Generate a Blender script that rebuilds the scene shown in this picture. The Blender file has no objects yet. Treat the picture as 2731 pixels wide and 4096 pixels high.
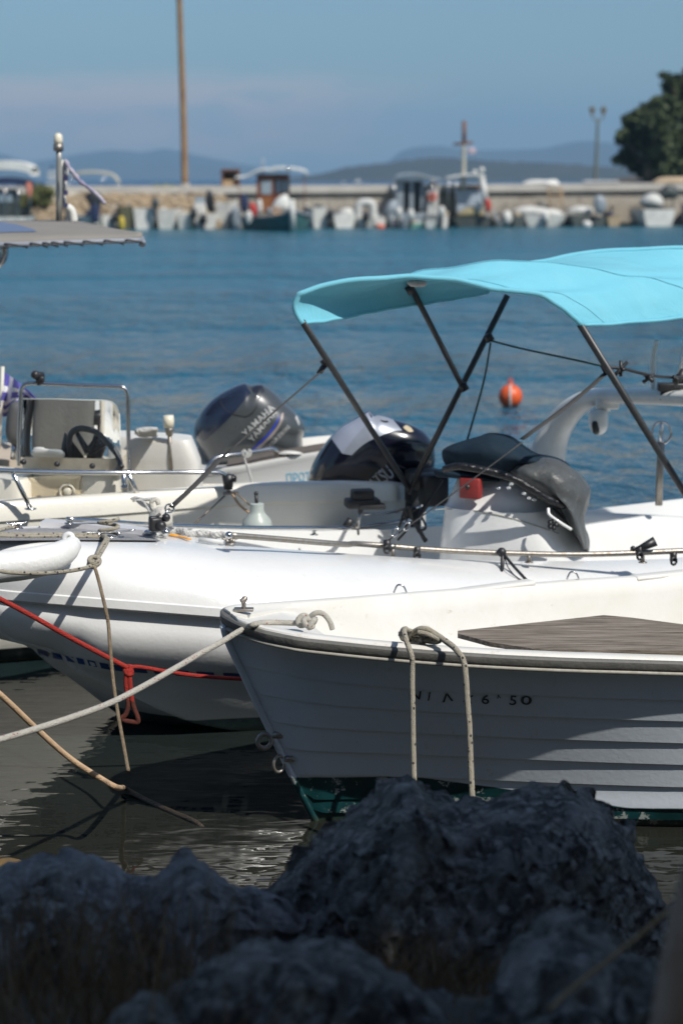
import bpy, bmesh, math, random
import numpy as np
from mathutils import Vector, Matrix, noise as mnoise
from mathutils.bvhtree import BVHTree
random.seed(7); rng = np.random.default_rng(7)
scene = bpy.context.scene
COL = scene.collection
# ------------------------------------------------------------------ camera
FP = 2000.0; CH = 2.77; PITCH = math.atan(333.2/FP)
cam_d = bpy.data.cameras.new('camera'); cam = bpy.data.objects.new('camera', cam_d); COL.objects.link(cam)
cam.location = (0, 0, CH); cam.rotation_euler = (math.pi/2-PITCH, 0, 0)
cam_d.sensor_fit = 'VERTICAL'; cam_d.sensor_height = 36.0; cam_d.lens = 36.0*FP/1024
cam_d.clip_start = 0.05; cam_d.clip_end = 30000
cam_d.dof.use_dof = True; cam_d.dof.focus_distance = 8.5; cam_d.dof.aperture_fstop = 2.4
scene.camera = cam
# ------------------------------------------------------------------ light
SUN = Vector((0.46, -0.46, 0.76)).normalized()
EL = math.asin(SUN.z); AZ = math.atan2(SUN.x, SUN.y)
w = bpy.data.worlds.new("World"); scene.world = w; w.use_nodes = True
nt = w.node_tree; bg = nt.nodes['Background']
sky = nt.nodes.new('ShaderNodeTexSky'); sky.sky_type = 'NISHITA'; sky.sun_disc = False
sky.sun_elevation = EL; sky.sun_rotation = AZ
sky.altitude = 0; sky.air_density = 1.0; sky.dust_density = 0.6; sky.ozone_density = 2.5
bg.inputs['Strength'].default_value = 0.080
# pale pinkish cloud bank in the sky, by direction
tc = nt.nodes.new('ShaderNodeTexCoord'); sep = nt.nodes.new('ShaderNodeSeparateXYZ')
nt.links.new(tc.outputs['Generated'], sep.inputs[0])
mp = nt.nodes.new('ShaderNodeMapping'); mp.inputs['Scale'].default_value = (1, 1, 3.2)
nt.links.new(tc.outputs['Generated'], mp.inputs[0])
nz = nt.nodes.new('ShaderNodeTexNoise'); nz.inputs['Scale'].default_value = 26; nz.inputs['Detail'].default_value = 5
nt.links.new(mp.outputs[0], nz.inputs['Vector'])
def wmath(op, a, b=None, c=None):
    n = nt.nodes.new('ShaderNodeMath'); n.operation = op
    for i, x in enumerate((a, b, c)):
        if x is None: continue
        if isinstance(x, (int, float)): n.inputs[i].default_value = x
        else: nt.links.new(x, n.inputs[i])
    return n.outputs[0]
def wrange(x, a, b, c=0, d=1):
    n = nt.nodes.new('ShaderNodeMapRange'); n.interpolation_type = 'SMOOTHSTEP'
    nt.links.new(x, n.inputs[0])
    for i, q in enumerate((a, b, c, d)): n.inputs[1+i].default_value = q
    return n.outputs[0]
zz = wmath('ADD', sep.outputs['Z'], wmath('MULTIPLY', wmath('SUBTRACT', nz.outputs['Fac'], 0.5), 0.020))
top = wrange(zz, 0.042, 0.056, 1, 0); bot = wrange(zz, 0.002, 0.024, 0, 1)
side = wrange(wmath('ADD', sep.outputs['X'], wmath('MULTIPLY', wmath('SUBTRACT', nz.outputs['Fac'], 0.5), 0.12)), -0.04, 0.07, 1, 0)
front = wrange(sep.outputs['Y'], 0.0, 0.4, 0, 1)
cm = wmath('MULTIPLY', wmath('MULTIPLY', top, bot), wmath('MULTIPLY', side, front))
cm = wmath('MULTIPLY', cm, wrange(nz.outputs['Fac'], 0.30, 0.58, 0.35, 1))
grade = nt.nodes.new('ShaderNodeMix'); grade.data_type = 'RGBA'; grade.blend_type = 'MULTIPLY'
grade.inputs['Factor'].default_value = 1
nt.links.new(sky.outputs[0], grade.inputs[6])
# clear summer air: horizon haze of the model is tinted back to blue
gr = nt.nodes.new('ShaderNodeMix'); gr.data_type = 'RGBA'
nt.links.new(wrange(sep.outputs['Z'], 0.0, 0.5), gr.inputs['Factor'])
gr.inputs[6].default_value = (0.66, 0.82, 0.88, 1); gr.inputs[7].default_value = (1.15, 1.08, 1.04, 1)
nt.links.new(gr.outputs[2], grade.inputs[7])
cl = nt.nodes.new('ShaderNodeMix'); cl.data_type = 'RGBA'
nt.links.new(wmath('MULTIPLY', cm, 0.95), cl.inputs['Factor']); nt.links.new(grade.outputs[2], cl.inputs[6])
pk = nt.nodes.new('ShaderNodeMix'); pk.data_type = 'RGBA'; pk.blend_type = 'MULTIPLY'; pk.inputs['Factor'].default_value = 1; nt.links.new(grade.outputs[2], pk.inputs[6]); pk.inputs[7].default_value = (2.0, 1.22, 1.06, 1); nt.links.new(pk.outputs[2], cl.inputs[7])
nt.links.new(cl.outputs[2], bg.inputs['Color'])
sl = bpy.data.lights.new('sun', 'SUN'); sl.energy = 3.8; sl.angle = math.radians(0.53); sl.color = (1.0, 0.965, 0.90)
so = bpy.data.objects.new('sun', sl); COL.objects.link(so)
so.rotation_euler = SUN.to_track_quat('Z', 'Y').to_euler(); so.location = (10, -6, 20)
scene.view_settings.view_transform = 'Standard'; scene.view_settings.look = 'None'
scene.view_settings.gamma = 1; scene.view_settings.exposure = 0.28
# ------------------------------------------------------------------ projection helpers (used only to read positions; every point gets its own depth)
Fw = np.array([0, math.cos(PITCH), -math.sin(PITCH)]); Up = np.array([0, math.sin(PITCH), math.cos(PITCH)]); C0 = np.array([0, 0, CH])
def ray(u, v): return Fw + (u-341)/FP*np.array([1., 0, 0]) + (512-v)/FP*Up
def atY(p, Y): r = ray(*p); return C0 + r*(Y/r[1])
def atZ(p, z): r = ray(*p); return C0 + r*((z-CH)/r[2])
def Z(x0, y0, x1, w=1568.):
    s = (x1-x0)/w/4.0022
    return lambda x, y: (x0/4.0044+s*x, y0/4.0+s*y)
z1 = Z(0, 500, 1366); z2 = Z(1366, 500, 2731); z3 = Z(1100, 950, 2731); z4 = Z(0, 1400, 1366); z5 = Z(1100, 1500, 2731)
z6 = Z(0, 2100, 1366); z7 = Z(800, 2300, 2731); z8 = Z(1600, 1600, 2400); z9 = Z(0, 3100, 2731)
y1 = Z(750, 1500, 1250); y2 = Z(1200, 1600, 1800); y3 = Z(0, 1450, 560); y4 = Z(2150, 1400, 2731, 1518.); y5 = Z(500, 1850, 1100)
y6 = Z(850, 2350, 1450); y7 = Z(0, 2700, 900); k1 = Z(0, 2000, 700); k2 = Z(1500, 2400, 2200)
def D(x, y): return (x/2.2993, y/2.2970)
za = Z(0, 640, 700); zb = Z(600, 640, 1300); zc = Z(1250, 640, 1950); zd = Z(1900, 640, 2731); ze = Z(2200, 200, 2731)
# ------------------------------------------------------------------ materials
MATS = {}
def mat(name, col, rough=0.5, metal=0.0, var=0.0, var_scale=8.0, var_col=None, bump=0.0, bump_scale=30.0, coat=0.0, trans=0.0,
        alpha=1.0, spec=0.5, stain=None, ior=1.5, fleck=None, sss=0.0):
    if name in MATS: return MATS[name]
    m = bpy.data.materials.new(name); m.use_nodes = True; t = m.node_tree; b = t.nodes['Principled BSDF']
    L = t.links.new
    b.inputs['Roughness'].default_value = rough; b.inputs['Metallic'].default_value = metal
    b.inputs['Coat Weight'].default_value = coat; b.inputs['Coat Roughness'].default_value = 0.08
    b.inputs['Transmission Weight'].default_value = trans; b.inputs['Alpha'].default_value = alpha
    b.inputs['Specular IOR Level'].default_value = spec; b.inputs['IOR'].default_value = ior
    c = (*col, 1); b.inputs['Base Color'].default_value = c
    tcn = t.nodes.new('ShaderNodeTexCoord'); src = None
    if var or stain or fleck:
        n = t.nodes.new('ShaderNodeTexNoise'); n.inputs['Scale'].default_value = var_scale; n.inputs['Detail'].default_value = 6
        n.inputs['Roughness'].default_value = 0.65
        L(tcn.outputs['Object'], n.inputs['Vector'])
        mx = t.nodes.new('ShaderNodeMix'); mx.data_type = 'RGBA'
        mr = t.nodes.new('ShaderNodeMapRange'); mr.inputs[1].default_value = 0.35; mr.inputs[2].default_value = 0.7
        L(n.outputs['Fac'], mr.inputs[0])
        mm = t.nodes.new('ShaderNodeMath'); mm.operation = 'MULTIPLY'; mm.inputs[1].default_value = var; L(mr.outputs[0], mm.inputs[0])
        L(mm.outputs[0], mx.inputs['Factor']); mx.inputs[6].default_value = c
        vc = var_col or tuple(x*0.5 for x in col); mx.inputs[7].default_value = (*vc, 1); src = mx.outputs[2]
        rr = t.nodes.new('ShaderNodeMapRange'); rr.inputs[3].default_value = max(0.03, rough-0.07); rr.inputs[4].default_value = min(1, rough+0.12)
        L(n.outputs['Fac'], rr.inputs[0]); L(rr.outputs[0], b.inputs['Roughness'])
    for sp in (stain or []):           # (colour, scale, lo, hi, strength, (sx,sy,sz))
        mpn = t.nodes.new('ShaderNodeMapping'); mpn.inputs['Scale'].default_value = sp[5] if len(sp) > 5 else (1, 1, 1)
        L(tcn.outputs['Object'], mpn.inputs[0])
        n = t.nodes.new('ShaderNodeTexNoise'); n.inputs['Scale'].default_value = sp[1]; n.inputs['Detail'].default_value = 8; n.inputs['Roughness'].default_value = 0.7
        L(mpn.outputs[0], n.inputs['Vector'])
        mr = t.nodes.new('ShaderNodeMapRange'); mr.inputs[1].default_value = sp[2]; mr.inputs[2].default_value = sp[3]; mr.inputs[4].default_value = sp[4]
        L(n.outputs['Fac'], mr.inputs[0])
        mx = t.nodes.new('ShaderNodeMix'); mx.data_type = 'RGBA'; L(mr.outputs[0], mx.inputs['Factor']); L(src, mx.inputs[6])
        mx.inputs[7].default_value = (*sp[0], 1); src = mx.outputs[2]
    if fleck:                          # (colour, scale, threshold)
        n = t.nodes.new('ShaderNodeTexVoronoi'); n.inputs['Scale'].default_value = fleck[1]
        L(tcn.outputs['Object'], n.inputs['Vector'])
        mr = t.nodes.new('ShaderNodeMapRange'); mr.inputs[1].default_value = fleck[2]; mr.inputs[2].default_value = fleck[2]*0.8
        mr.inputs[3].default_value = 0; mr.inputs[4].default_value = 0.9
        L(n.outputs['Distance'], mr.inputs[0])
        mx = t.nodes.new('ShaderNodeMix'); mx.data_type = 'RGBA'; L(mr.outputs[0], mx.inputs['Factor']); L(src, mx.inputs[6])
        mx.inputs[7].default_value = (*fleck[0], 1); src = mx.outputs[2]
    if src is not None: L(src, b.inputs['Base Color'])
    if bump:
        n = t.nodes.new('ShaderNodeTexNoise'); n.inputs['Scale'].default_value = bump_scale; n.inputs['Detail'].default_value = 7
        L(tcn.outputs['Object'], n.inputs['Vector'])
        bp = t.nodes.new('ShaderNodeBump'); bp.inputs['Strength'].default_value = bump; bp.inputs['Distance'].default_value = 0.02
        L(n.outputs['Fac'], bp.inputs['Height']); L(bp.outputs[0], b.inputs['Normal'])
    MATS[name] = m; return m
WHITE = mat('white_gelcoat', (0.74, 0.74, 0.725), 0.22, var=0.35, var_scale=3, var_col=(0.70, 0.69, 0.65), coat=0.3,
            stain=[((0.50, 0.46, 0.38), 22, 0.66, 0.74, 0.5)])
OLDWHITE = mat('old_white_gelcoat', (0.69, 0.68, 0.645), 0.42, var=0.6, var_scale=4, var_col=(0.60, 0.57, 0.50),
               stain=[((0.42, 0.36, 0.26), 9, 0.62, 0.70, 0.55, (1, 1, 2)), ((0.30, 0.27, 0.22), 60, 0.70, 0.74, 0.6)], bump=0.05, bump_scale=40)
CREAM = mat('cream_gelcoat', (0.78, 0.74, 0.64), 0.3, var=0.4, var_scale=3, var_col=(0.70, 0.65, 0.54), coat=0.2,
            stain=[((0.45, 0.36, 0.25), 14, 0.64, 0.74, 0.4)])
TAN = mat('tan_panel', (0.55, 0.47, 0.33), 0.45, var=0.4, var_scale=5)
RUBBER = mat('grey_rubber', (0.10, 0.098, 0.09), 0.6, var=0.6, var_scale=14, var_col=(0.16, 0.155, 0.14), bump=0.15, bump_scale=60,
             stain=[((0.30, 0.29, 0.26), 40, 0.62, 0.72, 0.5, (1, 1, 3))])
BEAD = mat('pale_bead', (0.40, 0.38, 0.33), 0.6, var=0.7, var_scale=40, var_col=(0.24, 0.22, 0.18))
STEEL = mat('stainless_steel', (0.62, 0.62, 0.62), 0.18, metal=1.0, var=0.3, var_scale=40)
DULLSTEEL = mat('weathered_steel', (0.34, 0.33, 0.31), 0.42, metal=0.8, var=0.7, var_scale=60, var_col=(0.22, 0.16, 0.10), bump=0.1, bump_scale=120)
BLACK = mat('black_plastic', (0.018, 0.018, 0.02), 0.4, var=0.3, var_scale=20, var_col=(0.05, 0.05, 0.05))
POLE = mat('black_pole_metal', (0.022, 0.023, 0.025), 0.38, var=0.6, var_scale=50, var_col=(0.06, 0.06, 0.06))
WEB = mat('grey_webbing', (0.06, 0.058, 0.056), 0.8, var=0.4, var_scale=60, bump=0.3, bump_scale=300)
ROPEW = mat('white_rope_red_fleck', (0.62, 0.59, 0.52), 0.8, var=0.5, var_scale=60, var_col=(0.40, 0.36, 0.29), bump=0.8, bump_scale=260, fleck=((0.35, 0.05, 0.04), 55, 0.20))
ROPEB = mat('beige_rope_dark_fleck', (0.50, 0.46, 0.37), 0.85, var=0.6, var_scale=50, var_col=(0.30, 0.25, 0.17), bump=0.8, bump_scale=260, fleck=((0.02, 0.02, 0.03), 42, 0.27))
ROPEO = mat('old_brown_rope', (0.33, 0.26, 0.17), 0.9, var=0.7, var_scale=25, var_col=(0.14, 0.09, 0.05), bump=0.9, bump_scale=220)
ROPET = mat('tan_rope', (0.52, 0.36, 0.22), 0.75, var=0.6, var_scale=20, var_col=(0.30, 0.19, 0.11), bump=0.4, bump_scale=160)
ROPER = mat('red_rope', (0.52, 0.035, 0.02), 0.7, var=0.5, var_scale=40, var_col=(0.28, 0.025, 0.02), bump=0.9, bump_scale=240)
ROPEBR = mat('algae_red_rope', (0.17, 0.035, 0.02), 0.8, var=0.7, var_scale=40, var_col=(0.06, 0.03, 0.02), bump=0.9, bump_scale=240)
ROPEWH = mat('white_braid', (0.72, 0.71, 0.68), 0.8, var=0.4, var_scale=50, bump=0.8, bump_scale=200)
VINYL = mat('grey_vinyl', (0.15, 0.147, 0.14), 0.55, var=0.4, var_scale=12, bump=0.15, bump_scale=90)
CLOTH = mat('dark_cover_cloth', (0.008, 0.020, 0.034), 0.8, spec=0.2, var=0.4, var_scale=10, var_col=(0.02, 0.035, 0.05), bump=0.8, bump_scale=9)
GCLOTH = mat('grey_cover_cloth', (0.085, 0.09, 0.09), 0.42, var=0.6, var_scale=14, var_col=(0.05, 0.052, 0.055), bump=1.0, bump_scale=10,
             stain=[((0.30, 0.31, 0.32), 34, 0.60, 0.68, 0.5)])
ORANGE = mat('orange_plastic', (0.72, 0.11, 0.02), 0.4, var=0.6, var_scale=14, var_col=(0.50, 0.06, 0.02))
# ------------------------------------------------------------------ geometry helpers
class G:
    def __init__(s): s.v = []; s.f = []; s.mi = []
    def add(s, v, f, mi=0):
        o = len(s.v); s.v += [tuple(map(float, p)) for p in v]; s.f += [tuple(i+o for i in q) for q in f]; s.mi += [mi]*len(f); return s
ROOTLOC = {}
def link(name, me, parent=None, origin=None):
    o = bpy.data.objects.new(name, me); COL.objects.link(o)
    if parent is not None: o.parent = parent
    return o
def obj(name, g, m, parent=None, smooth=True, auto=None, merge=False):
    """g -> ONE mesh object; origin at the thing's base"""
    V = np.array(g.v)
    if parent is None:
        base = np.array([(V[:, 0].min()+V[:, 0].max())/2, (V[:, 1].min()+V[:, 1].max())/2, V[:, 2].min()])
    else: base = ROOTLOC[parent.name]
    me = bpy.data.meshes.new(name); me.from_pydata((V-base).tolist(), [], g.f)
    mats = m if isinstance(m, (list, tuple)) else [m]
    for x in mats: me.materials.append(x)
    me.polygons.foreach_set('use_smooth', [smooth]*len(g.f)); me.polygons.foreach_set('material_index', g.mi)
    if merge:
        bm = bmesh.new(); bm.from_mesh(me); bmesh.ops.remove_doubles(bm, verts=bm.verts, dist=1e-5)
        bmesh.ops.dissolve_degenerate(bm, dist=1e-6, edges=bm.edges)
        bmesh.ops.recalc_face_normals(bm, faces=bm.faces); bm.to_mesh(me); bm.free()
    if auto:
        bm = bmesh.new(); bm.from_mesh(me)
        for e in bm.edges:
            if len(e.link_faces) == 2 and e.calc_face_angle(0) > math.radians(auto): e.smooth = False
        bm.to_mesh(me); bm.free()
    me.update(); o = link(name, me, parent)
    if parent is None: o.location = base
    ROOTLOC[o.name] = base
    return o
def tag(o, label=None, cat=None, group=None, kind=None):
    if label: o['label'] = label
    if cat: o['category'] = cat
    if group: o['group'] = group
    if kind: o['kind'] = kind
    return o
def thing(name, loc, label, cat, group=None):
    o = bpy.data.objects.new(name, None); COL.objects.link(o); o.location = tuple(map(float, loc)); o.empty_display_size = 0.2
    ROOTLOC[o.name] = np.array(loc, float); return tag(o, label, cat, group)
def spl(P, n=8, closed=False):
    P = [np.array(p, float) for p in P]; N = len(P); out = []
    R = range(N if closed else N-1)
    for i in R:
        a = P[(i-1) % N] if closed or i > 0 else 2*P[0]-P[1]; b = P[i]; c = P[(i+1) % N]
        d = P[(i+2) % N] if closed or i+2 < N else 2*P[-1]-P[-2]
        for k in range(n):
            t = k/n
            out.append(0.5*((2*b)+(c-a)*t+(2*a-5*b+4*c-d)*t*t+(3*b-a-3*c+d)*t**3))
    if not closed: out.append(P[-1])
    return out
def frames(P):
    P = [np.array(p, float) for p in P]; T = []
    for i in range(len(P)):
        t = P[min(i+1, len(P)-1)]-P[max(i-1, 0)]; T.append(t/(np.linalg.norm(t)+1e-12))
    up = np.array([0, 0, 1.]) if abs(T[0][2]) < 0.9 else np.array([1., 0, 0])
    n = np.cross(up, T[0]); n /= np.linalg.norm(n); out = []
    for t in T:
        n = n-t*n.dot(t); n /= np.linalg.norm(n)+1e-12; out.append((t, n, np.cross(t, n)))
    return P, out
def tube(g, P, r, k=10, cap=True, mi=0, flat=1.0):
    P, Fr = frames(P); n = len(P); rs = r if isinstance(r, (list, tuple, np.ndarray)) else [r]*n; V = []; Fc = []
    for i in range(n):
        t, a, b = Fr[i]
        for j in range(k):
            th = 2*math.pi*j/k; V.append(P[i]+rs[i]*(math.cos(th)*a+flat*math.sin(th)*b))
    for i in range(n-1):
        for j in range(k): Fc.append((i*k+j, i*k+(j+1) % k, (i+1)*k+(j+1) % k, (i+1)*k+j))
    if cap: Fc += [tuple(range(k))[::-1], tuple((n-1)*k+j for j in range(k))]
    return g.add(V, Fc, mi)
def loft(g, rows, closed=False, cap0=False, cap1=False, mi=0):
    n = len(rows); k = len(rows[0]); V = [p for r in rows for p in r]; Fc = []
    kk = k if closed else k-1
    for i in range(n-1):
        for j in range(kk): Fc.append((i*k+j, i*k+(j+1) % k, (i+1)*k+(j+1) % k, (i+1)*k+j))
    if cap0: Fc.append(tuple(range(k))[::-1])
    if cap1: Fc.append(tuple((n-1)*k+j for j in range(k)))
    return g.add(V, Fc, mi)
def box(g, c, s, ax=None, bev=0.0, mi=0, tap=1.0):
    """box centre c, full size s, optional 3 axes, optional bevel"""
    bm = bmesh.new(); bmesh.ops.create_cube(bm, size=1)
    for v in bm.verts:
        k = tap if v.co.z > 0 else 1
        v.co = Vector((v.co.x*s[0]*k, v.co.y*s[1]*k, v.co.z*s[2]))
    if bev: bmesh.ops.bevel(bm, geom=bm.edges[:], offset=bev, segments=2, profile=0.5, affect='EDGES')
    A = np.array(ax) if ax is not None else np.eye(3)
    V = [np.array(c)+A.T@np.array(v.co) for v in bm.verts]
    bm.verts.index_update(); Fc = [tuple(v.index for v in f.verts) for f in bm.faces]; bm.free()
    return g.add(V, Fc, mi)
def yaw(a): c, s = math.cos(a), math.sin(a); return [(c, s, 0), (-s, c, 0), (0, 0, 1)]
def ball(g, c, r, sx=1, sy=1, sz=1, ku=16, kv=10, mi=0):
    rows = []
    for i in range(kv+1):
        ph = math.pi*i/kv
        rows.append([np.array(c)+r*np.array([sx*math.sin(ph)*math.cos(2*math.pi*j/ku), sy*math.sin(ph)*math.sin(2*math.pi*j/ku), sz*math.cos(ph)]) for j in range(ku)])
    return loft(g, rows, closed=True, mi=mi)
def ring(g, c, R, r, n1, n2, k=20, mi=0, arc=(0, 2*math.pi)):
    n1 = np.array(n1, float); n2 = np.array(n2, float); full = arc[1]-arc[0] > 6.2
    P = [np.array(c)+R*(math.cos(a)*n1+math.sin(a)*n2) for a in np.linspace(arc[0], arc[1], k+1)]
    return tube(g, P, r, 8, cap=not full, mi=mi)
def polyY(pts, Y): return [atY(p, Y) for p in pts]
def path(pts, Ys, n=8):
    if isinstance(Ys, (int, float)): Ys = [Ys]*len(pts)
    return spl([atY(p, y) for p, y in zip(pts, Ys)], n)
def cvar(x, xs, ys): return float(np.interp(x, xs, ys))
class Infl:
    """solid with a given silhouette, rounded to real thickness front and back"""
    def __init__(s, poly, Y, df, db, p=2.2, c=None, n=3):
        s.P = np.array(spl([np.array(q, float) for q in poly], n, True)); s.c = np.array(c if c is not None else s.P.mean(0)); s.Y = Y; s.df = df; s.db = db; s.p = p
        r = s.P-s.c; s.a = np.arctan2(r[:, 1], r[:, 0]); s.r = np.hypot(r[:, 0], r[:, 1]); o = np.argsort(s.a)
        s.as_ = np.concatenate([s.a[o]-2*math.pi, s.a[o], s.a[o]+2*math.pi]); s.rs = np.tile(s.r[o], 3)
    def depth(s, uv):
        d = np.array(uv)-s.c; R = np.interp(math.atan2(d[1], d[0]), s.as_, s.rs); q = min(1, np.hypot(*d)/R)
        return s.Y-s.df*(1-q**s.p)**(1/s.p)
    def S(s, uv, off=0.004): return atY(uv, s.depth(uv)-off)
    def geo(s, g=None, nr=10, mi=0):
        g = g or G(); rows = []
        for i in range(2*nr+1):
            ph = math.pi/2*(1-i/nr); q = math.cos(ph)**(2/s.p) if i not in (0, 2*nr) else 1e-3; d = abs(math.sin(ph))**(2/s.p)*(s.df if ph > 0 else -s.db)
            rows.append([atY(s.c+(P-s.c)*q, s.Y-d) for P in s.P])
        return loft(g, rows, closed=True, cap0=True, cap1=True, mi=mi)
    def patch(s, g, quad, nu=14, nv=10, off=0.004, mi=0):
        """quad: two boundary polylines (top, bottom) in px"""
        A = spl(quad[0], 6); B = spl(quad[1], 6); ia = np.linspace(0, len(A)-1, nu+1); ib = np.linspace(0, len(B)-1, nu+1)
        f = lambda L, t: L[int(t)]*(1-(t % 1))+L[min(int(t)+1, len(L)-1)]*(t % 1)
        rows = [[s.S(f(A, ia[i])*(1-j/nv)+f(B, ib[i])*(j/nv), off) for i in range(nu+1)] for j in range(nv+1)]
        return loft(g, rows, mi=mi)
def bvh(g): return BVHTree.FromPolygons([Vector(v) for v in g.v], g.f)
def cast(tree, uv, off=0.003, Yd=None):
    r = Vector(ray(*uv)).normalized(); h = tree.ray_cast(Vector(C0), r)
    if h[0] is None: return atY(uv, Yd) if Yd else None
    nrm = h[1] if h[1].dot(r) < 0 else -h[1]
    return np.array(h[0]+nrm*off)
def text_geo(s, font_space=1.0, shear=0.0):
    cu = bpy.data.curves.new('t', 'FONT'); cu.body = s; cu.size = 1; cu.space_character = font_space; cu.shear = shear; cu.offset = 0.012
    cu.resolution_u = 3
    o = bpy.data.objects.new('t', cu); COL.objects.link(o); dg = bpy.context.evaluated_depsgraph_get(); dg.update()
    me = o.evaluated_get(dg).to_mesh(); V = [tuple(v.co) for v in me.vertices]; F = [tuple(p.vertices) for p in me.polygons]
    o.evaluated_get(dg).to_mesh_clear(); bpy.data.objects.remove(o); bpy.data.curves.remove(cu)
    return V, F
def text_on(g, s, p0, p1, hpx, fn, space=1.0, shear=0.0, mi=0):
    """lay text s from px p0 to px p1 (baseline), height hpx, mapped by fn(uv)->world"""
    V, F = text_geo(s, space, shear); xs = [v[0] for v in V]; x0, x1 = min(xs), max(xs)
    p0 = np.array(p0, float); p1 = np.array(p1, float); dx = p1-p0; L = np.hypot(*dx); ux = dx/L; uy = np.array([ux[1], -ux[0]])
    return g.add([fn(p0+ux*(v[0]-x0)/(x1-x0)*L+uy*v[1]/0.7*hpx) for v in V], F, mi)
# ------------------------------------------------------------------ water
def water_material():
    m = bpy.data.materials.new('sea_water'); m.use_nodes = True; t = m.node_tree; b = t.nodes['Principled BSDF']; L = t.links.new
    tcn = t.nodes.new('ShaderNodeTexCoord'); sp = t.nodes.new('ShaderNodeSeparateXYZ'); L(tcn.outputs['Object'], sp.inputs[0])
    def rng_(x, a, b_, c, d):
        n = t.nodes.new('ShaderNodeMapRange'); n.interpolation_type = 'SMOOTHSTEP'; L(x, n.inputs[0])
        for i, q in enumerate((a, b_, c, d)): n.inputs[1+i].default_value = q
        return n.outputs[0]
    def ns(scale, vec, det=3, rough=0.5, dist=0.0):
        mpn = t.nodes.new('ShaderNodeMapping'); mpn.inputs['Scale'].default_value = vec; L(tcn.outputs['Object'], mpn.inputs[0])
        n = t.nodes.new('ShaderNodeTexNoise'); n.inputs['Scale'].default_value = scale; n.inputs['Detail'].default_value = det
        n.inputs['Roughness'].default_value = rough; n.inputs['Distortion'].default_value = dist; L(mpn.outputs[0], n.inputs['Vector']); return n.outputs['Fac']
    def ma(op, a, c):
        n = t.nodes.new('ShaderNodeMath'); n.operation = op
        for i, x in enumerate((a, c)):
            if isinstance(x, (int, float)): n.inputs[i].default_value = x
            else: L(x, n.inputs[i])
        return n.outputs[0]
    Y = sp.outputs['Y']
    # shallow brown-green by the shore, teal harbour, deep blue outside the mole
    cr = t.nodes.new('ShaderNodeValToRGB'); e = cr.color_ramp.elements
    L(rng_(Y, 0, 160, 0, 1), cr.inputs[0]); cr.color_ramp.interpolation = 'EASE'
    n0 = t.nodes.new('ShaderNodeMapRange'); L(Y, n0.inputs[0]); n0.inputs[2].default_value = 160; L(n0.outputs[0], cr.inputs[0])
    e[0].position = 0.0; e[0].color = (0.040, 0.034, 0.018, 1); e[1].position = 1.0; e[1].color = (0.004, 0.040, 0.105, 1)
    for p, c in ((0.045, (0.017, 0.017, 0.0125, 1)), (0.075, (0.010, 0.020, 0.022, 1)), (0.14, (0.016, 0.092, 0.145, 1)), (0.5, (0.018, 0.118, 0.180, 1)), (0.76, (0.011, 0.110, 0.155, 1)), (0.82, (0.003, 0.034, 0.095, 1))):
        q = cr.color_ramp.elements.new(p); q.color = c
    L(cr.outputs[0], b.inputs['Base Color'])
    b.inputs['IOR'].default_value = 1.33; b.inputs['Specular IOR Level'].default_value = 0.5
    L(rng_(Y, 12, 60, 0.03, 0.26), b.inputs['Roughness'])
    near = rng_(Y, 9, 40, 1, 0)
    fine = ns(7.0, (0.5, 1.3, 1), 2, 0.5, 0.3); mid = ns(1.5, (2.1, 0.9, 1), 3, 0.55, 0.2); farf = ns(6.0, (1.3, .7, 1), 3, .6); big = ns(0.7, (1.8, 0.8, 1), 3, .5)
    patch = ns(0.10, (0.6, 1.6, 1), 2); pz = rng_(patch, 0.38, 0.62, 0.55, 1.25)
    h = ma('ADD', ma('ADD', ma('MULTIPLY', farf, rng_(Y, 10, 30, 0.0, 0.075)), ma('MULTIPLY', fine, rng_(Y, 9.0, 16, 0.006, 0.0))), ma('ADD', ma('MULTIPLY', mid, rng_(Y, 9, 35, 0.014, 0.42)), ma('MULTIPLY', big, rng_(Y, 9, 50, 0.02, 0.85))))
    h = ma('MULTIPLY', h, pz)
    bp = t.nodes.new('ShaderNodeBump'); bp.inputs['Strength'].default_value = 1.0; bp.inputs['Distance'].default_value = 1.0
    L(h, bp.inputs['Height']); L(bp.outputs[0], b.inputs['Normal'])
    return m
g = G(); g.add([(-9000, -60, 0), (9000, -60, 0), (9000, 26000, 0), (-9000, 26000, 0)], [(0, 1, 2, 3)])
sea = obj('water', g, water_material(), smooth=False); tag(sea, kind='structure')
# bring object coordinates back to world coordinates
me = sea.data; off = sea.location.copy()
for v in me.vertices: v.co += off
sea.location = (0, 0, 0)
# ------------------------------------------------------------------ hills across the strait
def ridge(name, sil, Y, depth, m, base_v=178.6, rough=0.02, seed=1, n=10):
    S = spl([np.array(p, float) for p in sil], n); g = G(); rows = []; rs = np.random.default_rng(seed)
    for k, (dy, q) in enumerate(((-0.5, 0), (-0.36, .30), (-0.22, .62), (-0.1, .86), (0, 1), (0.2, .7), (0.5, 0))):
        row = []
        for p in S:
            P = atY(p, Y); z = max(P[2], 0.4)*q
            if 0 < q < 1: z *= 1+0.22*(mnoise.noise(Vector((P[0]*6/depth, k*1.7, seed))))
            z *= 1+rough*rs.standard_normal()*(q > 0)
            row.append((P[0]*(1+dy*depth/Y), Y+dy*depth, z-(1.0 if q == 0 else 0)))
        rows.append(row)
    loft(g, rows); o = obj(name, g, m); return tag(o, kind='structure')
MOUNT = mat('far_hillside', (0.06, 0.07, 0.05), 0.95, var=0.5, var_scale=0.004)
WOOD = mat('wooded_hillside', (0.02, 0.03, 0.02), 0.95, var=0.6, var_scale=0.03, var_col=(0.08, 0.07, 0.045))
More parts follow.
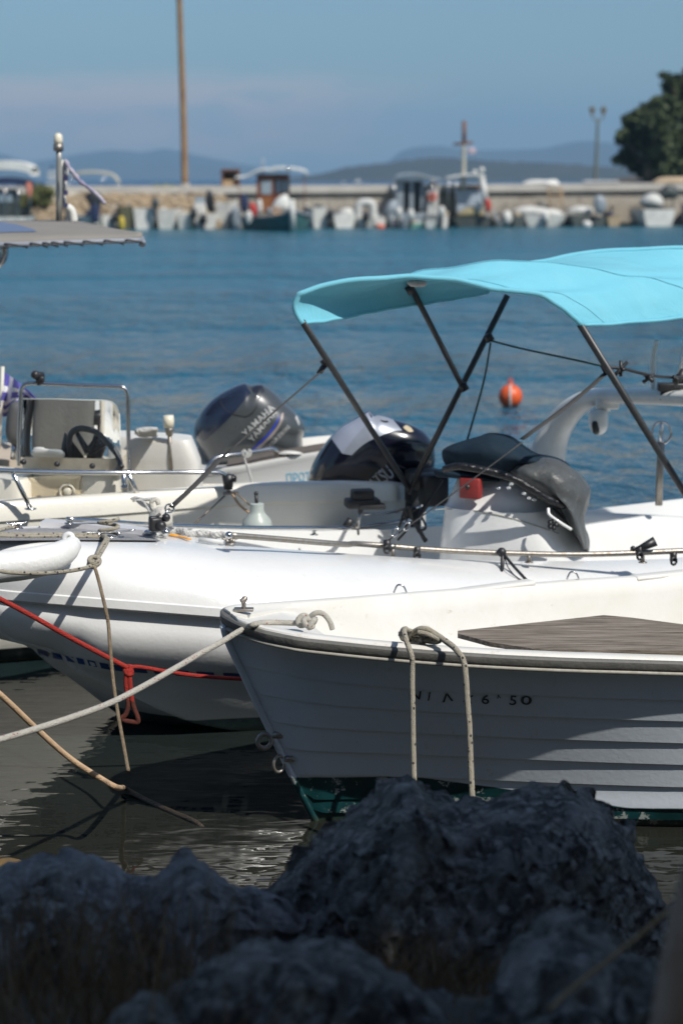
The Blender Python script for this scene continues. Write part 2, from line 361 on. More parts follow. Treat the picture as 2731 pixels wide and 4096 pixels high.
ridge('hills', [(-60, 152), (0, 154), (26, 162), (44, 160), (65, 156.6), (87, 153), (113, 150), (143, 152), (165, 149), (191, 154), (226, 161), (261, 167), (300, 173), (330, 178)], 7000, 2200, MOUNT, seed=2, rough=.008)
ridge('hills', [(330, 178), (365, 172), (383, 165), (404, 150), (435, 146), (470, 150), (500, 150), (544, 148), (561, 144), (583, 141), (609, 143), (660, 150), (760, 160)], 6500, 2000, MOUNT, seed=3, rough=.008)
ridge('hills', [(285, 178.4), (318, 174), (348, 167), (391, 162), (435, 157.5), (478, 160), (522, 162), (565, 164), (613, 167), (660, 168), (760, 172)], 2300, 500, WOOD, seed=4, rough=.03, n=24)
# ------------------------------------------------------------------ mole (stone breakwater quay)
def pierY(u): return 118.3/(1-.275*(u-341)/2000)
CONC = mat('quay_concrete', (0.38, 0.34, 0.28), 0.9, var=0.6, var_scale=0.5, var_col=(0.22, 0.19, 0.15), bump=0.5, bump_scale=2,
           stain=[((0.12, 0.10, 0.08), 0.5, 0.48, 0.62, 0.75, (1, 1, 2.5)), ((.16, .14, .11), 2.5, .52, .62, .6, (1, 1, .5))])
CONCT = mat('quay_coping', (0.48, 0.45, 0.40), 0.9, var=0.5, var_scale=0.7, bump=0.3, bump_scale=3)
g = G(); rows = []
for x, zt in ((-60, 2.2), (-19, 2.27), (0, 2.33), (8, 2.37), (21, 2.45), (80, 2.7)):
    y = 118.3+x*0.275
    rows.append([(x, y, -0.6), (x, y, 0.25), (x, y+0.25, 0.26), (x, y+0.35, zt-0.42), (x, y+0.15, zt-0.42), (x, y+0.15, zt), (x, y+6.5, zt+0.03), (x, y+6.5, -0.6)])
loft(g, rows); pier = obj('quay_wall', g, CONC, smooth=False, auto=20)
tag(pier, 'long weathered concrete mole across the harbour behind the small boats', 'quay')
g = G(); loft(g, [[(x, 118.3+x*.275+0.07, zt-0.36), (x, 118.3+x*.275+0.07, zt+0.034), (x, 118.3+x*.275+6.4, zt+0.064)] for x, zt in ((-60, 2.2), (-19, 2.27), (0, 2.33), (8, 2.37), (21, 2.45), (80, 2.7))])
obj('coping', g, CONCT, pier, smooth=False)
# rubble along its left part
RUB = mat('rubble_stone', (0.36, 0.27, 0.17), 0.95, var=0.8, var_scale=1.3, var_col=(0.20, 0.16, 0.11), bump=0.8, bump_scale=4,
          stain=[((0.50, 0.46, 0.38), 1.1, 0.55, 0.62, 0.8)])
g = G(); rr = random.Random(3)
def rock_blob(g, c, s, seed, k=1, mi=0):
    bm = bmesh.new(); bmesh.ops.create_icosphere(bm, subdivisions=k, radius=1)
    V = []
    for v in bm.verts:
        p = v.co.copy(); n = mnoise.noise(p*1.1+Vector((seed, 0, 0)))*0.5
        p = p*(1+n); V.append((c[0]+p.x*s[0], c[1]+p.y*s[1], c[2]+p.z*s[2]))
    bm.verts.index_update(); F = [tuple(v.index for v in f.verts) for f in bm.faces]; bm.free(); g.add(V, F, mi)
for i in range(520):
    u = rr.uniform(34, 226); t = rr.random(); Y = pierY(u)-1.8*t+0.3; x = (u-341)*Y/FP; s = rr.uniform(.12, .42)
    rock_blob(g, (x, Y, 0.1+(1-t)*1.75+rr.uniform(-.1, .1)), (s*1.2, s, s*.8), i*1.7)
rub = obj('rubble', g, RUB, smooth=False); tag(rub, kind='stuff')
# ------------------------------------------------------------------ foliage helpers
def leafmat(name, col, col2, tr=0.35):
    m = bpy.data.materials.new(name); m.use_nodes = True; t = m.node_tree; b = t.nodes['Principled BSDF']; L = t.links.new
    n = t.nodes.new('ShaderNodeNewGeometry'); mx = t.nodes.new('ShaderNodeMix'); mx.data_type = 'RGBA'
    L(n.outputs['Random Per Island'], mx.inputs['Factor']); mx.inputs[6].default_value = (*col, 1); mx.inputs[7].default_value = (*col2, 1)
    L(mx.outputs[2], b.inputs['Base Color']); b.inputs['Roughness'].default_value = 0.6; b.inputs['Specular IOR Level'].default_value = 0.3
    return m
def leaves(g, clumps, n, size, seed, flat=0.6):
    r = np.random.default_rng(seed); W = np.array([c[3]**2 for c in clumps]); W /= W.sum()
    for i in r.choice(len(clumps), n, p=W):
        cx, cy, cz, R = clumps[i]; d = r.standard_normal(3); d /= np.linalg.norm(d); d *= R*(r.random()**0.35)*(1+0.25*r.standard_normal())
        c = np.array([cx, cy, cz])+d*np.array([1, 1, flat]); a = r.standard_normal(3); a /= np.linalg.norm(a); b_ = np.cross(a, r.standard_normal(3)); b_ /= np.linalg.norm(b_)+1e-9
        s = size*(0.6+0.8*r.random()); g.add([c-a*s, c+b_*s*.45, c+a*s, c-b_*s*.45], [(0, 1, 2, 3)])
    return g
BARK = mat('bark', (0.20, 0.15, 0.10), 0.95, var=0.8, var_scale=9, var_col=(0.10, 0.08, 0.06), bump=1.0, bump_scale=14)
# headland tree on the right
g = G(); rows = []
for i, x in enumerate(np.linspace(14, 70, 24)):
    h = 0.5+2.6*min(1, max(0, (x-15)/12))+0.5*mnoise.noise(Vector((x*.3, 0, 0)))
    rows.append([(x+1.5, 150, -1), (x+.7, 151, h*.35), (x, 154, h*.8), (x, 164, h), (x, 190, h), (x, 195, -1)])
loft(g, rows, cap0=True); hd = obj('headland', g, mat('headland_rock', (0.10, 0.09, 0.075), 0.95, var=0.7, var_scale=.5, bump=.8, bump_scale=1.5)); tag(hd, kind='structure')
TL = leafmat('dark_evergreen_leaf', (0.022, 0.036, 0.014), (0.10, 0.125, 0.05))
def ftree(name, trunk, cl, n, size, seed, label, Y):
    base = atY(trunk[0], Y); base[2] = max(base[2], 0.4); t = thing(name, base, label, 'tree', 'trees on the headland')
    g = G(); tr = path(trunk, Y, 6); tube(g, tr, np.linspace(.45, .12, len(tr)), 8)
    for c in cl[::3]:
        e = np.array(c[:3]); m_ = tr[len(tr)//3]; tube(g, spl([m_, (m_+e)/2+np.array([0, 0, -.3]), e], 4), np.linspace(.2, .05, 9), 6)
    obj('trunk', g, BARK, t); g = G(); leaves(g, cl, n, size, seed, .8); obj('crown', g, TL, t, smooth=False)
def clump_px(L, Y, rs):
    out = []
    for u, v, r in L:
        P = atY((u, v), Y+rs.uniform(-2.0, 2.0)); out.append((P[0], P[1], P[2], r*Y/FP))
    return out
rs = random.Random(5); Yt = 156
L = [(622, 138, 8), (632, 122, 10), (640, 140, 14), (628, 155, 9), (616, 160, 4), (645, 112, 9), (655, 122, 15), (657, 150, 17), (636, 165, 10), (652, 170, 12), (668, 135, 14), (664, 104, 10),
     (655, 103, 6), (672, 170, 14), (668, 112, 10), (642, 118, 6)]
ftree('evergreen_tree', [(648, 178), (650, 160), (654, 140), (660, 118)], clump_px(L, Yt, rs), 9000, 0.30, 11, 'dark rounded evergreen tree overhanging the sea nearest the street lamp', Yt)
L = [(668, 82, 6), (662, 76, 4), (676, 90, 12), (672, 80, 7), (684, 84, 10), (694, 76, 13), (700, 100, 22), (684, 108, 14), (702, 130, 22), (690, 150, 18), (708, 160, 18), (724, 120, 24), (720, 90, 18), (664, 86, 3)]
ftree('evergreen_tree', [(700, 176), (702, 150), (698, 120), (692, 92)], clump_px(L, Yt+6, rs), 9000, 0.30, 12, 'tallest dark evergreen tree at the right edge above the headland', Yt+6)
# shrub on the mole
g = G(); Yb = 112.2
leaves(g, clump_px([(22, 194, 7), (30, 191, 7), (39, 190, 7), (48, 193, 7), (26, 200, 7), (36, 199, 8), (46, 201, 6), (20, 203, 5)], Yb, random.Random(2)), 3500, .11, 5, .8)
sh = obj('shrub', g, leafmat('shrub_leaf', (0.10, 0.12, 0.035), (0.20, 0.20, 0.08)), smooth=False); tag(sh, 'low green shrub growing down the rubble at the left of the mole', 'shrub')
# ------------------------------------------------------------------ things on the mole
RUST = mat('rusty_brown_post', (0.31, 0.18, 0.08), 0.8, var=0.8, var_scale=3, var_col=(0.14, 0.07, 0.04), stain=[((0.42, 0.30, 0.18), 2, .5, .65, .6, (3, 3, .4))])
Yp = 118.0
g = G(); P = [atY((184.6, 187.6), Yp), atY((183.2, 120), Yp), atY((180.5, 40), Yp), atY((178.0, -30), Yp), atY((177, -60), Yp)]
P[0][2] = 2.30
pp = spl(P, 6); tube(g, pp, np.linspace(.20, .145, len(pp)), 14); pt = thing('wooden_pole', P[0], 'tall rusty brown wooden pole standing on the mole', 'pole')
obj('shaft', g, RUST, pt)
g = G(); tube(g, [P[0]+[0, 0, -.02], P[0]+[0, 0, .22]], .30, 14); obj('footing', g, CONCT, pt, smooth=False)
# street lamp with two lanterns
LAMPM = mat('grey_green_lamp_paint', (0.13, 0.14, 0.115), 0.6, var=.4, var_scale=3); AMB = mat('amber_glass', (0.30, 0.20, 0.09), 0.2, trans=0.3)
Yl = 125.5; b0 = atY((594.6, 181), Yl); lt = thing('street_lamp', (b0[0], b0[1], 2.42), 'slim street lamp with two lanterns on curled arms, on the mole', 'street lamp')
g = G(); PP = [(b0[0], Yl, 2.42), (b0[0], Yl, 2.9), atY((595.8, 150), Yl), atY((597, 118), Yl)]
pp = spl(PP, 5); tube(g, pp, [.16]*3+list(np.linspace(.12, .075, len(pp)-3)), 10); obj('post', g, LAMPM, lt)
for uu in (591.3, 602.6):
    g = G(); a = [atY((597, 120.5), Yl), atY((597+(uu-597)*.55, 120.6), Yl), atY((uu, 118), Yl), atY((uu, 115.2), Yl)]
    tube(g, spl(a, 5), .035, 6); arm = obj('arm', g, LAMPM, lt)
    g = G(); c = atY((uu, 111), Yl)
    loft(g, [[(c[0]+r*math.cos(q), Yl+r*math.sin(q), c[2]+z) for q in np.linspace(0, 2*math.pi, 7)[:-1]] for r, z in ((.08, -.24), (.17, .10))], closed=True, cap0=True); obj('lantern_glass', g, AMB, arm, smooth=False)
    g = G(); loft(g, [[(c[0]+r*math.cos(q), Yl+r*math.sin(q), c[2]+z) for q in np.linspace(0, 2*math.pi, 7)[:-1]] for r, z in ((.20, .10), (.22, .13), (.10, .24), (.03, .30), (.015, .38))], closed=True, cap0=True, cap1=True); obj('lantern_cap', g, LAMPM, arm, smooth=False)
# wooden crate kiosk on the mole
CRATE = mat('tan_plywood', (0.45, 0.31, 0.17), 0.8, var=.5, var_scale=2); DKBR = mat('dark_brown_wood', (0.13, 0.055, 0.028), 0.6, var=.6, var_scale=4, var_col=(.24, .10, .04))
def quad_box(g, u0, u1, v0, v1, Y, d, mi=0, bev=0.0):
    a = atY((u0, v1), Y); b_ = atY((u1, v0), Y); return box(g, ((a[0]+b_[0])/2, Y+d/2, (a[2]+b_[2])/2), (b_[0]-a[0], d, b_[2]-a[2]), bev=bev, mi=mi)
c0 = atY((229, 187.5), 118.5); t = thing('kiosk', (c0[0], 118.6, 2.30), 'small open plywood kiosk with dark frame on the mole', 'kiosk')
g = G(); quad_box(g, 221, 222.5, 170.5, 188, 118, 1.2); quad_box(g, 236.5, 238.5, 170.5, 188, 118, 1.2); quad_box(g, 220.5, 239, 169, 171, 117.9, 1.4); obj('frame', g, DKBR, t, smooth=False)
g = G(); quad_box(g, 222.7, 233, 180, 188, 118.05, .1); obj('panel', g, CRATE, t, smooth=False); g = G(); quad_box(g, 222.6, 236.4, 171.2, 188, 119.1, .05); obj('panel', g, CRATE, t, smooth=False)
g = G(); quad_box(g, 233.2, 236, 173, 186, 118.2, .7); obj('shelf', g, BLACK, t, smooth=False)
# tan canopy tent, upturned boat, bench slab, ladder frame on the mole
g = G(); S = [(652, 187), (654, 180), (660, 177.3), (672, 176.8), (684, 177.2), (700, 179), (706, 187)]
Infl(S, 126, .9, .9, 2.5).geo(g, 6); tag(obj('tarpaulin', g, mat('tan_tarp', (0.50, 0.38, 0.25), .8, var=.4, var_scale=1, bump=.5, bump_scale=2)), 'large tan tarpaulin heap on the mole at the right edge', 'tarpaulin')
g = G(); Infl([(521, 186.5), (525, 181), (535, 179.5), (545, 180), (555, 179.5), (559, 184), (560, 187.2)], 122.5, .7, .7, 2.2).geo(g, 5)
t = obj('upturned_dinghy', g, OLDWHITE); tag(t, 'white upturned dinghy lying on the mole left of the street lamp', 'dinghy')
g = G(); quad_box(g, 583, 618, 180.2, 182.4, 124.2, .9, bev=.02); quad_box(g, 585, 617, 182.4, 186.6, 124.3, .7); tag(obj('bench', g, mat('pale_bench', (.5, .52, .54), .7, var=.4, var_scale=2), smooth=False), 'pale blue-grey box bench at the foot of the street lamp', 'bench')
t = thing('harbour_ladder', atY((556, 206), 121.4), 'brown wooden ladder frame leaning on the mole face', 'ladder')
for (a, b_) in (((547.5, 187), (549.5, 208)), ((560.5, 187), (561.5, 208))): g = G(); tube(g, [atY(a, 121.4), atY(b_, 121.0)], .06, 6); obj('rail', g, CRATE, t)
for k in range(4): g = G(); v = 188+5*k; tube(g, [atY((548, v), 121.3-.1*k), atY((561, v), 121.3-.1*k)], .04, 6); obj('rung', g, CRATE, t)
tag(obj('mooring_bag', leaves(G(), clump_px([(157, 187, 4), (165, 186.5, 4), (173, 187, 4), (182, 187, 3)], 118.5, random.Random(3)), 700, .07, 9, .5), leafmat('yellow_grass', (.28, .30, .10), (.42, .42, .16)), smooth=False), 'yellow-green weeds growing on the mole beside the tall pole', 'weeds')
bpy.data.objects['mooring_bag'].name = 'weeds'
# ------------------------------------------------------------------ small boats moored along the mole
FW = mat('far_white_hull', (0.68, 0.67, 0.62), 0.45, var=.7, var_scale=2, var_col=(.34, .33, .30))
FG = mat('far_grey_boat', (0.30, 0.34, 0.37), 0.5, var=.5, var_scale=2); FD = mat('far_dark_boat', (0.045, 0.06, 0.06), 0.5, var=.5, var_scale=2, var_col=(.10, .09, .07))
TEAL = mat('teal_paint', (0.03, 0.13, 0.13), 0.45, var=.6, var_scale=1.5, var_col=(.05, .07, .07)); MINT = mat('mint_paint', (0.20, 0.42, 0.36), .5, var=.4, var_scale=2)
NAVY = mat('navy_fabric', (0.02, 0.035, 0.09), .8, var=.4, var_scale=3); REDP = mat('red_cloth', (0.50, 0.04, 0.03), .7, var=.5, var_scale=4)
GLASSF = mat('far_window_glass', (0.30, 0.36, 0.40), 0.12, metal=0.0, coat=.5); FABW = mat('white_awning', (0.70, 0.69, 0.64), .7, var=.3, var_scale=1)
FABC = mat('cream_awning', (0.50, 0.47, 0.38), .8, var=.4, var_scale=2); BRW = mat('varnished_brown_wood', (0.21, 0.065, 0.025), .45, var=.6, var_scale=3, var_col=(.10, .035, .02))
def hull_pts(x, y, th, L, B, H, sheer=0.25, sq=0.85):
    """rows of a simple boat from the near end (transom) to the bow"""
    d = np.array([math.cos(th), math.sin(th), 0]); n = np.array([math.sin(th), -math.cos(th), 0]); o = np.array([x, y, 0]); R = []; I = []
    for t in (0, .12, .3, .5, .7, .85, .95, 1.0):
        b = B/2*(sq+(1-sq)*min(1, t/.3) if t < .3 else max(.03, 1-((t-.3)/.7)**2.4)); h = H*(1+sheer*t*t); kz = -.25+.25*t**4+(h*.9 if t == 1 else 0)*.6
        c = o+d*t*L
        R.append([c+n*b+[0, 0, h], c+n*b*.97+[0, 0, h*.6], c+n*b*.82+[0, 0, .05], c+[0, 0, kz], c-n*b*.82+[0, 0, .05], c-n*b*.97+[0, 0, h*.6], c-n*b+[0, 0, h]])
        bi = max(.01, b-.07); ti = min(max(t, .03), .97); ci = o+d*ti*L
        I.append([c+n*b+[0, 0, h], ci+n*bi+[0, 0, h], ci+n*bi*.85+[0, 0, h*.45], ci-n*bi*.85+[0, 0, h*.45], ci-n*bi+[0, 0, h], c-n*b+[0, 0, h]])
    return R, I
def far_outboard(parent, P, s=1.0, m=BLACK, tilt=0.0, h=.62):
    """cowl + leg at point P (bracket height), s scale"""
    g = G(); rows = []
    for z, a, b in ((0, .13, .17), (.10, .17, .24), (.30, .18, .26), (.44, .14, .22), (.50, .05, .10)):
        rows.append([(P[0]+s*a*math.cos(q), P[1]-s*(.1+tilt*z*.8)+s*b*math.sin(q), P[2]+s*(z+.02)) for q in np.linspace(0, 2*math.pi, 11)[:-1]])
    loft(g, rows, closed=True, cap0=True, cap1=True, mi=0)
    box(g, (P[0], P[1]-s*.1, P[2]-s*h*.5), (.13*s, .2*s, h*s), mi=1, bev=.01)
    return obj('outboard_motor', g, [m, BLACK], parent)
RS = random.Random(12); GEAR = [FW, FG, FD, NAVY, mat('tan_gear', (.40, .32, .22), .8, var=.4, var_scale=4), mat('pale_gear', (.62, .62, .6), .7, var=.4, var_scale=4), FABW]
def skiff(u0, u1, vs, label, hm=None, im=None, L=3.9, yawd=90, vw=None, dy=0.0, ob=None, obm=BLACK, con=None, ws=False, name='motorboat', cat='boat', extra=None, keelm=None):
    yawd += RS.uniform(-24, 24) if name == 'motorboat' else 0
    uc = (u0+u1)/2; W = atZ((uc, vw or (230.2-0.0065*uc)), 0); Y = W[1]+dy; px = FP/Y; B = (u1-u0)/px; H = (CH-(vs-178.8)*Y/FP)
    x = (uc-341)*Y/FP; th = math.radians(yawd); H = max(.25, H)
    t = thing(name, (x, Y, 0), label, cat, 'small boats moored at the mole')
    R, I = hull_pts(x, Y, th, L, B, H)
    g = G(); loft(g, R, cap0=True); obj('hull', g, hm or FW, t, merge=True, auto=45)
    g = G(); loft(g, I, cap0=True, cap1=True); obj('deck', g, im or FW, t, merge=True, auto=30)
    if keelm:
        g = G(); R2 = [[p*np.array([1, 1, 1]) for p in r] for r in R]
        rr2 = [[(r[1]-[0, 0, 0])*.5+r[2]*.5+(r[2]-r[3])*.012, r[2]+(r[2]-r[3])*.03, r[3]-[0, 0, .02], r[4]+(r[4]-r[3])*.03, r[5]*.5+r[4]*.5+(r[4]-r[3])*.012] for r in R]
        loft(g, rr2); obj('bottom_paint', g, keelm, t)
    if ob is not None:
        for (uo, vt) in ob:
            P = atY((uo, vt), Y-.25); s = 1.15; far_outboard(t, (P[0], Y-.12, max(.25, P[2]-.52*s)), s, obm, h=.7)
    if con:
        a, b_, v = con; Yc = Y+L*.38; A = atY((a, v), Yc); Bq = atY((b_, v), Yc); z0 = H*.45
        g = G(); box(g, ((A[0]+Bq[0])/2, Yc, (A[2]+z0)/2), (Bq[0]-A[0], .6, A[2]-z0), bev=.05, tap=.85); c = obj('console', g, FW, t, auto=30)
        if ws:
            g = G(); box(g, ((A[0]+Bq[0])/2, Yc+.1, A[2]+.16), ((Bq[0]-A[0])*.8, .03, .32), bev=.01); obj('windscreen', g, GLASSF, c)
    if name == 'motorboat' and not con:
        for k in range(RS.choice((1, 2, 2))):
            g = G(); r_ = RS.uniform(.16, .34)*min(1, B/1.6); ball(g, (x+RS.uniform(-.3, .3)*B, Y+RS.uniform(.3, 2), H*.75+RS.uniform(0, .25)), r_, sx=RS.uniform(.8, 1.5), sy=1.2, sz=RS.uniform(.8, 1.6), ku=10, kv=7)
            g.v = [tuple(np.array(v)+.09*np.array(mnoise.noise_vector(Vector(v)*3))) for v in g.v]; obj('gear', g, RS.choice(GEAR), t)
        if RS.random() < .5: pole_in(t, 'pole', ((u0+u1)/2+RS.uniform(-4, 4), vs-RS.uniform(3, 13)), ((u0+u1)/2+RS.uniform(-4, 4), vs+4), Y+RS.uniform(.4, 2), .025, FG)
    if extra: extra(t, x, Y, B, H, px)
    return t
def U(u, v, Y): return atY((u, v), Y)
def pole_in(t, name, a, b, Y, r=.03, m=STEEL): g = G(); tube(g, [U(*a, Y), U(*b, Y)], r, 6); return obj(name, g, m, t)
def awning(t, P, Y0, Y1, m, th=.06, n=6, name='awning'):
    """curved sheet: P px profile at Y0, pushed back to Y1"""
    g = G(); S = spl([np.array(p, float) for p in P], n); rows = []
    for k, (q, dz) in enumerate(((0, 0), (.5, .05), (1, 0))):
        rows.append([atY(p, Y0)*np.array([1, 0, 1])+np.array([0, Y0+(Y1-Y0)*q, dz]) for p in S])
    up = [[r+np.array([0, 0, th]) for r in row] for row in rows]
    loft(g, rows); loft(g, up); loft(g, [rows[0], up[0]]); loft(g, [rows[-1], up[-1]])
    return obj(name, g, m, t)
# 1 leftmost boat with a white hardtop
def ex(t, x, Y, B, H, px):
    awning(t, [(-14, 170.5), (0, 169.6), (14, 170), (26, 172), (32, 176)], Y-.3, Y+2.2, FABW, .42, name='hardtop')
    g = G(); quad_box(g, -14, 16, 189, 221, Y+.2, 1.4, bev=.05); c = obj('cabin', g, FD, t, smooth=False)
    g = G(); quad_box(g, -2, 5, 193, 202, Y+.15, .04); quad_box(g, 7, 12, 193, 202, Y+.15, .04); obj('window', g, GLASSF, c, smooth=False)
    g = G(); awning_pts = [(-14, 185), (5, 184), (22, 185.5), (28, 188)]
    awning(t, awning_pts, Y-.2, Y+2.0, NAVY, .3, name='side_curtain')
    for uu in (5, 18, 30): pole_in(t, 'post', (uu, 184), (uu, 217), Y-.1)
    g = G(); S = [(26.5, 183), (31, 183), (32, 192), (30, 198), (27.5, 196), (26, 190)]; Infl(S, Y-.35, .08, .08).geo(g, 4); obj('hanging_cloth', g, mat('salmon_cloth', (.62, .22, .15), .8, var=.4, var_scale=5), t)
skiff(-22, 33, 216, 'white hardtop boat with dark cabin and salmon cloth, leftmost at the mole', FW, FD, 4.8, vw=231, dy=-1.5, extra=ex, name='cabin_boat')
# white cruiser and cream awning outside the mole
t = thing('cruiser', atZ((52, 186.6), 0)*np.array([1, 1, 0]), 'white motor cruiser under way far outside the mole', 'boat'); Yc = atZ((52, 186.6), 0)[1]
R, I = hull_pts(ROOTLOC[t.name][0]-3, Yc, math.radians(15), 9, 2.6, 1.2); g = G(); loft(g, R, cap0=True); obj('hull', g, FW, t, merge=True); g = G(); loft(g, I, cap0=True, cap1=True); obj('deck', g, FW, t, merge=True)
g = G(); quad_box(g, 48, 56.5, 171, 180, Yc+.2, 1.8, bev=.1); cb = obj('cabin', g, FW, t, smooth=False); g = G(); quad_box(g, 49.5, 56, 172.5, 176, Yc+.1, .3); obj('window', g, GLASSF, cb, smooth=False)
g = G(); quad_box(g, 50, 54, 166.5, 168, Yc+.3, 1.4); tube(g, [U(51, 171, Yc+.3), U(50.5, 165, Yc+.3)], .08, 6); obj('radar_mast', g, NAVY, cb, smooth=False)
Yc = 127; t = thing('awning_boat', (-15.0, Yc, 0), 'boat with a cream bimini awning berthed on the outer side of the mole', 'boat')
R, I = hull_pts(-17.2, Yc, math.radians(5), 5.5, 2.0, .8); g = G(); loft(g, R, cap0=True); obj('hull', g, FW, t, merge=True); g = G(); loft(g, I, cap0=True, cap1=True); obj('deck', g, FW, t, merge=True)
awning(t, [(70, 178), (76, 174.5), (90, 173.3), (104, 174.2), (113, 177), (118, 184)], Yc-.6, Yc+1.0, FABC, .12)
for a, b_ in (((72, 177), (74, 196)), ((104, 175), (102, 196)), ((117.5, 183), (116.5, 196))): pole_in(t, 'post', a, b_, Yc-.5)
# main row, left to right
def ex(t, x, Y, B, H, px):
    g = G(); Infl([(86, 194), (91, 191.5), (100, 193), (102, 198), (101, 206), (99, 214), (99, 222), (92, 223), (90, 214), (89, 204), (85, 199)], Y-.5, .25, .3, 2.4).geo(g, 5); o = obj('outboard_motor', g, BLACK, t)
    g = G(); Infl([(91, 205), (98.5, 205), (98.5, 221), (92, 222)], Y-.72, .08, .2, 2.4).geo(g, 4); obj('motor_leg', g, NAVY, o)
skiff(80, 104, 215, 'low white skiff with a big tilted black outboard wrapped in navy cloth', FW, FG, 4, extra=ex)
skiff(70, 82, 213, 'small grey dinghy between the rubble and the navy wrapped outboard', FG, FG, 3, dy=.6)
skiff(103, 122, 214, 'small white skiff with a thin black outboard and yellow bumper', FW, FW, 3.6, ob=[(114.5, 212)], extra=lambda t, x, Y, B, H, px: obj('bumper', Infl([(119, 217), (124, 218), (124, 229), (120, 229)], Y-.2, .12, .1).geo(G(), 4), mat('yellow_plastic', (.6, .45, .06), .5), t))
skiff(121, 135, 206, 'dark olive tarpaulined dinghy left of the twin white hulls', mat('olive_tarp', (.10, .10, .055), .8, var=.5, var_scale=3, bump=.5, bump_scale=6), mat('olive_tarp', (.1, .1, .05)), 3.5)
skiff(134, 158, 207.5, 'white high sided skiff, left one of the pair sharing a dark outboard', FW, FW, 4.2, ob=[(155, 198)], obm=FD)
skiff(157.5, 177, 208.5, 'white high sided skiff, right one of the pair beside a dark outboard', FW, FW, 4.2, keelm=FG)
skiff(177.5, 193, 213, 'white round bowed skiff with a grey-green bottom and black outboard', FW, FW, 3.8, ob=[(193, 208)], keelm=MINT)
skiff(194, 220, 213, 'white skiff with raised console and two dark outboards, left of the bare hull', FW, FW, 4.2, con=(193, 206, 203), ws=True, ob=[(203, 216)], keelm=FG,
      extra=lambda t, x, Y, B, H, px: obj('tilted_motor', Infl([(207, 190), (212, 192), (214, 201), (213, 212), (207, 211), (205, 200)], Y+.3, .2, .2, 2.5).geo(G(), 5), BLACK, t))
skiff(215, 232, 202, 'tall white box shaped boat, left of the teal fishing boat', FW, FW, 3.2, keelm=FD, dy=1.2)
skiff(230, 241, 211, 'dinghy with a dark hood and grey front beside the teal fishing boat', FD, FG, 3, extra=lambda t, x, Y, B, H, px: obj('hood', Infl([(232, 208), (237, 207), (240.5, 211), (240, 227), (232, 227)], Y-.1, .15, .3).geo(G(), 5), FG, t))
# teal fishing boat (bow towards us)
Yb = 107.0; t = thing('fishing_boat', U(284, 231, Yb)*np.array([1, 0, 0])+np.array([0, Yb+1.5, 0]), 'teal wooden fishing boat with varnished brown wheelhouse and white awnings', 'boat', 'small boats moored at the mole')
g = G()
def rowp(L): return [U(u, v, Y) for u, v, Y in L]
R = [rowp([(240, 217, Yb+5), (241, 224, Yb+5), (243, 231, Yb+4.6)]), rowp([(252, 217.5, Yb+3), (253, 224, Yb+3), (256, 231.5, Yb+2.9)]), rowp([(268, 217, Yb+1.4), (269, 224, Yb+1.4), (272, 232, Yb+1.4)]),
     rowp([(282, 214.5, Yb+.4), (283, 223, Yb+.4), (285, 232, Yb+.5)]), rowp([(291.5, 210.5, Yb-.4), (291.5, 221, Yb-.2), (291.5, 232, Yb)]), rowp([(300, 213, Yb+.9), (299.5, 222, Yb+1), (298, 232, Yb+1)]),
     rowp([(310, 215.5, Yb+3), (309, 223, Yb+3), (307, 231.4, Yb+3)]), rowp([(306, 215, Yb+5.5), (305, 223, Yb+5.5), (303, 230, Yb+5.4)])]
loft(g, R); obj('hull', g, TEAL, t)
g = G(); tube(g, spl([np.array(r[0]) for r in R], 5), .07, 6); obj('rub_rail', g, FG, t)
g = G(); loft(g, [[R[i][0]+np.array([0, 0, -.05]) for i in (0, 1, 2, 3, 4)], [R[i][0]+np.array([0, 0, -.05]) for i in (7, 7, 6, 5, 4)]]); obj('deck', g, mat('deck_grey', (.33, .31, .28), .8, var=.5, var_scale=3), t)
g = G(); tube(g, [U(291.8, 199.5, Yb-.5), U(292.6, 231, Yb-.3)], [.13, .16], 8); obj('stem_post', g, FW, t)
g = G(); quad_box(g, 256.5, 273, 174, 213, Yb+2.2, 1.6); quad_box(g, 273, 288.5, 174, 206, Yb+2.6, 1.7); cab = obj('wheelhouse', g, BRW, t, smooth=False)
for a, b_, v0, v1, yy in ((261, 271, 181, 194, 2.17), (275, 281, 180.5, 193, 2.57), (282.5, 287, 181, 192, 2.57)): g = G(); quad_box(g, a, b_, v0, v1, Yb+yy, .04); obj('window', g, GLASSF, cab, smooth=False)
g = G(); quad_box(g, 262, 271, 197, 212, Yb+2.16, .04); obj('door', g, mat('door_wood', (.30, .11, .03), .5, var=.4, var_scale=5), cab, smooth=False)
awning(t, [(235, 178.5), (246, 177), (258, 171), (270, 170.5), (274, 171)], Yb+1.8, Yb+4, FABW, .08)
awning(t, [(272, 169.5), (280, 169), (291, 169.5), (304, 172), (307, 176)], Yb+1.8, Yb+4, FABW, .1)
for a, b_ in (((239, 178), (239, 217)), ((304, 174), (304, 214))): pole_in(t, 'post', a, b_, Yb+2, m=BRW)
g = G(); Infl([(272, 205), (277, 198), (285, 194), (289, 199), (289, 210), (276, 212), (271, 210)], Yb+1.2, .4, .4).geo(g, 5); obj('tarpaulin_cover', g, FABW, t)
for S, m_, n_, yy in (([(249, 204), (253, 203), (256, 207), (256, 216), (250, 217)], REDP, 'red_barrel', 1.6), ([(257, 201), (261, 200), (262, 212), (257, 214)], FW, 'white_barrel', 1.9), ([(240, 196), (247, 195), (248, 207), (245, 213), (241, 211)], NAVY, 'blue_net', 2.6),
                      ([(246, 212), (250, 211), (252, 216), (250, 223), (247, 224), (245, 218)], FW, 'fender', .3), ([(266, 209), (270, 208), (273, 212), (268, 214)], FG, 'net_pile', .9)):
    g = G(); Infl(S, Yb+yy, .18, .18).geo(g, 4); obj(n_, g, m_, t)
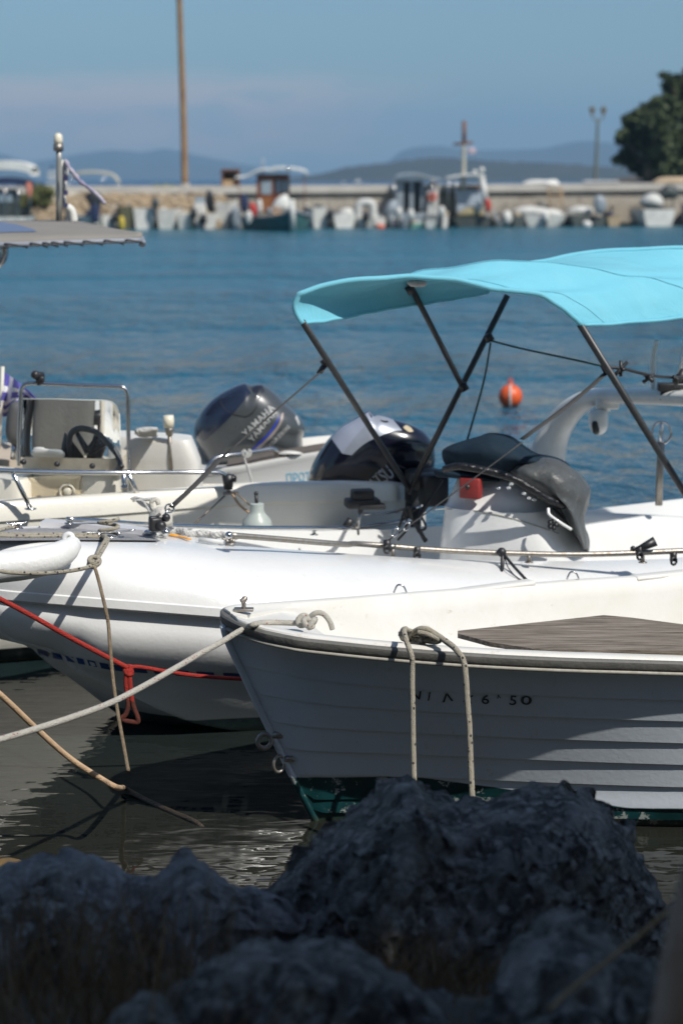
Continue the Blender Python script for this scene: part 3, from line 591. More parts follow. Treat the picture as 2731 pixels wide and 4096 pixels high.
g = G(); ring(g, U(276, 211, Yb+.5), .18, .06, (1, 0, 0), (0, 0, 1), 12); obj('lifebuoy', g, mat('pale_orange', (.6, .35, .2), .6), t)
pole_in(t, 'mast', (262.5, 158), (262.5, 174), Yb+2.4, .05, FG)
g = G(); ball(g, U(288, 169, Yb+1.8), .13); obj('deck_light', g, STEEL, t)
# right of the fishing boat
skiff(311, 329, 207, 'white skiff with a black outboard just right of the teal fishing boat', FW, FW, 3.8, ob=[(329.5, 209)], keelm=FG)
skiff(331, 357, 213, 'white skiff piled with covers, between two black outboards', FW, FG, 4, keelm=FD, extra=lambda t, x, Y, B, H, px: obj('cover', Infl([(336, 218), (341, 209), (350, 208), (356, 214), (354, 220), (340, 221)], Y+1, .4, .5).geo(G(), 5), FW, t))
def ex(t, x, Y, B, H, px):
    g = G(); tube(g, spl([U(357.5, 226, Y+.4), U(358, 209, Y+.4), U(360, 203.5, Y+.4), U(365, 202.5, Y+.4), U(370.5, 203.5, Y+.4), U(372.5, 209, Y+.4), U(373, 226, Y+.4)], 5), .17, 8, flat=1.4); obj('roll_arch', g, FW, t)
skiff(354, 376, 217, 'white boat with a tall white arch over its black outboard', FW, FW, 4, ob=[(365, 211)], extra=ex)
skiff(374, 386, 217, 'little white tender with an orange fender below, right of the white arch', FW, FW, 3, extra=lambda t, x, Y, B, H, px: obj('fender', ball(G(), U(380, 227, Y-.4), .16, sx=1.5), ORANGE, t))
# grey wheelhouse boat
def ex(t, x, Y, B, H, px):
    g = G(); quad_box(g, 396, 403, 180, 212, Y+1.5, 1.8); quad_box(g, 420, 423.5, 181, 210, Y+1.5, 1.8); quad_box(g, 409, 413, 181, 210, Y+1.5, .3); quad_box(g, 403, 420, 181, 210, Y+3.2, .1)
    c = obj('wheelhouse', g, FG, t, smooth=False); g = G(); quad_box(g, 403, 409, 183, 208, Y+1.9, .05); quad_box(g, 413, 420, 183, 208, Y+1.9, .05); obj('window', g, BLACK, c, smooth=False)
    awning(t, [(393, 184), (396, 178), (404, 175.5), (418, 175.5), (430, 179), (441, 180.5)], Y+.9, Y+3.8, FG, .1, name='roof')
    for uu in (394, 432): pole_in(t, 'post', (uu, 181), (uu, 210), Y+1.0)
    g = G(); Infl([(383, 212), (388, 202), (396, 200), (397, 214), (384, 216)], Y+.5, .5, .5).geo(g, 5); obj('spray_hood', g, FG, t)
skiff(384, 426, 212, 'blue-grey cabin boat with dark open wheelhouse and teal bottom', FG, FG, 5.5, keelm=TEAL, dy=.6, extra=ex, name='cabin_boat')
skiff(395, 404, 219, 'small dinghy with a white outboard in front of the blue-grey cabin boat', FG, FW, 2.4, dy=-2.0, ob=[(398, 207)], obm=FW)
skiff(404, 418, 222, 'mint green dinghy with a white outboard in front of the dark wheelhouse', MINT, FW, 2.4, dy=-2.2, ob=[(410, 209)], obm=FW)
skiff(424, 437, 189, 'tall white sailboat cockpit back with an orange lifebuoy on it', FW, FW, 3, dy=1.5, extra=lambda t, x, Y, B, H, px: obj('lifebuoy', ring(G(), U(431.5, 197, Y-.1), .2, .07, (1, 0, 0), (0, 0, 1), 12), ORANGE, t))
skiff(423, 434, 219, 'little white skiff with mint bottom left of the masted boat, nearer the grey boat', FW, FW, 2.6, dy=-1.5, keelm=MINT)
skiff(433, 448, 215, 'white and mint skiff with a grey outboard directly left of the masted boat', FW, FW, 3, dy=-1.2, keelm=MINT, ob=[(441, 206)], obm=FW)
# masted boat with cross yard
def ex(t, x, Y, B, H, px):
    g = G(); quad_box(g, 456, 481, 188, 213, Y+2.2, 2.2, bev=.05); c = obj('cabin', g, mat('pale_blue_cabin', (.40, .46, .52), .5, var=.3, var_scale=1.5), t, smooth=False)
    g = G(); quad_box(g, 457, 481, 185.2, 188.6, Y+2.0, 2.5); obj('cabin_roof', g, DKBR, c, smooth=False)
    g = G(); pp = [U(462.6, 190, Y+2), U(463, 160, Y+2), U(463.4, 123, Y+2)]; tube(g, spl(pp, 4), np.linspace(.13, .10, 9), 8); m_ = obj('mast', g, FABC, t)
    g = G(); tube(g, [U(463.4, 145, Y+2), U(463.5, 121, Y+2)], .12, 8); obj('mast_top', g, DKBR, m_)
    g = G(); tube(g, [U(453, 144.5, Y+1.95), U(472, 142.5, Y+1.95)], .09, 6); obj('yard', g, DKBR, m_)
    g = G(); S = [(467.5, 148), (473, 147.5), (475.5, 151), (474, 154), (468, 153.5)]; Infl(S, Y+2, .02, .02).geo(g, 3); obj('pennant', g, mat('pale_flag', (.6, .5, .5), .8, var=.8, var_scale=5, var_col=(.3, .2, .3)), m_)
    awning(t, [(446, 179), (452, 177.6), (462, 176), (472, 175.5), (484, 176)], Y+1.2, Y+3.2, FABW, .05, name='roof')
    for uu in (448, 455, 483): pole_in(t, 'post', (uu, 177), (uu, 212), Y+1.3)
    g = G(); tube(g, [U(481, 176, Y-.1), U(485.2, 204, Y-.3)], .17, 8); obj('gangplank', g, FW, t)
    g = G(); Infl([(484.5, 200), (488, 199), (490.5, 205), (489, 212), (485, 211)], Y-.4, .2, .2).geo(g, 4); obj('red_float', g, REDP, t)
    g = G(); Infl([(455, 216), (461, 210), (471, 206), (480, 209), (483, 214), (478, 218), (460, 219)], Y+.6, .5, .5).geo(g, 5); obj('net_heap', g, mat('khaki_net', (.36, .30, .17), .9, var=.6, var_scale=5, bump=.8, bump_scale=9), t)
    g = G(); ball(g, U(478, 207, Y+.2), .2, sz=1.6); obj('fender', g, FW, t); g = G(); ball(g, U(474, 172, Y+1.4), .14); obj('deck_light', g, FABW, t); g = G(); ball(g, U(481, 170, Y+1.4), .16); obj('radar_dome', g, FABW, t)
skiff(450, 492, 216.5, 'dark green masted fishing boat with a cross yard and pale blue cabin', FD, FD, 5.2, dy=-.4, extra=ex, name='masted_boat')
for a, b_ in ((487, 213), (496, 214)):
    pass
skiff(490, 503, 219, 'dark skiff with two pale crossed oars right of the masted boat', FD, FD, 3, extra=lambda t, x, Y, B, H, px: [pole_in(t, 'oar', (493, 212), (501, 228), Y-.3, .07, FG), pole_in(t, 'oar', (486, 214), (489, 229), Y-.3, .05, FG)])
skiff(509, 524, 215.5, 'dark hulled skiff beside a big white fender', FD, FD, 3.2, extra=lambda t, x, Y, B, H, px: obj('fender', ball(G(), U(506, 218, Y), .36, sx=.9, sz=1.25), FW, t))
skiff(519, 562, 214, 'long white covered motorboat with a grey-blue bottom below the brown ladder', FW, FW, 4.5, yawd=75, keelm=FG, ob=[(545, 213)], obm=FW, extra=lambda t, x, Y, B, H, px: [obj('cover', Infl([(511, 213), (516, 208), (530, 206), (543, 208), (556, 210), (562, 214), (556, 218), (520, 218)], Y+1, .6, .6).geo(G(), 5), FW, t)])
skiff(566, 590, 214.5, 'white topped skiff with a nearly black hull, left of the grey outboard', FD, FW, 3.8, extra=lambda t, x, Y, B, H, px: obj('cover', Infl([(566, 213), (570, 208), (580, 206), (591, 208), (592, 213), (580, 216)], Y+1, .5, .5).geo(G(), 5), FW, t))
skiff(588, 604, 216, 'dark skiff carrying a large tilted grey-blue outboard', FD, FD, 3.4, extra=lambda t, x, Y, B, H, px: obj('outboard_motor', Infl([(594, 197), (600, 195), (605, 201), (604, 211), (597, 214), (593, 206)], Y-.2, .25, .25, 2.4).geo(G(), 5), mat('grey_cowl', (.28, .31, .34), .4, var=.3, var_scale=5), t))
skiff(603, 618, 215.5, 'tan square bowed punt under the mole steps', mat('tan_hull', (.42, .32, .20), .8, var=.5, var_scale=3), FD, 3)
g = G(); ball(g, atZ((586, 226.5), 0)+np.array([0, 0, .12]), .30, sx=1.0, sz=.75); tag(obj('mooring_buoy', g, OLDWHITE), 'round white mooring buoy floating before the dark skiffs', 'buoy')
# white boat at right under a dark hood
def ex(t, x, Y, B, H, px):
    g = G(); Infl([(639, 205), (641, 198), (648, 193.5), (656, 193.5), (662, 199), (661, 207), (650, 209)], Y+1.2, .9, .9, 2.4).geo(g, 5); obj('cuddy_cabin', g, FW, t)
    g = G(); Infl([(657, 198), (661, 188), (668, 184.5), (676, 188), (677, 197), (670, 199)], Y+1.6, .7, .7, 3).geo(g, 5); obj('canvas_hood', g, FD, t)
    for a in (659, 672): pole_in(t, 'post', (a, 186), (a, 210), Y+1, m=BLACK)
skiff(636, 674, 208.5, 'white cuddy cabin boat with a dark canvas hood, near the right edge', FW, FD, 4.8, vw=226.2, yawd=100, extra=ex, name='cabin_boat')
skiff(677, 697, 206, 'dark blue hulled boat cut off by the right edge', mat('dark_blue_hull', (.03, .05, .09), .4, var=.4, var_scale=2), FD, 4.5, vw=226.0)
# concrete steps in the mole
g = G()
for k in range(4): quad_box(g, 612, 637, 205.5+k*4.3, 209.8+k*4.3, 121.6-k*.35, 1.2)
tag(obj('harbour_steps', g, mat('step_stone', (.36, .31, .24), .9, var=.6, var_scale=1.5, bump=.5, bump_scale=4), smooth=False), 'worn stone steps down the mole face left of the white cuddy boat', 'steps')
# tiny white boats below the wooded island
for u, v, wd, lab in ((357, 179.6, 8, 'white motorboat far out below the wooded island'), (343, 181.5, 4, 'tiny pale boat far out, left of the white motorboat')):
    P = atZ((u, 183.0), 0); Y = P[1]; t = thing('motorboat', (P[0], Y, 0), lab, 'boat'); s = wd*Y/FP
    R, I = hull_pts(P[0]-s/2, Y, math.radians(8), s, s*.3, s*.22); g = G(); loft(g, R, cap0=True); loft(g, I, cap0=True, cap1=True); obj('hull', g, FW, t)
    g = G(); box(g, (P[0], Y+.3, s*.35), (s*.4, s*.2, s*.3), bev=.1, tap=.8); obj('cabin', g, FW, t)
# orange buoy
B0 = atZ((509.5, 405.5), 0); R_ = 12.0*B0[1]/FP; t = thing('mooring_buoy', (B0[0], B0[1], 0), 'round orange mooring buoy with a rope loop, alone on the water', 'buoy')
g = G(); ball(g, B0+np.array([0, 0, R_*.78]), R_, ku=28, kv=18); obj('float', g, ORANGE, t)
g = G(); tube(g, [B0+np.array([0, 0, R_*1.7]), B0+np.array([0, 0, R_*2.0])], [.035, .022], 10); tube(g, spl([B0+np.array([x, 0, R_*(1.95+z)]) for x, z in ((-.02, 0), (-.025, .2), (0, .32), (.025, .2), (.02, 0))], 4), .008, 6); obj('lifting_eye', g, ORANGE, t)
g = G(); tube(g, spl([B0+np.array([x*R_, -math.sqrt(max(0, 1.02-x*x-(z-.78)**2))*R_, z*R_]) for x, z in ((-.02, 1.74), (-.10, 1.4), (-.12, 1.0), (-.10, .5), (-.06, .05))], 5), .014, 6); obj('rope', g, ROPEWH, t)
# ================================================================== boat A: clinker dinghy, nearest
class Frame:
    def __init__(s, x, y, deg): s.o = np.array([x, y]); t = math.radians(deg); s.d = np.array([math.cos(t), math.sin(t)]); s.n = np.array([math.sin(t), -math.cos(t)])
    def P(s, a, lat, z): q = s.o+a*s.d+lat*s.n; return np.array([q[0], q[1], z])
A = Frame(-.488, 8.3, 18)
A_s = [0, .02, .05, .1, .18, .25, .5, .75, 1, 1.25, 1.5, 1.75, 2, 2.5, 3, 3.6]
A_b = [0.02, .13, .195, .262, .325, .362, .467, .565, .65, .722, .785, .848, .905, .965, .985, .95]      # rim
A_z = [.945, .943, .938, .928, .916, .906, .882, .862, .846, .832, .82, .808, .799, .785, .775, .775]
zsm = lambda x, xs, ys: float(np.interp(x, xs, ys))
sms = lambda x, xs, ys: sum(zsm(max(.35, x+k) if x > .4 else x, xs, ys) for k in (-.16, -.08, 0, .08, .16))/5
AS = [0, .015, .03, .05, .08, .11, .14, .18, .22, .26, .30, .34, .38, .42, .47, .55, .65, .8, 1, 1.2, 1.4, 1.6, 1.8, 2, 2.25, 2.5, 2.8, 3.1, 3.4, 3.6]
Akeel = lambda s: zsm(s, [0, .019, .156, .316, .43, .56, .8, 1.2, 3.6], [.90, .831, .524, .18, -.05, -.2, -.26, -.28, -.26])
Abh = lambda s: zsm(s, [0, .05, .1, .18, .25, .5, .75, 1, 5], [.012, .035, .085, .17, .24, .425, .535, .620, .620]) if s < 1 else sms(s, A_s, A_b)-.030
Abl = lambda s: sms(s, [0, .34, .5, .75, 1, 1.5, 2, 2.5, 3, 3.6], [.012, .012, .04, .12, .24, .47, .68, .78, .82, .80])
Azt = lambda s: zsm(s, A_s, A_z)-.03
def Alat(s, z):
    zk = Akeel(s); zt = Azt(s); z0 = max(zk, .16); bl = Abl(s) if zk < .16 else .012
    if z >= z0: t = min(1, (z-z0)/max(1e-6, zt-z0)); return bl+(Abh(s)-bl)*t**1.08
    q = (z0-z)/(z0-zk); return max(.012, bl*(1-q*q)**.5)
def Arow(s, side):
    zk = Akeel(s); zt = Azt(s); row = []
    lev = [-.5, -.3, -.12, .02]                      # under water strakes (absolute)
    edges = [.10, .215, .335, .45, .565, .675, .785]
    zz = [zk]+[max(zk, z) for z in (-.22, -.15, -.08, -.02, .04)]
    row = [A.P(s, side*Alat(s, z), z) for z in zz]
    prev = .04
    for i, e in enumerate(edges):
        f = zt/.846; a = max(zk, (prev if i == 0 else edges[i-1]*f)); b_ = max(zk, e*f) if i < len(edges)-1 else zt
        if i == len(edges)-1: b_ = zt
        lap = .011*min(1, max(0, (a-zk)/.06))
        for k in range(4):
            t = k/3; z = a+(b_-a)*t; row.append(A.P(s, side*(Alat(s, z)+lap*(1-t)+ (0.002)), z))
    return row
clinker = thing('rowing_boat', A.P(0, 0, 0), 'white clinker hulled dinghy with grey rubber rub rail and teal bottom, nearest the rocks', 'boat')
PAINTA = bpy.data.materials.new('clinker_paint'); PAINTA.use_nodes = True
def paint_two(m, top, bot, zline, wob, rough=.35, chip=None, stainc=(.34, .31, .26), slope=False):
    t = m.node_tree; b = t.nodes['Principled BSDF']; L = t.links.new; g_ = t.nodes.new('ShaderNodeNewGeometry'); sp = t.nodes.new('ShaderNodeSeparateXYZ'); L(g_.outputs['Position'], sp.inputs[0])
    def N(scale, det=5, vec=(1, 1, 1), r=.6):
        mp_ = t.nodes.new('ShaderNodeMapping'); mp_.inputs['Scale'].default_value = vec; L(g_.outputs['Position'], mp_.inputs[0])
        n = t.nodes.new('ShaderNodeTexNoise'); n.inputs['Scale'].default_value = scale; n.inputs['Detail'].default_value = det; n.inputs['Roughness'].default_value = r; L(mp_.outputs[0], n.inputs['Vector']); return n.outputs['Fac']
    def MR(x, a, b_, c=0, d=1):
        n = t.nodes.new('ShaderNodeMapRange'); L(x, n.inputs[0]); [n.inputs[1+i].__setattr__('default_value', q) for i, q in enumerate((a, b_, c, d))]; return n.outputs[0]
    def MA(op, a, c):
        n = t.nodes.new('ShaderNodeMath'); n.operation = op
        for i, x in enumerate((a, c)):
            if isinstance(x, (int, float)): n.inputs[i].default_value = x
            else: L(x, n.inputs[i])
        return n.outputs[0]
    def MX(f, a, c):
        n = t.nodes.new('ShaderNodeMix'); n.data_type = 'RGBA'; L(f, n.inputs['Factor'])
        for i, x in ((6, a), (7, c)):
            if isinstance(x, tuple): n.inputs[i].default_value = (*x, 1)
            else: L(x, n.inputs[i])
        return n.outputs[2]
    n1 = N(3); topc = MX(MR(n1, .35, .7, 0, .5), top, tuple(x*.86 for x in top))
    topc = MX(MR(N(26, 8, (1, 1, 1), .75), .63, .68, 0, .5), topc, stainc)                      # scuffs
    topc = MX(MR(N(10, 6, (3, 3, .35)), .62, .75, 0, .28), topc, (.42, .37, .28))                 # run-down grime
    low = MX(MR(N(7, 6), .35, .65, 0, .8), bot, tuple(x*.35 for x in bot))
    if chip: low = MX(MR(N(13, 8, (1, 1, 1), .75), .56, .59, 0, chip), low, (.42, .45, .42))
    z = MA('ADD', sp.outputs['Z'], MA('MULTIPLY', MA('SUBTRACT', N(3, 3), .5), wob))
    if slope: z = MA('ADD', z, MR(sp.outputs['X'], .35, 1.25, 0, .11))
    c = MX(MR(z, zline-.003, zline+.003), low, topc)
    slime = MR(MA('ADD', sp.outputs['Z'], MA('MULTIPLY', MA('SUBTRACT', N(9, 4), .5), .06)), -.005, .04, .85, 0); c = MX(slime, c, (.035, .038, .018))
    L(c, b.inputs['Base Color']); b.inputs['Roughness'].default_value = rough; b.inputs['Coat Weight'].default_value = .15
    n = N(45); bp = t.nodes.new('ShaderNodeBump'); bp.inputs['Strength'].default_value = .12; bp.inputs['Distance'].default_value = .01; L(n, bp.inputs['Height']); L(bp.outputs[0], b.inputs['Normal'])
paint_two(PAINTA, (.55, .60, .66), (.004, .040, .044), .205, .02, chip=.6, slope=True)
gA = G()
loft(gA, [Arow(s, 1) for s in AS]); loft(gA, [Arow(s, -1) for s in AS])
r1 = Arow(3.6, 1); r2 = Arow(3.6, -1); loft(gA, [r1, r2])
obj('hull', gA, PAINTA, clinker, merge=True, auto=28)
# stem band
g = G(); P = [A.P(s-.012, 0, Akeel(s)) for s in (.0, .019, .08, .156, .24, .316, .37, .43)]; pp = spl(P, 4)
tube(g, pp, .022, 8, flat=.8); obj('stem', g, PAINTA, clinker)
def sweep(g, path_, sec, mi=0, closed_sec=True, cap=True):
    """path in plan, section list of (out, up) in metres"""
    P = [np.array(p) for p in path_]; rows = []
    for i, p in enumerate(P):
        t = P[min(i+1, len(P)-1)]-P[max(i-1, 0)]; t[2] = 0; t /= np.linalg.norm(t); o = np.array([t[1], -t[0], 0]); rows.append([p+o*a+np.array([0, 0, b_]) for a, b_ in sec])
    return loft(g, rows, closed=closed_sec, cap0=cap, cap1=cap, mi=mi)
def rim_path(Fr, S, B, Zt, inset=0.0, n=4):
    near = [Fr.P(s+(inset if s < .05 else 0), max(.0, b-inset), z) for s, b, z in zip(S, B, Zt)]; far = [Fr.P(s+(inset if s < .05 else 0), -max(.0, b-inset), z) for s, b, z in zip(S, B, Zt)]
    return spl(far[::-1]+near[1:], n)
pA = rim_path(A, A_s, A_b, A_z)
g = G(); sweep(g, pA, [(-.03, -.004), (.006, -.005), (.013, -.012), (.014, -.036), (.008, -.044), (-.03, -.046)]); obj('rub_rail', g, RUBBER, clinker, auto=40)
g = G(); sweep(g, pA, [(-.02, -.0465), (.006, -.047), (.012, -.052), (.011, -.060), (.004, -.064), (-.02, -.062)]); obj('rub_rail_bead', g, BEAD, clinker, auto=60)
# white capping, foredeck and moulded inside
rows = []
def cap_row(s, b, z):
    iw = .075 if s > .3 else .075
    fl = .30; dk = 1-min(1, max(0, (s-.36)/.40)); dk = dk*dk*(3-2*dk)          # 1 on the foredeck
    zin = z-.02-(z-.02-fl)*(1-dk); bi = max(.004, b-iw); R = []
    for sd in (1, -1):
        q = [(b-.002, z-.004), (b-.006, z+.004), (b-.02, z+.008), (bi+.012, z+.008), (bi+.002, z+.002)]
        wall = [(bi-.006-(.05*(1-dk))*t, z-.002-(z-.002-zin)*t) for t in (.15, .4, .7, .9)]
        wall += [(max(0.002, (bi-.07)*(1-k)), zin) for k in (.12, .4, .75)]
        if s > .03: wall = [(max(.001, min(x, Alat(s, zz_)-.022)), zz_) for x, zz_ in wall]
        q = q+wall; R.append([A.P(max(s, .02), sd*max(0.001, x), zz_) for x, zz_ in q])
    return R[0]+R[1][::-1]
for s in [.0, .02, .05, .1, .18, .25, .32, .4, .46, .52, .58, .64, .7, .78, .9, 1, 1.25, 1.5, 1.75, 2, 2.5, 3, 3.6]:
    rows.append(cap_row(s, zsm(s, A_s, A_b)-.012 if s > .01 else .03, zsm(s, A_s, A_z)))
g = G(); loft(g, rows, cap1=True); gAi = g; obj('gunwale_and_liner', g, OLDWHITE, clinker, auto=50)
# raised oarlock pads on the far gunwale
PADM = OLDWHITE
for s in (1.55, 2.55, 3.2):
    b = zsm(s, A_s, A_b); z = zsm(s, A_s, A_z); g = G(); box(g, A.P(s, -(b-.045), z+.004), (.42, .078, .026), yaw(math.radians(18+(14 if s < 2 else 8 if s < 3 else 3))), bev=.012); obj('oarlock_pad', g, PADM, clinker)
for s in (1.0, 2.0):
    b = zsm(s, A_s, A_b); z = zsm(s, A_s, A_z); g = G(); c = A.P(s, -(b-.04), z+.01); tube(g, spl([c+np.array([-.03, 0, 0]), c+np.array([-.012, 0, .035]), c+np.array([.015, 0, .03]), c+np.array([.03, 0, 0])], 4), .005, 6); obj('fairlead', g, STEEL, clinker)
# bow cleat
c = atY(y6(325, 262), 8.42); c[2] = zsm(.1, A_s, A_z)+.008
g = G(); box(g, c+np.array([0, 0, .006]), (.085, .05, .012), bev=.004); tube(g, [c, c+np.array([.002, 0, .05])], [.010, .008], 8); tube(g, spl([c+np.array([-.012, -.006, .040]), c+np.array([.004, 0, .050]), c+np.array([.006, .006, .056])], 4), [.014]*9, 8)
obj('bow_cleat', g, DULLSTEEL, clinker)
# bow eye and shackle, mooring ring
for px_, sc in ((z7(262, 520), 1), (z7(283, 612), 0)):
    c = atY(px_, 8.36)
    if sc:
        g = G(); tube(g, [c+np.array([.03, 0, 0]), c+np.array([-.035, -.01, .004])], .017, 8); obj('bow_bolt', g, DULLSTEEL, clinker)
        g = G(); ring(g, c+np.array([-.070, -.02, -.022]), .031, .0105, (.85, .2, .45), (-.40, .1, .88), 22); o = obj('eye_bolt', g, DULLSTEEL, clinker)
    else:
        g = G(); tube(g, [c+np.array([.03, 0, .02]), c+np.array([-.01, 0, .02])], .013, 8); ring(g, c+np.array([-.035, -.01, 0]), .036, .0075, (.65, .5, 0), (0, 0, 1), 20); obj('mooring_ring', g, DULLSTEEL, clinker)
# registration marks painted on the bow strakes
tA = bvh(gA); g = G(); inkf = lambda uv: cast(tA, uv, .0025, 8.2)
def txA(s, a, b_, h, sh=0): text_on(g, s, a, b_, h, inkf, shear=sh)
txA('N', k2(308, 884), k2(412, 888), 8.3, .1); txA('I', k2(470, 898), k2(490, 900), 8.6, .1); txA('Λ', k2(603, 915), k2(700, 900), 7.6)
txA('Χ', k2(785, 905), k2(865, 925), 7.6); txA('6', k2(950, 925), k2(1020, 930), 9.0); txA('^', k2(1095, 905), k2(1128, 900), 6.5); txA('5', k2(1200, 935), k2(1262, 940), 9.4); txA('0', k2(1300, 932), k2(1400, 938), 8.8)
obj('registration_marks', g, mat('faded_black_ink', (.02, .02, .022), .7, var=.4, var_scale=45, var_col=(.20, .21, .22)), clinker, smooth=False)
# grey plywood board lying across the boat
PLY = bpy.data.materials.new('weathered_plywood'); PLY.use_nodes = True
def wood_mat(m, c1, c2, c3, vec=(1.5, 22, 22), rot=(0, 0, 0)):
    t = m.node_tree; b = t.nodes['Principled BSDF']; L = t.links.new; tc_ = t.nodes.new('ShaderNodeTexCoord'); mp_ = t.nodes.new('ShaderNodeMapping'); mp_.inputs['Scale'].default_value = vec; mp_.inputs['Rotation'].default_value = rot
    L(tc_.outputs['Object'], mp_.inputs[0]); n = t.nodes.new('ShaderNodeTexNoise'); n.inputs['Scale'].default_value = 2.2; n.inputs['Detail'].default_value = 9; n.inputs['Roughness'].default_value = .7; L(mp_.outputs[0], n.inputs['Vector'])
    cr = t.nodes.new('ShaderNodeValToRGB'); L(n.outputs['Fac'], cr.inputs[0]); e = cr.color_ramp.elements; e[0].position = .36; e[0].color = (*c1, 1); e[1].position = .66; e[1].color = (*c3, 1); q = e.new(.5); q.color = (*c2, 1)
    L(cr.outputs[0], b.inputs['Base Color']); b.inputs['Roughness'].default_value = .9; bp = t.nodes.new('ShaderNodeBump'); bp.inputs['Strength'].default_value = .6; bp.inputs['Distance'].default_value = .01; L(n.outputs['Fac'], bp.inputs['Height']); L(bp.outputs[0], b.inputs['Normal'])
wood_mat(PLY, (.065, .048, .035), (.18, .15, .118), (.30, .26, .215), rot=(0, 0, .25))
zb_ = lambda p, z: atZ(p, z)
T = [z7(836, 181), z7(1060, 157), z7(1200, 142), z7(1310, 130), z7(1400, 138), z7(1568, 160), z7(1700, 180), z7(1700, 250), z7(1568, 247), z7(1250, 243), z7(1075, 238), z7(940, 218), z7(836, 190)]
g = G(); top = [zb_(p, .835-.0*i) for i, p in enumerate(T)]; bot = [p-np.array([0, 0, .020]) for p in top]; n = len(T)
g.add(top+bot, [tuple(range(n))[::-1], tuple(range(n, 2*n))]+[(i, (i+1) % n, (i+1) % n+n, i+n) for i in range(n)])
tag(obj('plywood_board', g, PLY, smooth=False), 'weathered grey-brown plywood board lying inside the clinker dinghy', 'board')

# ================================================================== boat B: white motorboat with the turquoise bimini
B = Frame(-1.858, 9.6, 35)
B_s = [0, .12, .25, .5, 1, 1.5, 2, 2.5, 3, 3.5, 4, 6.6]
B_bi = [.02, .12, .2, .27, .32, .38, .455, .545, .63, .71, .79, .88]
B_zi = [1.05, 1.043, 1.035, 1.012, .963, .895, .818, .748, .695, .655, .625, .59]
B_be = [.06, .24, .38, .60, .88, 1.03, 1.11, 1.15, 1.18, 1.20, 1.21, 1.20]
B_dz = [.28, .28, .28, .275, .285, .295, .30, .30, .30, .29, .28, .27]
Bkeel = lambda s: zsm(s, [0, .03, .092, .197, .314, .392, .479, .59, .712, .835, 1.03, 1.5, 6.6], [.80, .74, .62, .511, .47, .431, .33, .249, .142, .034, -.112, -.28, -.30])
def Brow(s, sd):
    bi, zi, be, dz, zk = [zsm(s, B_s, a) for a in (B_bi, B_zi, B_be, B_dz)]+[Bkeel(s)]
    ze = zi-dz; zk = min(zk, ze-.03); w_ = be-bi
    # tube top from inner edge to rub edge
    pts = [(bi+w_*(math.sin(t*math.pi/2)**1.0)*.97 if t < 1 else be-.012, ze+.045+(dz-.045)*math.cos(t*math.pi/2)**1.15) for t in (0, .12, .25, .4, .55, .7, .85, 1)]
    pts += [(be, ze+.040), (be+.004, ze), (be-.016, ze-.004), (be-.055, ze-.020)]
    # lower bulge
    H = ze-zk; d = min(.30, H*.72); k_ = min(1, H/.3)
    for t, l in ((.10, -.052), (.25, -.030), (.45, -.028), (.65, -.055), (.85, -.10), (1.0, -.145)): pts.append((max(.01, be+l*k_*(.5+.5*min(1, s/.4))), ze-.02-d*t))
    bs = max(.008, be-.155*k_); zs_ = ze-.02-d-.012; pts.append((max(.008, bs-.008), zs_))
    # V bottom with one spray strake
    zc = zk+(zs_-zk)*.36
    f = .62 if s > .8 else .55
    pts += [(max(.006, bs*.90), zs_+(zc-zs_)*.35), (max(.006, bs*f*1.18), zc+.02), (max(.005, bs*f*1.13), zc), (max(.004, bs*f*.95), zc-.004), (.004, zk)]
    kf = 1 if sd > 0 else .58+.25*min(1, max(0, (s-1)/1.5))
    return [B.P(s, sd*a*kf if z < zi-.06 else sd*max(a*kf, min(a, bi+.02)), z) for a, z in pts]
BS = [0, .03, .06, .1, .15, .2, .26, .32, .4, .48, .56, .65, .75, .85, 1, 1.2, 1.4, 1.7, 2, 2.5, 3, 3.5, 4, 4.5, 5, 5.8, 6.6]
PAINTB = bpy.data.materials.new('motorboat_gelcoat'); PAINTB.use_nodes = True; paint_two(PAINTB, (.74, .74, .725), (.13, .19, .19), .085, .01, rough=.2, stainc=(.55, .52, .46))
bimb = thing('motorboat', B.P(0, 0, 0), 'white motorboat with rounded sides, centre console and turquoise bimini, moored behind the clinker dinghy', 'boat')
gB = G(); loft(gB, [Brow(s, 1) for s in BS]); loft(gB, [Brow(s, -1) for s in BS]); loft(gB, [Brow(6.6, 1), Brow(6.6, -1)])
loft(gB, [[Brow(0, 1)[j], Brow(0, -1)[j]] for j in range(len(Brow(0, 1)))])
obj('hull', gB, PAINTB, bimb, merge=True, auto=35)
# blue dashed stripe under the bulge
g = G(); tB = bvh(gB); DBL = mat('blue_stripe', (.01, .06, .24), .35, var=.5, var_scale=20, var_col=(.01, .04, .12))
P0 = [z6(170, 583), z6(300, 612), z6(400, 632), z6(520, 655), z6(700, 670), z6(900, 686), z6(1150, 697)]; pp = spl([np.array(p) for p in P0], 12)
i = 0
while i < len(pp)-6:
    a = pp[i]; b_ = pp[min(i+4, len(pp)-1)]; h = 3.2
    q = [a+[0, -h], b_+[0, -h], b_+[2.2, h*.8], a+[2.2, h*.8]]
    g.add([cast(tB, p, .003, 9.6) for p in q], [(0, 1, 2, 3)]); i += 6
obj('stripe', g, DBL, bimb, smooth=False)
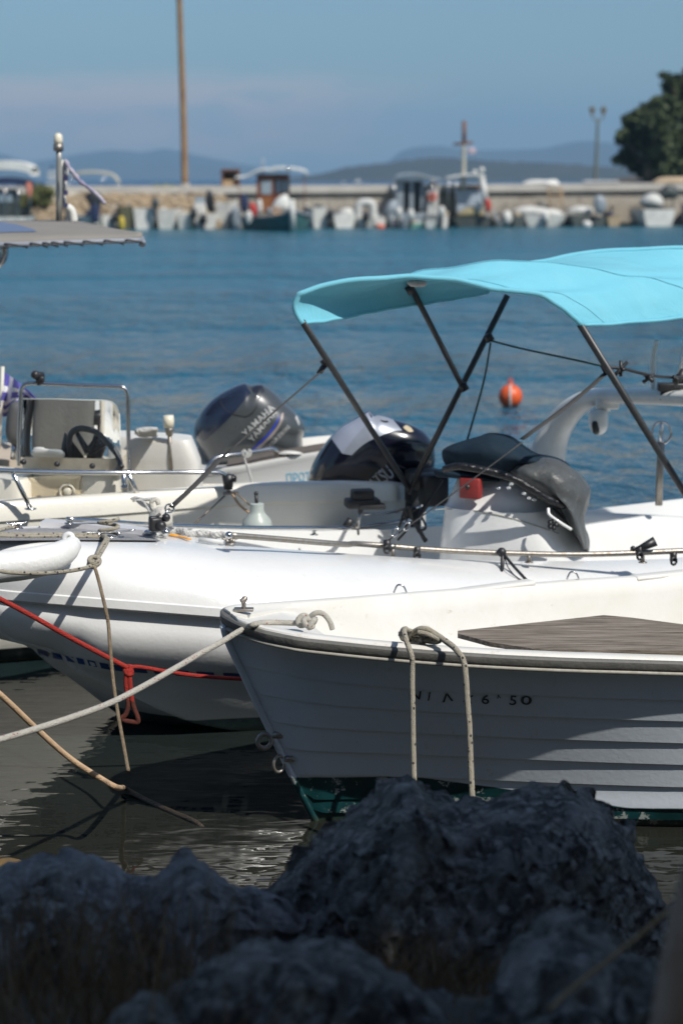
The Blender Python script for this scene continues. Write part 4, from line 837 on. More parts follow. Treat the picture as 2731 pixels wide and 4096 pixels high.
# deck, cockpit sole and inner sides
rows = []
for s in [0, .1, .25, .5, .8, 1.1, 1.3, 1.4, 1.5, 1.7, 2, 2.5, 3, 3.5, 4, 4.5, 5, 5.8, 6.55]:
    bi, zi = zsm(s, B_s, B_bi), zsm(s, B_s, B_zi); dk = 1-min(1, max(0, (s-1.3)/.35)); fl = .33; zin = (zi-.012)*dk+fl*(1-dk)
    q = [(bi, zi-.0005), (bi-.012, zi-.004), (bi-.02, zi-(zi-zin)*.3), (bi-.03-.02*(1-dk), zin+.01), (bi*.6, zin+.012*dk), (.0, zin+.02*dk)]
    rows.append([B.P(max(s, .01), max(0, a), z) for a, z in q]+[B.P(max(s, .01), -max(0, a), z) for a, z in q[::-1][1:]])
g = G(); loft(g, rows, cap1=True); obj('deck', g, WHITE, bimb, auto=40)
# raised far coaming aft
g = G(); rows = []
for (u, v), Y in zip([(520, 521), (556, 514), (586, 512.2), (600, 512.6), (620, 514.4), (650, 515.8), (682, 517.5), (800, 522)], [12.25, 12.4, 12.5, 12.55, 12.62, 12.7, 12.8, 13.1]):
    P = atY((u, v), Y); o = B.n; rows.append([P+np.array([o[0]*a, o[1]*a, z]) for a, z in ((-.10, -.5), (-.10, -.03), (-.07, 0), (-.02, 0), (.015, -.03), (.05, -.14), (.09, -.30), (.10, -.42))])
loft(g, rows, cap0=True, cap1=True); obj('coaming', g, mat('satin_white_gelcoat', (.68, .68, .66), .45, var=.5, var_scale=5, var_col=(.58, .57, .54), bump=.08, bump_scale=60), bimb, auto=60)
# striped foredeck pad and raised hatch
STR = mat('grey_eva_pad', (.34, .34, .35), .7, var=.3, var_scale=20)
def patch_z(g, L1, L2, dz, n=10, thick=0, zf=None):
    A_ = spl([np.array(p, float) for p in L1], n); B_ = spl([np.array(p, float) for p in L2], n); return A_, B_
def Bz(p): # deck height under a pixel
    z = 1.03
    for _ in range(6):
        P = atZ(p, z); s = float((P[:2]-B.o)@B.d); z = zsm(s, B_s, B_zi)+.004
    return P
up = [k1(-300, 330), k1(0, 292), k1(150, 268), k1(360, 256), k1(760, 262), k1(1100, 290), k1(1330, 318)]; lo = [k1(-300, 372), k1(0, 371), k1(300, 369), k1(700, 366), k1(1000, 366), k1(1250, 368), k1(1440, 373)]
g = G(); NN = 26
Ua = spl([np.array(p) for p in up], 8); La = spl([np.array(p) for p in lo], 8)
for k in range(NN):
    t0, t1 = (k+.08)/NN, (k+.80)/NN; rows = []
    for t in (t0, t1): rows.append([Bz(a*(1-t)+b_*t)+np.array([0, 0, .004]) for a, b_ in zip(Ua, La)])
    loft(g, rows)
obj('deck_pad', g, STR, bimb, smooth=False)
g = G(); bz = [Bz(a*(1-t)+b_*t)+np.array([0, 0, .001]) for t in (0, 1) for a, b_ in zip(Ua, La)]; loft(g, [bz[:len(Ua)], bz[len(Ua):]]); obj('deck_pad_seams', g, BLACK, bimb, smooth=False)
hp = [k1(360, 246), k1(410, 214), k1(800, 235), k1(1100, 262), k1(1330, 296), k1(1280, 318), k1(1000, 290), k1(700, 262)]
g = G(); tp = [Bz(p)+np.array([0, 0, .028]) for p in hp]; bt = [q-np.array([0, 0, .03]) for q in tp]; n = len(tp); g.add(tp+bt, [tuple(range(n))[::-1]]+[(i, (i+1) % n, (i+1) % n+n, i+n) for i in range(n)]); obj('hatch', g, mat('grey_white_hatch', (.60, .60, .62), .4, var=.3, var_scale=4), bimb, smooth=False)
# two grab rails
def railp(pts, Ys, r, name, par, m=STEEL, feet=()):
    g = G(); pp = path(pts, Ys, 6); tube(g, pp, r, 10); o = obj(name, g, m, par)
    for (a, Ya, b_) in feet: g = G(); tube(g, [atY(a, Ya), atY(b_, Ya)], [r*.7, r*.8], 8); f = atY(b_, Ya); tube(g, [f, f+np.array([0, 0, .004])], .024, 10); obj('stanchion', g, m, o)
    return o
farP = [(k1(600, 172), 10.05), (k1(1000, 195), 10.25), (z4(665, 800), 10.5), (z4(1100, 816), 10.9), (z4(1568, 818), 11.35), (z5(280, 588), 11.7), (z5(420, 572), 11.9), (z5(560, 552), 12.1)]
railp([p for p, y in farP], [y for p, y in farP], .013, 'far_rail', bimb, STEEL, [(k1(615, 182), 10.06, k1(617, 212)), (z4(1440, 818), 11.25, z4(1440, 850))])
nearP = [(z4(1052, 850), 9.85), (z4(1250, 866), 10.0), (z4(1568, 892), 10.25), (z5(330, 650), 10.5), (z5(600, 672), 10.6), (z5(900, 686), 10.65), (z5(1200, 690), 10.7), (z5(1568, 676), 10.8), (z5(1800, 660), 10.9)]
nr = railp([p for p, y in nearP], [y for p, y in nearP], .0155, 'near_rail', bimb, DULLSTEEL, [(z4(1060, 862), 9.86, z4(1060, 888)), (z5(452, 664), 10.55, z5(452, 702)), (z5(975, 690), 10.66, z5(975, 722)), (z5(1412, 690), 10.75, z5(1412, 722))])
g = G(); ball(g, atY(z4(1050, 852), 9.85), .02); obj('rail_end', g, STEEL, bimb)
# deck cleats
def cleat(c, L, par, m=STEEL, up=.03, a=.3):
    g = G(); d = np.array([math.cos(a), math.sin(a), 0]); tube(g, spl([c-d*L/2+[0, 0, up+.006], c-d*L/4+[0, 0, up], c+d*L/4+[0, 0, up], c+d*L/2+[0, 0, up+.006]], 4), [.004]+[.008]*11+[.004], 8, flat=.6)
    for q in (-.18, .18): tube(g, [c+d*L*q, c+d*L*q+[0, 0, up]], .008, 8)
    tube(g, [c-d*L*.28+[0, 0, .003], c+d*L*.28+[0, 0, .003]], .012, 8, flat=.4); return obj('cleat', g, m, par)
c1 = Bz(k1(975, 340)); cleat(c1, .27, bimb, a=.25); c2 = Bz(k1(150, 262)); cleat(c2, .11, bimb, a=.4); c3 = Bz(y5(1100, 862)); cleat(c3, .09, bimb, DULLSTEEL, a=.1)
g = G(); ca = Bz(y5(770, 830)); cb_ = Bz(y5(1030, 860)); tube(g, [ca+[0, 0, .012], cb_+[0, 0, .012]], .013, 10); obj('chafe_sleeve', g, mat('pale_sleeve', (.6, .61, .6), .6), bimb)
# ---- console
CONM = mat('console_gelcoat', (.82, .82, .80), .28, var=.3, var_scale=4, coat=.2, stain=[((.55, .52, .45), 12, .66, .75, .35)])
cons = thing('tmp', (0, 0, 0), None, None); bpy.data.objects.remove(cons)
def plan(uL, uR, v, Y, dep, n=28, ex=3.4, skew=.30):
    a = atY((uL, v), Y+.12); b_ = atY((uR, v), Y-.12); c = (a+b_)/2; hx = (b_-a)/2; hy = np.array([skew*.5, dep/2, 0]); c = c+hy; R = []
    for q in np.linspace(0, 2*math.pi, n+1)[:-1]:
        x, y = math.cos(q), math.sin(q); R.append(c+hx*np.sign(x)*abs(x)**(2/ex)+hy*np.sign(y)*abs(y)**(2/ex))
    for r in R: r[2] = c[2]
    return R
lv = [(425, 566, 575, 11.15, .72), (427, 562, 552, 11.15, .72), (429.5, 556, 533, 11.17, .72), (431, 548, 520, 11.19, .70), (432, 544, 511.5, 11.2, .69), (434, 542, 510.0, 11.22, .66), (438, 533, 501, 11.25, .62), (443, 523, 490, 11.30, .58), (448, 513, 480, 11.36, .52), (452, 505, 476, 11.42, .44)]
g = G(); gC = G(); loft(gC, [plan(*l) for l in lv], closed=True, cap0=True, cap1=True); co = obj('console', gC, CONM, bimb, auto=50)
tC = bvh(gC)
g = G(); P = [cast(tC, z8(x, y), .002, 11.2) for x, y in ((252, 862), (400, 855), (600, 870), (780, 905), (950, 950), (1100, 1000), (1240, 1048))]; tube(g, spl([p for p in P if p is not None], 5), .0035, 6); obj('console_seam', g, mat('seam_grey', (.35, .34, .30), .7), co)  # thin grey-brown bead laid along the console crease
g = G(); box(g, atY(z8(555, 690), 11.235), (.125, .06, .12), yaw(-.45), bev=.010); obj('red_switch_box', g, mat('red_plastic', (.26, .02, .02), .5, var=.5, var_scale=20, var_col=(.32, .06, .05)), co)
g = G(); c = atY(z8(530, 682), 11.20); tube(g, [c, c-np.array([0.004, .02, 0])], .014, 10); obj('switch_knob', g, BLACK, co)
g = G(); c = atY(z8(1195, 980), 10.95); [tube(g, [c+np.array([math.cos(q)*.018, -.012, math.sin(q)*.018]), c+np.array([math.cos(q)*.018, .03, math.sin(q)*.018])], .013, 8) for q in np.linspace(0, 2*math.pi, 6)[:-1]]; obj('star_knob', g, BLACK, co)
g = G(); tube(g, spl([atY(z8(*p), y) for p, y in (((1160, 850), 11.0), ((1170, 900), 10.98), ((1250, 960), 10.96), ((1340, 1015), 10.98))], 5), .009, 8); obj('grab_handle', g, CONM, co)
g = G(); c = atY(z8(1250, 905), 11.0); Infl([z8(1190, 850), z8(1230, 870), z8(1310, 960), z8(1330, 1000), z8(1290, 980), z8(1210, 900)], 11.07, .012, .02).geo(g, 4); obj('side_recess', g, BLACK, co)
g = G()
for x, y in ((770, 690), (850, 690), (870, 660), (970, 735), (1010, 770), (1050, 780)): ball(g, atY(z8(x, y), 11.08), .009, sx=1.5)
obj('clear_plastic_ties', g, mat('clear_film', (.75, .78, .80), .15, trans=.5, coat=.5), co)
# cover over the console (loose cloth)
def wrinkle(g, amp, sc, seed=0):
    g.v = [tuple(np.array(v)+amp*np.array(mnoise.noise_vector(Vector(v)*sc+Vector((seed, 0, 0))))) for v in g.v]; return g
t = thing('console_cover', atY(z8(900, 700), 11.3), 'dark navy and grey wrinkled cloth cover pulled over the white console', 'cover')
I1 = Infl([z8(*p) for p in ((330, 412), (390, 365), (470, 325), (600, 290), (700, 266), (840, 282), (940, 330), (1080, 415), (1220, 450), (1330, 520), (1250, 560), (1100, 570), (900, 590), (800, 640), (700, 640), (560, 615), (420, 585), (340, 500))], 11.55, .42, .30, 2.4, c=z8(760, 450))
g = G(); I1.geo(g, 12); wrinkle(g, .018, 5, 3); obj('navy_cloth', g, CLOTH, t)
I2 = Infl([z8(*p) for p in ((830, 572), (1090, 462), (1220, 475), (1330, 520), (1410, 600), (1470, 700), (1478, 790), (1450, 870), (1440, 980), (1480, 1120), (1482, 1200), (1440, 1150), (1390, 1050), (1330, 960), (1260, 860), (1140, 780), (1000, 690))], 11.36, .36, .28, 2.6, c=z8(1200, 680))
g = G(); I2.geo(g, 14); wrinkle(g, .030, 6.5, 1); obj('grey_cloth', g, GCLOTH, t)
g = G(); pp = path([z8(*p) for p in ((345, 545), (450, 520), (600, 540), (760, 575), (900, 625), (1030, 700), (1150, 775), (1290, 830))], [11.1, 11.05, 11.02, 11.0, 10.98, 10.98, 11.0, 11.05], 5); tube(g, pp, [.022]*len(pp), 10, flat=1.0); obj('cloth_hem', g, mat('black_vinyl', (.012, .012, .014), .3, bump=.6, bump_scale=30), t)
g = G(); Infl([z8(*p) for p in ((262, 555), (330, 540), (480, 560), (700, 600), (790, 640), (600, 632), (400, 612), (290, 605))], 11.35, .12, .25, 2.4).geo(g, 5); obj('cloth_flap', g, CLOTH, t)
# black throttle / hardware cluster left of console
g = G(); box(g, atY(z8(260, 700), 11.9), (.16, .14, .20), yaw(.4), bev=.03); box(g, atY(z8(170, 640), 11.95), (.14, .12, .10), yaw(.2), bev=.03)
for a, b_ in (((150, 900), (330, 620)), ((100, 980), (260, 760)), ((60, 860), (200, 1110)), ((30, 900), (120, 850))): tube(g, [atY(z8(*a), 11.8), atY(z8(*b_), 11.85)], .013, 6)
obj('throttle_box', g, BLACK, bimb, auto=40)
g = G()
for P in (((-10, 1000), (60, 830), (130, 1010), (210, 1100)), ((100, 830), (40, 900), (60, 1000), (-20, 1100)), ((150, 880), (200, 1000), (130, 1030)), ((-40, 880), (20, 860), (60, 900), (0, 960))): tube(g, path([z8(*p) for p in P], 11.7, 6), .008, 6)
tag(obj('black_cord', g, BLACK), 'tangle of thin black cord hanging beside the white console', 'cord')
# rod-holder block on its steel post (far rail)
g = G(); box(g, atY(z5(335, 462), 11.75), (.13, .10, .07), yaw(.2), bev=.012); box(g, atY(z5(335, 492), 11.75), (.20, .13, .055), yaw(.2), bev=.012); box(g, atY(z5(370, 505), 11.72), (.16, .08, .03), yaw(.15), bev=.008); o = obj('fishfinder_mount', g, BLACK, bimb, auto=40)
g = G(); tube(g, [atY(z5(332, 505), 11.75), atY(z5(312, 600), 11.75)], .015, 8); obj('mount_post', g, STEEL, o)
g = G(); tube(g, [atY(z5(270, 588), 11.7), atY(z5(292, 556), 11.7)], .024, 8); box(g, atY(z5(308, 604), 11.7), (.05, .05, .035), bev=.008); obj('rail_clamp', g, BLACK, bimb)
g = G(); tube(g, path([z5(340, 535), z5(440, 530), z5(560, 505)], [11.8, 11.9, 12.0], 4), .010, 8); obj('steel_rod', g, STEEL, bimb)
# ---- arch
ARM = mat('arch_gelcoat', (.74, .73, .69), .35, var=.4, var_scale=4, coat=.15)
cen = [((1045, 850), 12.75), ((1062, 780), 12.75), ((1095, 715), 12.72), ((1140, 662), 12.65), ((1195, 626), 12.55), ((1260, 611), 12.4), ((1340, 608), 12.2), ((1440, 610), 11.95), ((1568, 616), 11.65), ((1800, 628), 11.1)]
g = G(); pp = path([z3(*p) for p, y in cen], [y for p, y in cen], 6); n = len(pp); w1 = [.115*(1-min(1, i/(n*.55)))+.075 for i in range(n)]
P_, Fr = frames(pp); rows = []
for i in range(n):
    tt = Fr[i][0]; sidev = np.array([.35, .94, 0]); sidev -= tt*sidev.dot(tt); sidev /= np.linalg.norm(sidev); upv = np.cross(tt, sidev); w_ = w1[i]*.62
    rows.append([pp[i]+upv*w_*math.copysign(abs(math.cos(q))**.7, math.cos(q))*1.0+sidev*.10*math.copysign(abs(math.sin(q))**.7, math.sin(q)) for q in np.linspace(0, 2*math.pi, 15)[:-1]])
loft(g, rows, closed=True, cap0=True, cap1=True); arch = obj('stern_arch', g, ARM, bimb)
g = G(); tube(g, spl([atY(z3(1455, 590), 11.9), atY(z3(1452, 500), 11.9), atY(z3(1456, 440), 11.9), atY(z3(1467, 395), 11.9)], 5), np.linspace(.018, .014, 16), 10); obj('antenna', g, CONM, arch)
g = G(); Infl([z3(*p) for p in ((1205, 675), (1215, 662), (1242, 658), (1270, 663), (1280, 678), (1279, 728), (1266, 752), (1242, 761), (1218, 750), (1206, 725))], 12.3, .10, .10, 2.8).geo(g, 7); cm_ = obj('dome_camera', g, WHITE, arch)
g = G(); Infl([z3(*p) for p in ((1216, 720), (1222, 706), (1236, 706), (1243, 722), (1246, 750), (1236, 758), (1222, 752))], 12.215, .03, .03, 2.4).geo(g, 4); obj('lens', g, BLACK, cm_)
g = G(); box(g, atY(z3(1275, 640), 12.3), (.14, .1, .06), bev=.01); tube(g, [atY(z3(1270, 668), 12.3), atY(z3(1270, 640), 12.3)], .03, 10); obj('bracket', g, WHITE, cm_)
g = G(); c = atY(z3(1525, 575), 11.7); box(g, c, (.17, .08, .05), bev=.01); tube(g, [c+[.02, 0, 0], c+[.07, 0, .10]], .03, 8); tube(g, [atY(z3(1500, 565), 11.7), atY(z3(1490, 625), 11.7)], .022, 8); obj('antenna_clamp', g, BLACK, arch)
g = G(); tube(g, [atY(z3(1548, 545), 11.7), atY(z3(1575, 430), 11.7), atY(z3(1590, 380), 11.7)], [.016, .008, .006], 8); obj('whip_antenna', g, mat('pale_fibreglass', (.75, .82, .82), .3), arch)
# ski pole
g = G(); tube(g, [atY(z3(1474, 1030), 12.65), atY(z3(1478, 900), 12.65), atY(z3(1483, 790), 12.65)], .0235, 14); sp_ = obj('ski_pole', g, DULLSTEEL, bimb)
g = G(); c = atY(z3(1484, 752), 12.65); ring(g, c, .062, .009, (1, 0, 0), (0, 0, 1.15), 22); ring(g, c, .050, .008, (.3, .95, 0), (0, 0, 1.2), 18); tube(g, [atY(z3(1484, 775), 12.65), atY(z3(1484, 792), 12.65)], .02, 10); obj('ring_top', g, STEEL, sp_)
# ---- bimini
FABT = bpy.data.materials.new('turquoise_canvas'); FABT.use_nodes = True; t = FABT.node_tree; b = t.nodes['Principled BSDF']; L = t.links.new
b.inputs['Base Color'].default_value = (.20, .62, .75, 1); b.inputs['Roughness'].default_value = .75; b.inputs['Sheen Weight'].default_value = .15
tc_ = t.nodes.new('ShaderNodeTexCoord'); n = t.nodes.new('ShaderNodeTexNoise'); n.inputs['Scale'].default_value = 3.5; n.inputs['Detail'].default_value = 5; n.inputs['Distortion'].default_value = .6
mp_ = t.nodes.new('ShaderNodeMapping'); mp_.inputs['Scale'].default_value = (1, 2.2, 1); L(tc_.outputs['Object'], mp_.inputs[0]); L(mp_.outputs[0], n.inputs['Vector'])
bp = t.nodes.new('ShaderNodeBump'); bp.inputs['Strength'].default_value = .5; bp.inputs['Distance'].default_value = .03; L(n.outputs['Fac'], bp.inputs['Height']); L(bp.outputs[0], b.inputs['Normal'])
tr = t.nodes.new('ShaderNodeBsdfTranslucent'); tr.inputs['Color'].default_value = (.02, .30, .42, 1); mxs = t.nodes.new('ShaderNodeMixShader'); mxs.inputs[0].default_value = .22
L(b.outputs[0], mxs.inputs[1]); L(tr.outputs[0], mxs.inputs[2]); L(mxs.outputs[0], t.nodes['Material Output'].inputs[0])
cr_ = t.nodes.new('ShaderNodeMix'); cr_.data_type = 'RGBA'; mr_ = t.nodes.new('ShaderNodeMapRange'); mr_.inputs[1].default_value = .45; mr_.inputs[2].default_value = .75; mr_.inputs[4].default_value = .35; L(n.outputs['Fac'], mr_.inputs[0]); L(mr_.outputs[0], cr_.inputs['Factor'])
cr_.inputs[6].default_value = (.19, .60, .74, 1); cr_.inputs[7].default_value = (.26, .66, .78, 1); L(cr_.outputs[2], b.inputs['Base Color'])
prof = [((106, 331), 10.60), ((84, 295), 10.60), ((76, 262), 10.60), ((86, 232), 10.60), ((112, 212), 10.60), ((200, 183), 10.64), ((350, 161), 10.69), ((510, 150), 10.75), ((640, 158), 10.80), ((760, 177), 10.84), ((880, 202), 10.89), ((985, 213), 10.93), ((1060, 243), 10.96), ((1120, 284), 10.98), ((1180, 338), 11.00)]
fr = path([z3(*p) for p, y in prof], [y for p, y in prof], 5); nf = len(fr); V0 = np.array([1.04, 1.05, .10]); V1 = np.array([2.1, 1.25, .06]); rows = []
NT = 60
for k in range(NT+1):
    t_ = k/NT; row = []
    for i, p in enumerate(fr):
        a = i/(nf-1); crown = math.sin(math.pi*min(1, max(0, a)))**.8
        V = V0*(1-a)+V1*a; q = p+V*t_
        # sag between the three hoops, rise at the middle hoop
        sag = math.sin(math.pi*min(1, t_/.40))*.035 if t_ < .40 else math.sin(math.pi*min(1, (t_-.40)/.60))*.045
        q = q+np.array([0, 0, crown*(.03*min(1, t_/.40)-sag)])
        edge = math.exp(-((a-.0)/.05)**2)+math.exp(-((1-a)/.08)**2)
        q = q+np.array([0, 0, .010*mnoise.noise(Vector((a*14, t_*3, 2)))+.003*edge*math.sin(t_*46+a*20)*(.3+mnoise.noise(Vector((t_*5, 0, 0)))**2*3)+.003*math.exp(-((t_-.40)/.05)**2)*math.sin(a*60)])
        row.append(q)
    rows.append(row)
bim_t = [r[::-1] for r in rows]
g = G(); loft(g, rows); cano = obj('bimini_canopy', g, FABT, bimb)
md = cano.modifiers.new('s', 'SOLIDIFY'); md.thickness = .006; md.offset = -1
# hems: rolled tubes along front, near and far edges
g = G(); tube(g, rows[0], .016, 8); tube(g, rows[-1], .016, 8); tube(g, [r[0] for r in rows], .010, 8); tube(g, [r[-1] for r in rows], .010, 8); tube(g, [p+np.array([0, 0, .003]) for p in rows[4]], .0018, 6); tube(g, [p+np.array([0, 0, .004]) for p in rows[24]], .0022, 6); obj('canopy_hem', g, FABT, cano)
g = G(); Infl([z3(*p) for p in ((508, 166), (575, 166), (580, 184), (560, 190), (520, 188))], 10.84, .02, .02, 3).geo(g, 3); obj('canopy_tag', g, mat('pale_tag', (.62, .56, .54), .6, var=.6, var_scale=30), cano)
g = G(); tube(g, path([z3(160, 228), z3(143, 250), z3(141, 275), z3(150, 304)], 11.3, 4), .009, 6); obj('canopy_strap', g, BLACK, cano)
def bpole(a, Ya, b_, Yb_, r=.0155, name='bimini_pole', ext=None):
    g = G(); P = [atY(z3(*a), Ya), atY(z3(*b_), Yb_)]
    if ext is not None: P.append(P[1]+(P[1]-P[0])*ext)
    tube(g, P, r, 12); return obj(name, g, POLE, bimb)
bpole((106, 325), 10.6, (520, 975), 11.9, .0175); bpole((517, 180), 11.1, (722, 578), 11.75, .0165); bpole((893, 222), 11.8, (510, 985), 11.88, .018); bpole((1172, 334), 11.0, (1568, 975), 11.5, .020, ext=.25)
for p, Y in (((725, 575), 11.73), ((822, 385), 11.75), ((195, 482), 10.92), ((1270, 500), 11.16), ((520, 200), 11.08)):
    g = G(); c = atY(z3(*p), Y); tube(g, [c-np.array([.012, 0, -.02]), c+np.array([.012, 0, -.02])], .026, 10); obj('pole_joint', g, BLACK, bimb)
# straps
def strap(P, Ys, w_, name='strap'):
    g = G(); pp = path(P, Ys, 3); tube(g, pp, w_, 8, flat=.25); return obj(name, g, WEB, bimb)
strap([z3(192, 488), z3(170, 522)], [10.92, 10.88], .022); strap([z3(172, 520), z3(0, 668), z4(1010, 500)], [10.88, 10.55, 10.3], .009); strap([z4(1015, 495), z4(900, 615), z4(785, 722)], [10.25, 10.1, 10.0], .021)
strap([z3(1268, 524), z3(1200, 585), z3(1100, 665), z3(950, 775)], [11.16, 11.08, 10.95, 10.75], .022); strap([z5(950, 258), z5(720, 430), z5(500, 590), z5(430, 640)], [10.75, 10.65, 10.52, 10.5], .010)
g = G(); c = atY(z4(778, 728), 10.0); ring(g, c, .022, .005, (1, 0, 0), (0, 0, 1), 14); tube(g, [c, atY(z4(745, 770), 9.98)], .006, 6); c = atY(z5(505, 582), 10.48); ring(g, c, .02, .005, (.8, 0, .5), (0, .3, 1), 14); ring(g, atY(z5(460, 605), 10.5), .02, .006, (.8, 0, .5), (0, .3, 1), 14); obj('strap_buckle', g, STEEL, bimb)
g = G(); c = atY(z4(715, 800), 9.95); box(g, c, (.07, .05, .07), yaw(.5), bev=.012); ball(g, atY(z4(762, 770), 9.95), .022); tube(g, [c, atY(z4(755, 768), 9.95)], .010, 6); tube(g, [atY(z4(690, 790), 9.95), atY(z4(735, 752), 9.95)], .008, 6); ball(g, atY(z4(738, 808), 9.93), .028); box(g, atY(z4(705, 776), 9.95), (.05, .03, .03), yaw(.5), bev=.008); obj('deck_mount', g, BLACK, bimb)
g = G(); c = Bz(z4(715, 858)); ball(g, c+[0, 0, .03], .03, sx=1.3); ball(g, c+[.05, 0, .022], .022); box(g, c+[-.03, 0, .02], (.06, .05, .03), bev=.01); obj('anchor_fitting', g, STEEL, bimb)
# clamps on the near rail
for p, Y in ((z5(430, 655), 10.5), (z5(545, 680), 10.58), (z5(1400, 680), 10.74), (z5(1530, 700), 10.79)):
    g = G(); c = atY(p, Y); tube(g, [c-[0, 0, .022], c+[0, 0, .028]], .020, 8); ring(g, c+[.0, -.02, -.02], .020, .007, (.8, .5, 0), (0, 0, 1), 12); obj('rail_clamp', g, BLACK, bimb)
g = G(); c = atY(z5(1425, 660), 10.74); tube(g, [c+[-.05, 0, -.02], c+[.05, 0, .03]], [.016, .028], 10); ball(g, c+[-.07, 0, -.012], .016); obj('rod_holder', g, BLACK, bimb)
# thin cords
def cord(P, Ys, r, label, m=BLACK, cat='cord', name='cord', n=6):
    g = G(); tube(g, path(P, Ys, n), r, 6); return tag(obj(name, g, m), label, cat)
cord([z3(832, 398), z3(950, 428), z3(1100, 460), z3(1265, 496)], [11.75, 11.6, 11.4, 11.15], .006, 'thin dark green cord running across under the bimini between two poles', mat('dark_green_cord', (.02, .05, .045), .7))
cord([z3(828, 405), z3(800, 560), z3(738, 780)], [11.3, 11.4, 11.5], .006, 'thin dark cord hanging from the rear bimini pole to the console cover', mat('dark_green_cord', (.02, .05, .045), .7))
g = G(); pp = path([z3(1285, 500), z3(1340, 506), z3(1440, 530), z3(1520, 538), z3(1600, 536)], [11.16, 11.2, 11.3, 11.5, 11.6], 8); tube(g, pp, .010, 6)
for p, Y in (((1330, 504), 11.2), ((1438, 540), 11.3), ((1540, 548), 11.5)):
    for k in range(5): c = atY(z3(*p), Y); a = rng.standard_normal(3)*.018; tube(g, [c-a, c+a+rng.standard_normal(3)*.01], .011, 6)
tag(obj('lashing_cord', g, BLACK), 'knotted black lashing from the bimini pole to the white arch at the right edge', 'cord')
g = G(); c = atY(z5(870, 682), 10.62); ball(g, c, .026)
tube(g, path([z5(874, 690), z5(872, 740), z5(862, 790)], [10.6, 10.55, 10.45], 4), .011, 6); tube(g, path([z5(880, 692), z5(920, 740), z5(972, 796)], [10.6, 10.5, 10.4], 4), .0085, 6); tube(g, path([z5(882, 700), z5(895, 740), z5(930, 780), z5(968, 796)], [10.6, 10.5, 10.45, 10.4], 4), .0035, 6)
tag(obj('tie_cord', g, BLACK), 'black cord knotted round the near rail in front of the console', 'cord')
# ================================================================== boat C: cream console boat
def simple_hull(Fr, S, b, zt, zk, bl, name_parent, m, mdeck, fl, capw=.10, ff=.56, fz=.21):
    def row(s, sd):
        B_, T_, K_, L_ = zsm(s, S, b), zsm(s, S, zt), zsm(s, S, zk), zsm(s, S, bl); K_ = min(K_, T_-.05); mz = max(K_+.02, .14)
        pts = [(B_-.015, T_), (B_, T_-.02), (B_+.004, T_-.10), (B_-.01, T_-.115)]
        for k in range(1, 7): q = k/6; pts.append((max(.008, (B_-.01)*(1-q)+max(L_, .008)*q+(.03*math.sin(q*math.pi))*min(1, s)), (T_-.115)*(1-q)+mz*q if T_-.115 > mz else T_-.115-.001*k))
        pts += [(max(.006, L_*.93), mz-(mz-K_)*.25), (max(.006, L_*.6), K_+(mz-K_)*.25), (.004, K_)]
        return [Fr.P(s, sd*x, z) if sd > 0 else Fr.P(s, -x*ff, z-fz*min(1, x/max(.05, B_))*min(1, s)) for x, z in pts]
    ss = sorted(set(list(np.linspace(S[0], S[0]+.6, 9))+list(np.linspace(S[0]+.8, S[-1], 16))))
    g = G(); loft(g, [row(s, 1) for s in ss]); loft(g, [row(s, -1) for s in ss]); loft(g, [row(ss[-1], 1), row(ss[-1], -1)])
    obj('hull', g, m, name_parent, merge=True, auto=35)
    gi = G(); rows = []
    for s in ss:
        B_, T_ = zsm(s, S, b)-.014, zsm(s, S, zt); s2 = min(s, S[-1]-.06) ; bi = max(.01, B_-capw); dk = 1-min(1, max(0, (s-S[0]-.9)/.4)); z0 = T_*dk+fl*(1-dk)
        q = [(B_, T_), (B_-.01, T_+.006), (bi, T_+.006), (bi-.012, T_-.01*dk-.03*(1-dk)), (bi-.03, z0+.012 if dk < 1 else T_+.004), (bi*.5, z0+.01), (0, z0+.012)]
        rows.append([Fr.P(s, x, z) for x, z in q]+[Fr.P(s, -x*ff, z-fz*min(1, x/max(.05, B_))*min(1, s)) for x, z in q[::-1][1:]])
    rows.append([Fr.P(ss[-1]-.001, *( (x, z))) for x, z in [(zsm(ss[-1], S, b)-.014-i*.0, zsm(ss[-1], S, zt)+.005) for i in range(7)]]+[Fr.P(ss[-1]-.001, -x, z) for x, z in [(zsm(ss[-1], S, b)-.014, zsm(ss[-1], S, zt)+.005)]*6])
    loft(gi, rows[:-1], cap1=True); obj('deck', gi, mdeck, name_parent, auto=45); return g
Cf = Frame(-4.75, 10.88, 22.6)
cb = thing('console_boat', Cf.P(0, 0, 0), 'cream console boat with stainless rails, windscreen, grey seat and black outboard, behind the white motorboat', 'boat')
C_s = [0, .3, .8, 1.6, 2.5, 3.3, 4.2, 4.9, 5.25, 5.45]
PAINTC = bpy.data.materials.new('cream_gelcoat_hull'); PAINTC.use_nodes = True; paint_two(PAINTC, (.78, .75, .66), (.004, .006, .007), .10, .004, rough=.28, stainc=(.5, .45, .36))
gCh = simple_hull(Cf, C_s, [.05, .34, .62, .86, .93, .94, .92, .86, .74, .45], [1.13, 1.105, 1.06, 1.01, .975, .975, .985, .95, .90, .86], [.9, .45, .05, -.2, -.3, -.3, -.3, -.28, -.2, -.05], [.02, .10, .35, .62, .76, .80, .80, .74, .60, .32], cb, PAINTC, CREAM, .45)
tCh = bvh(gCh)
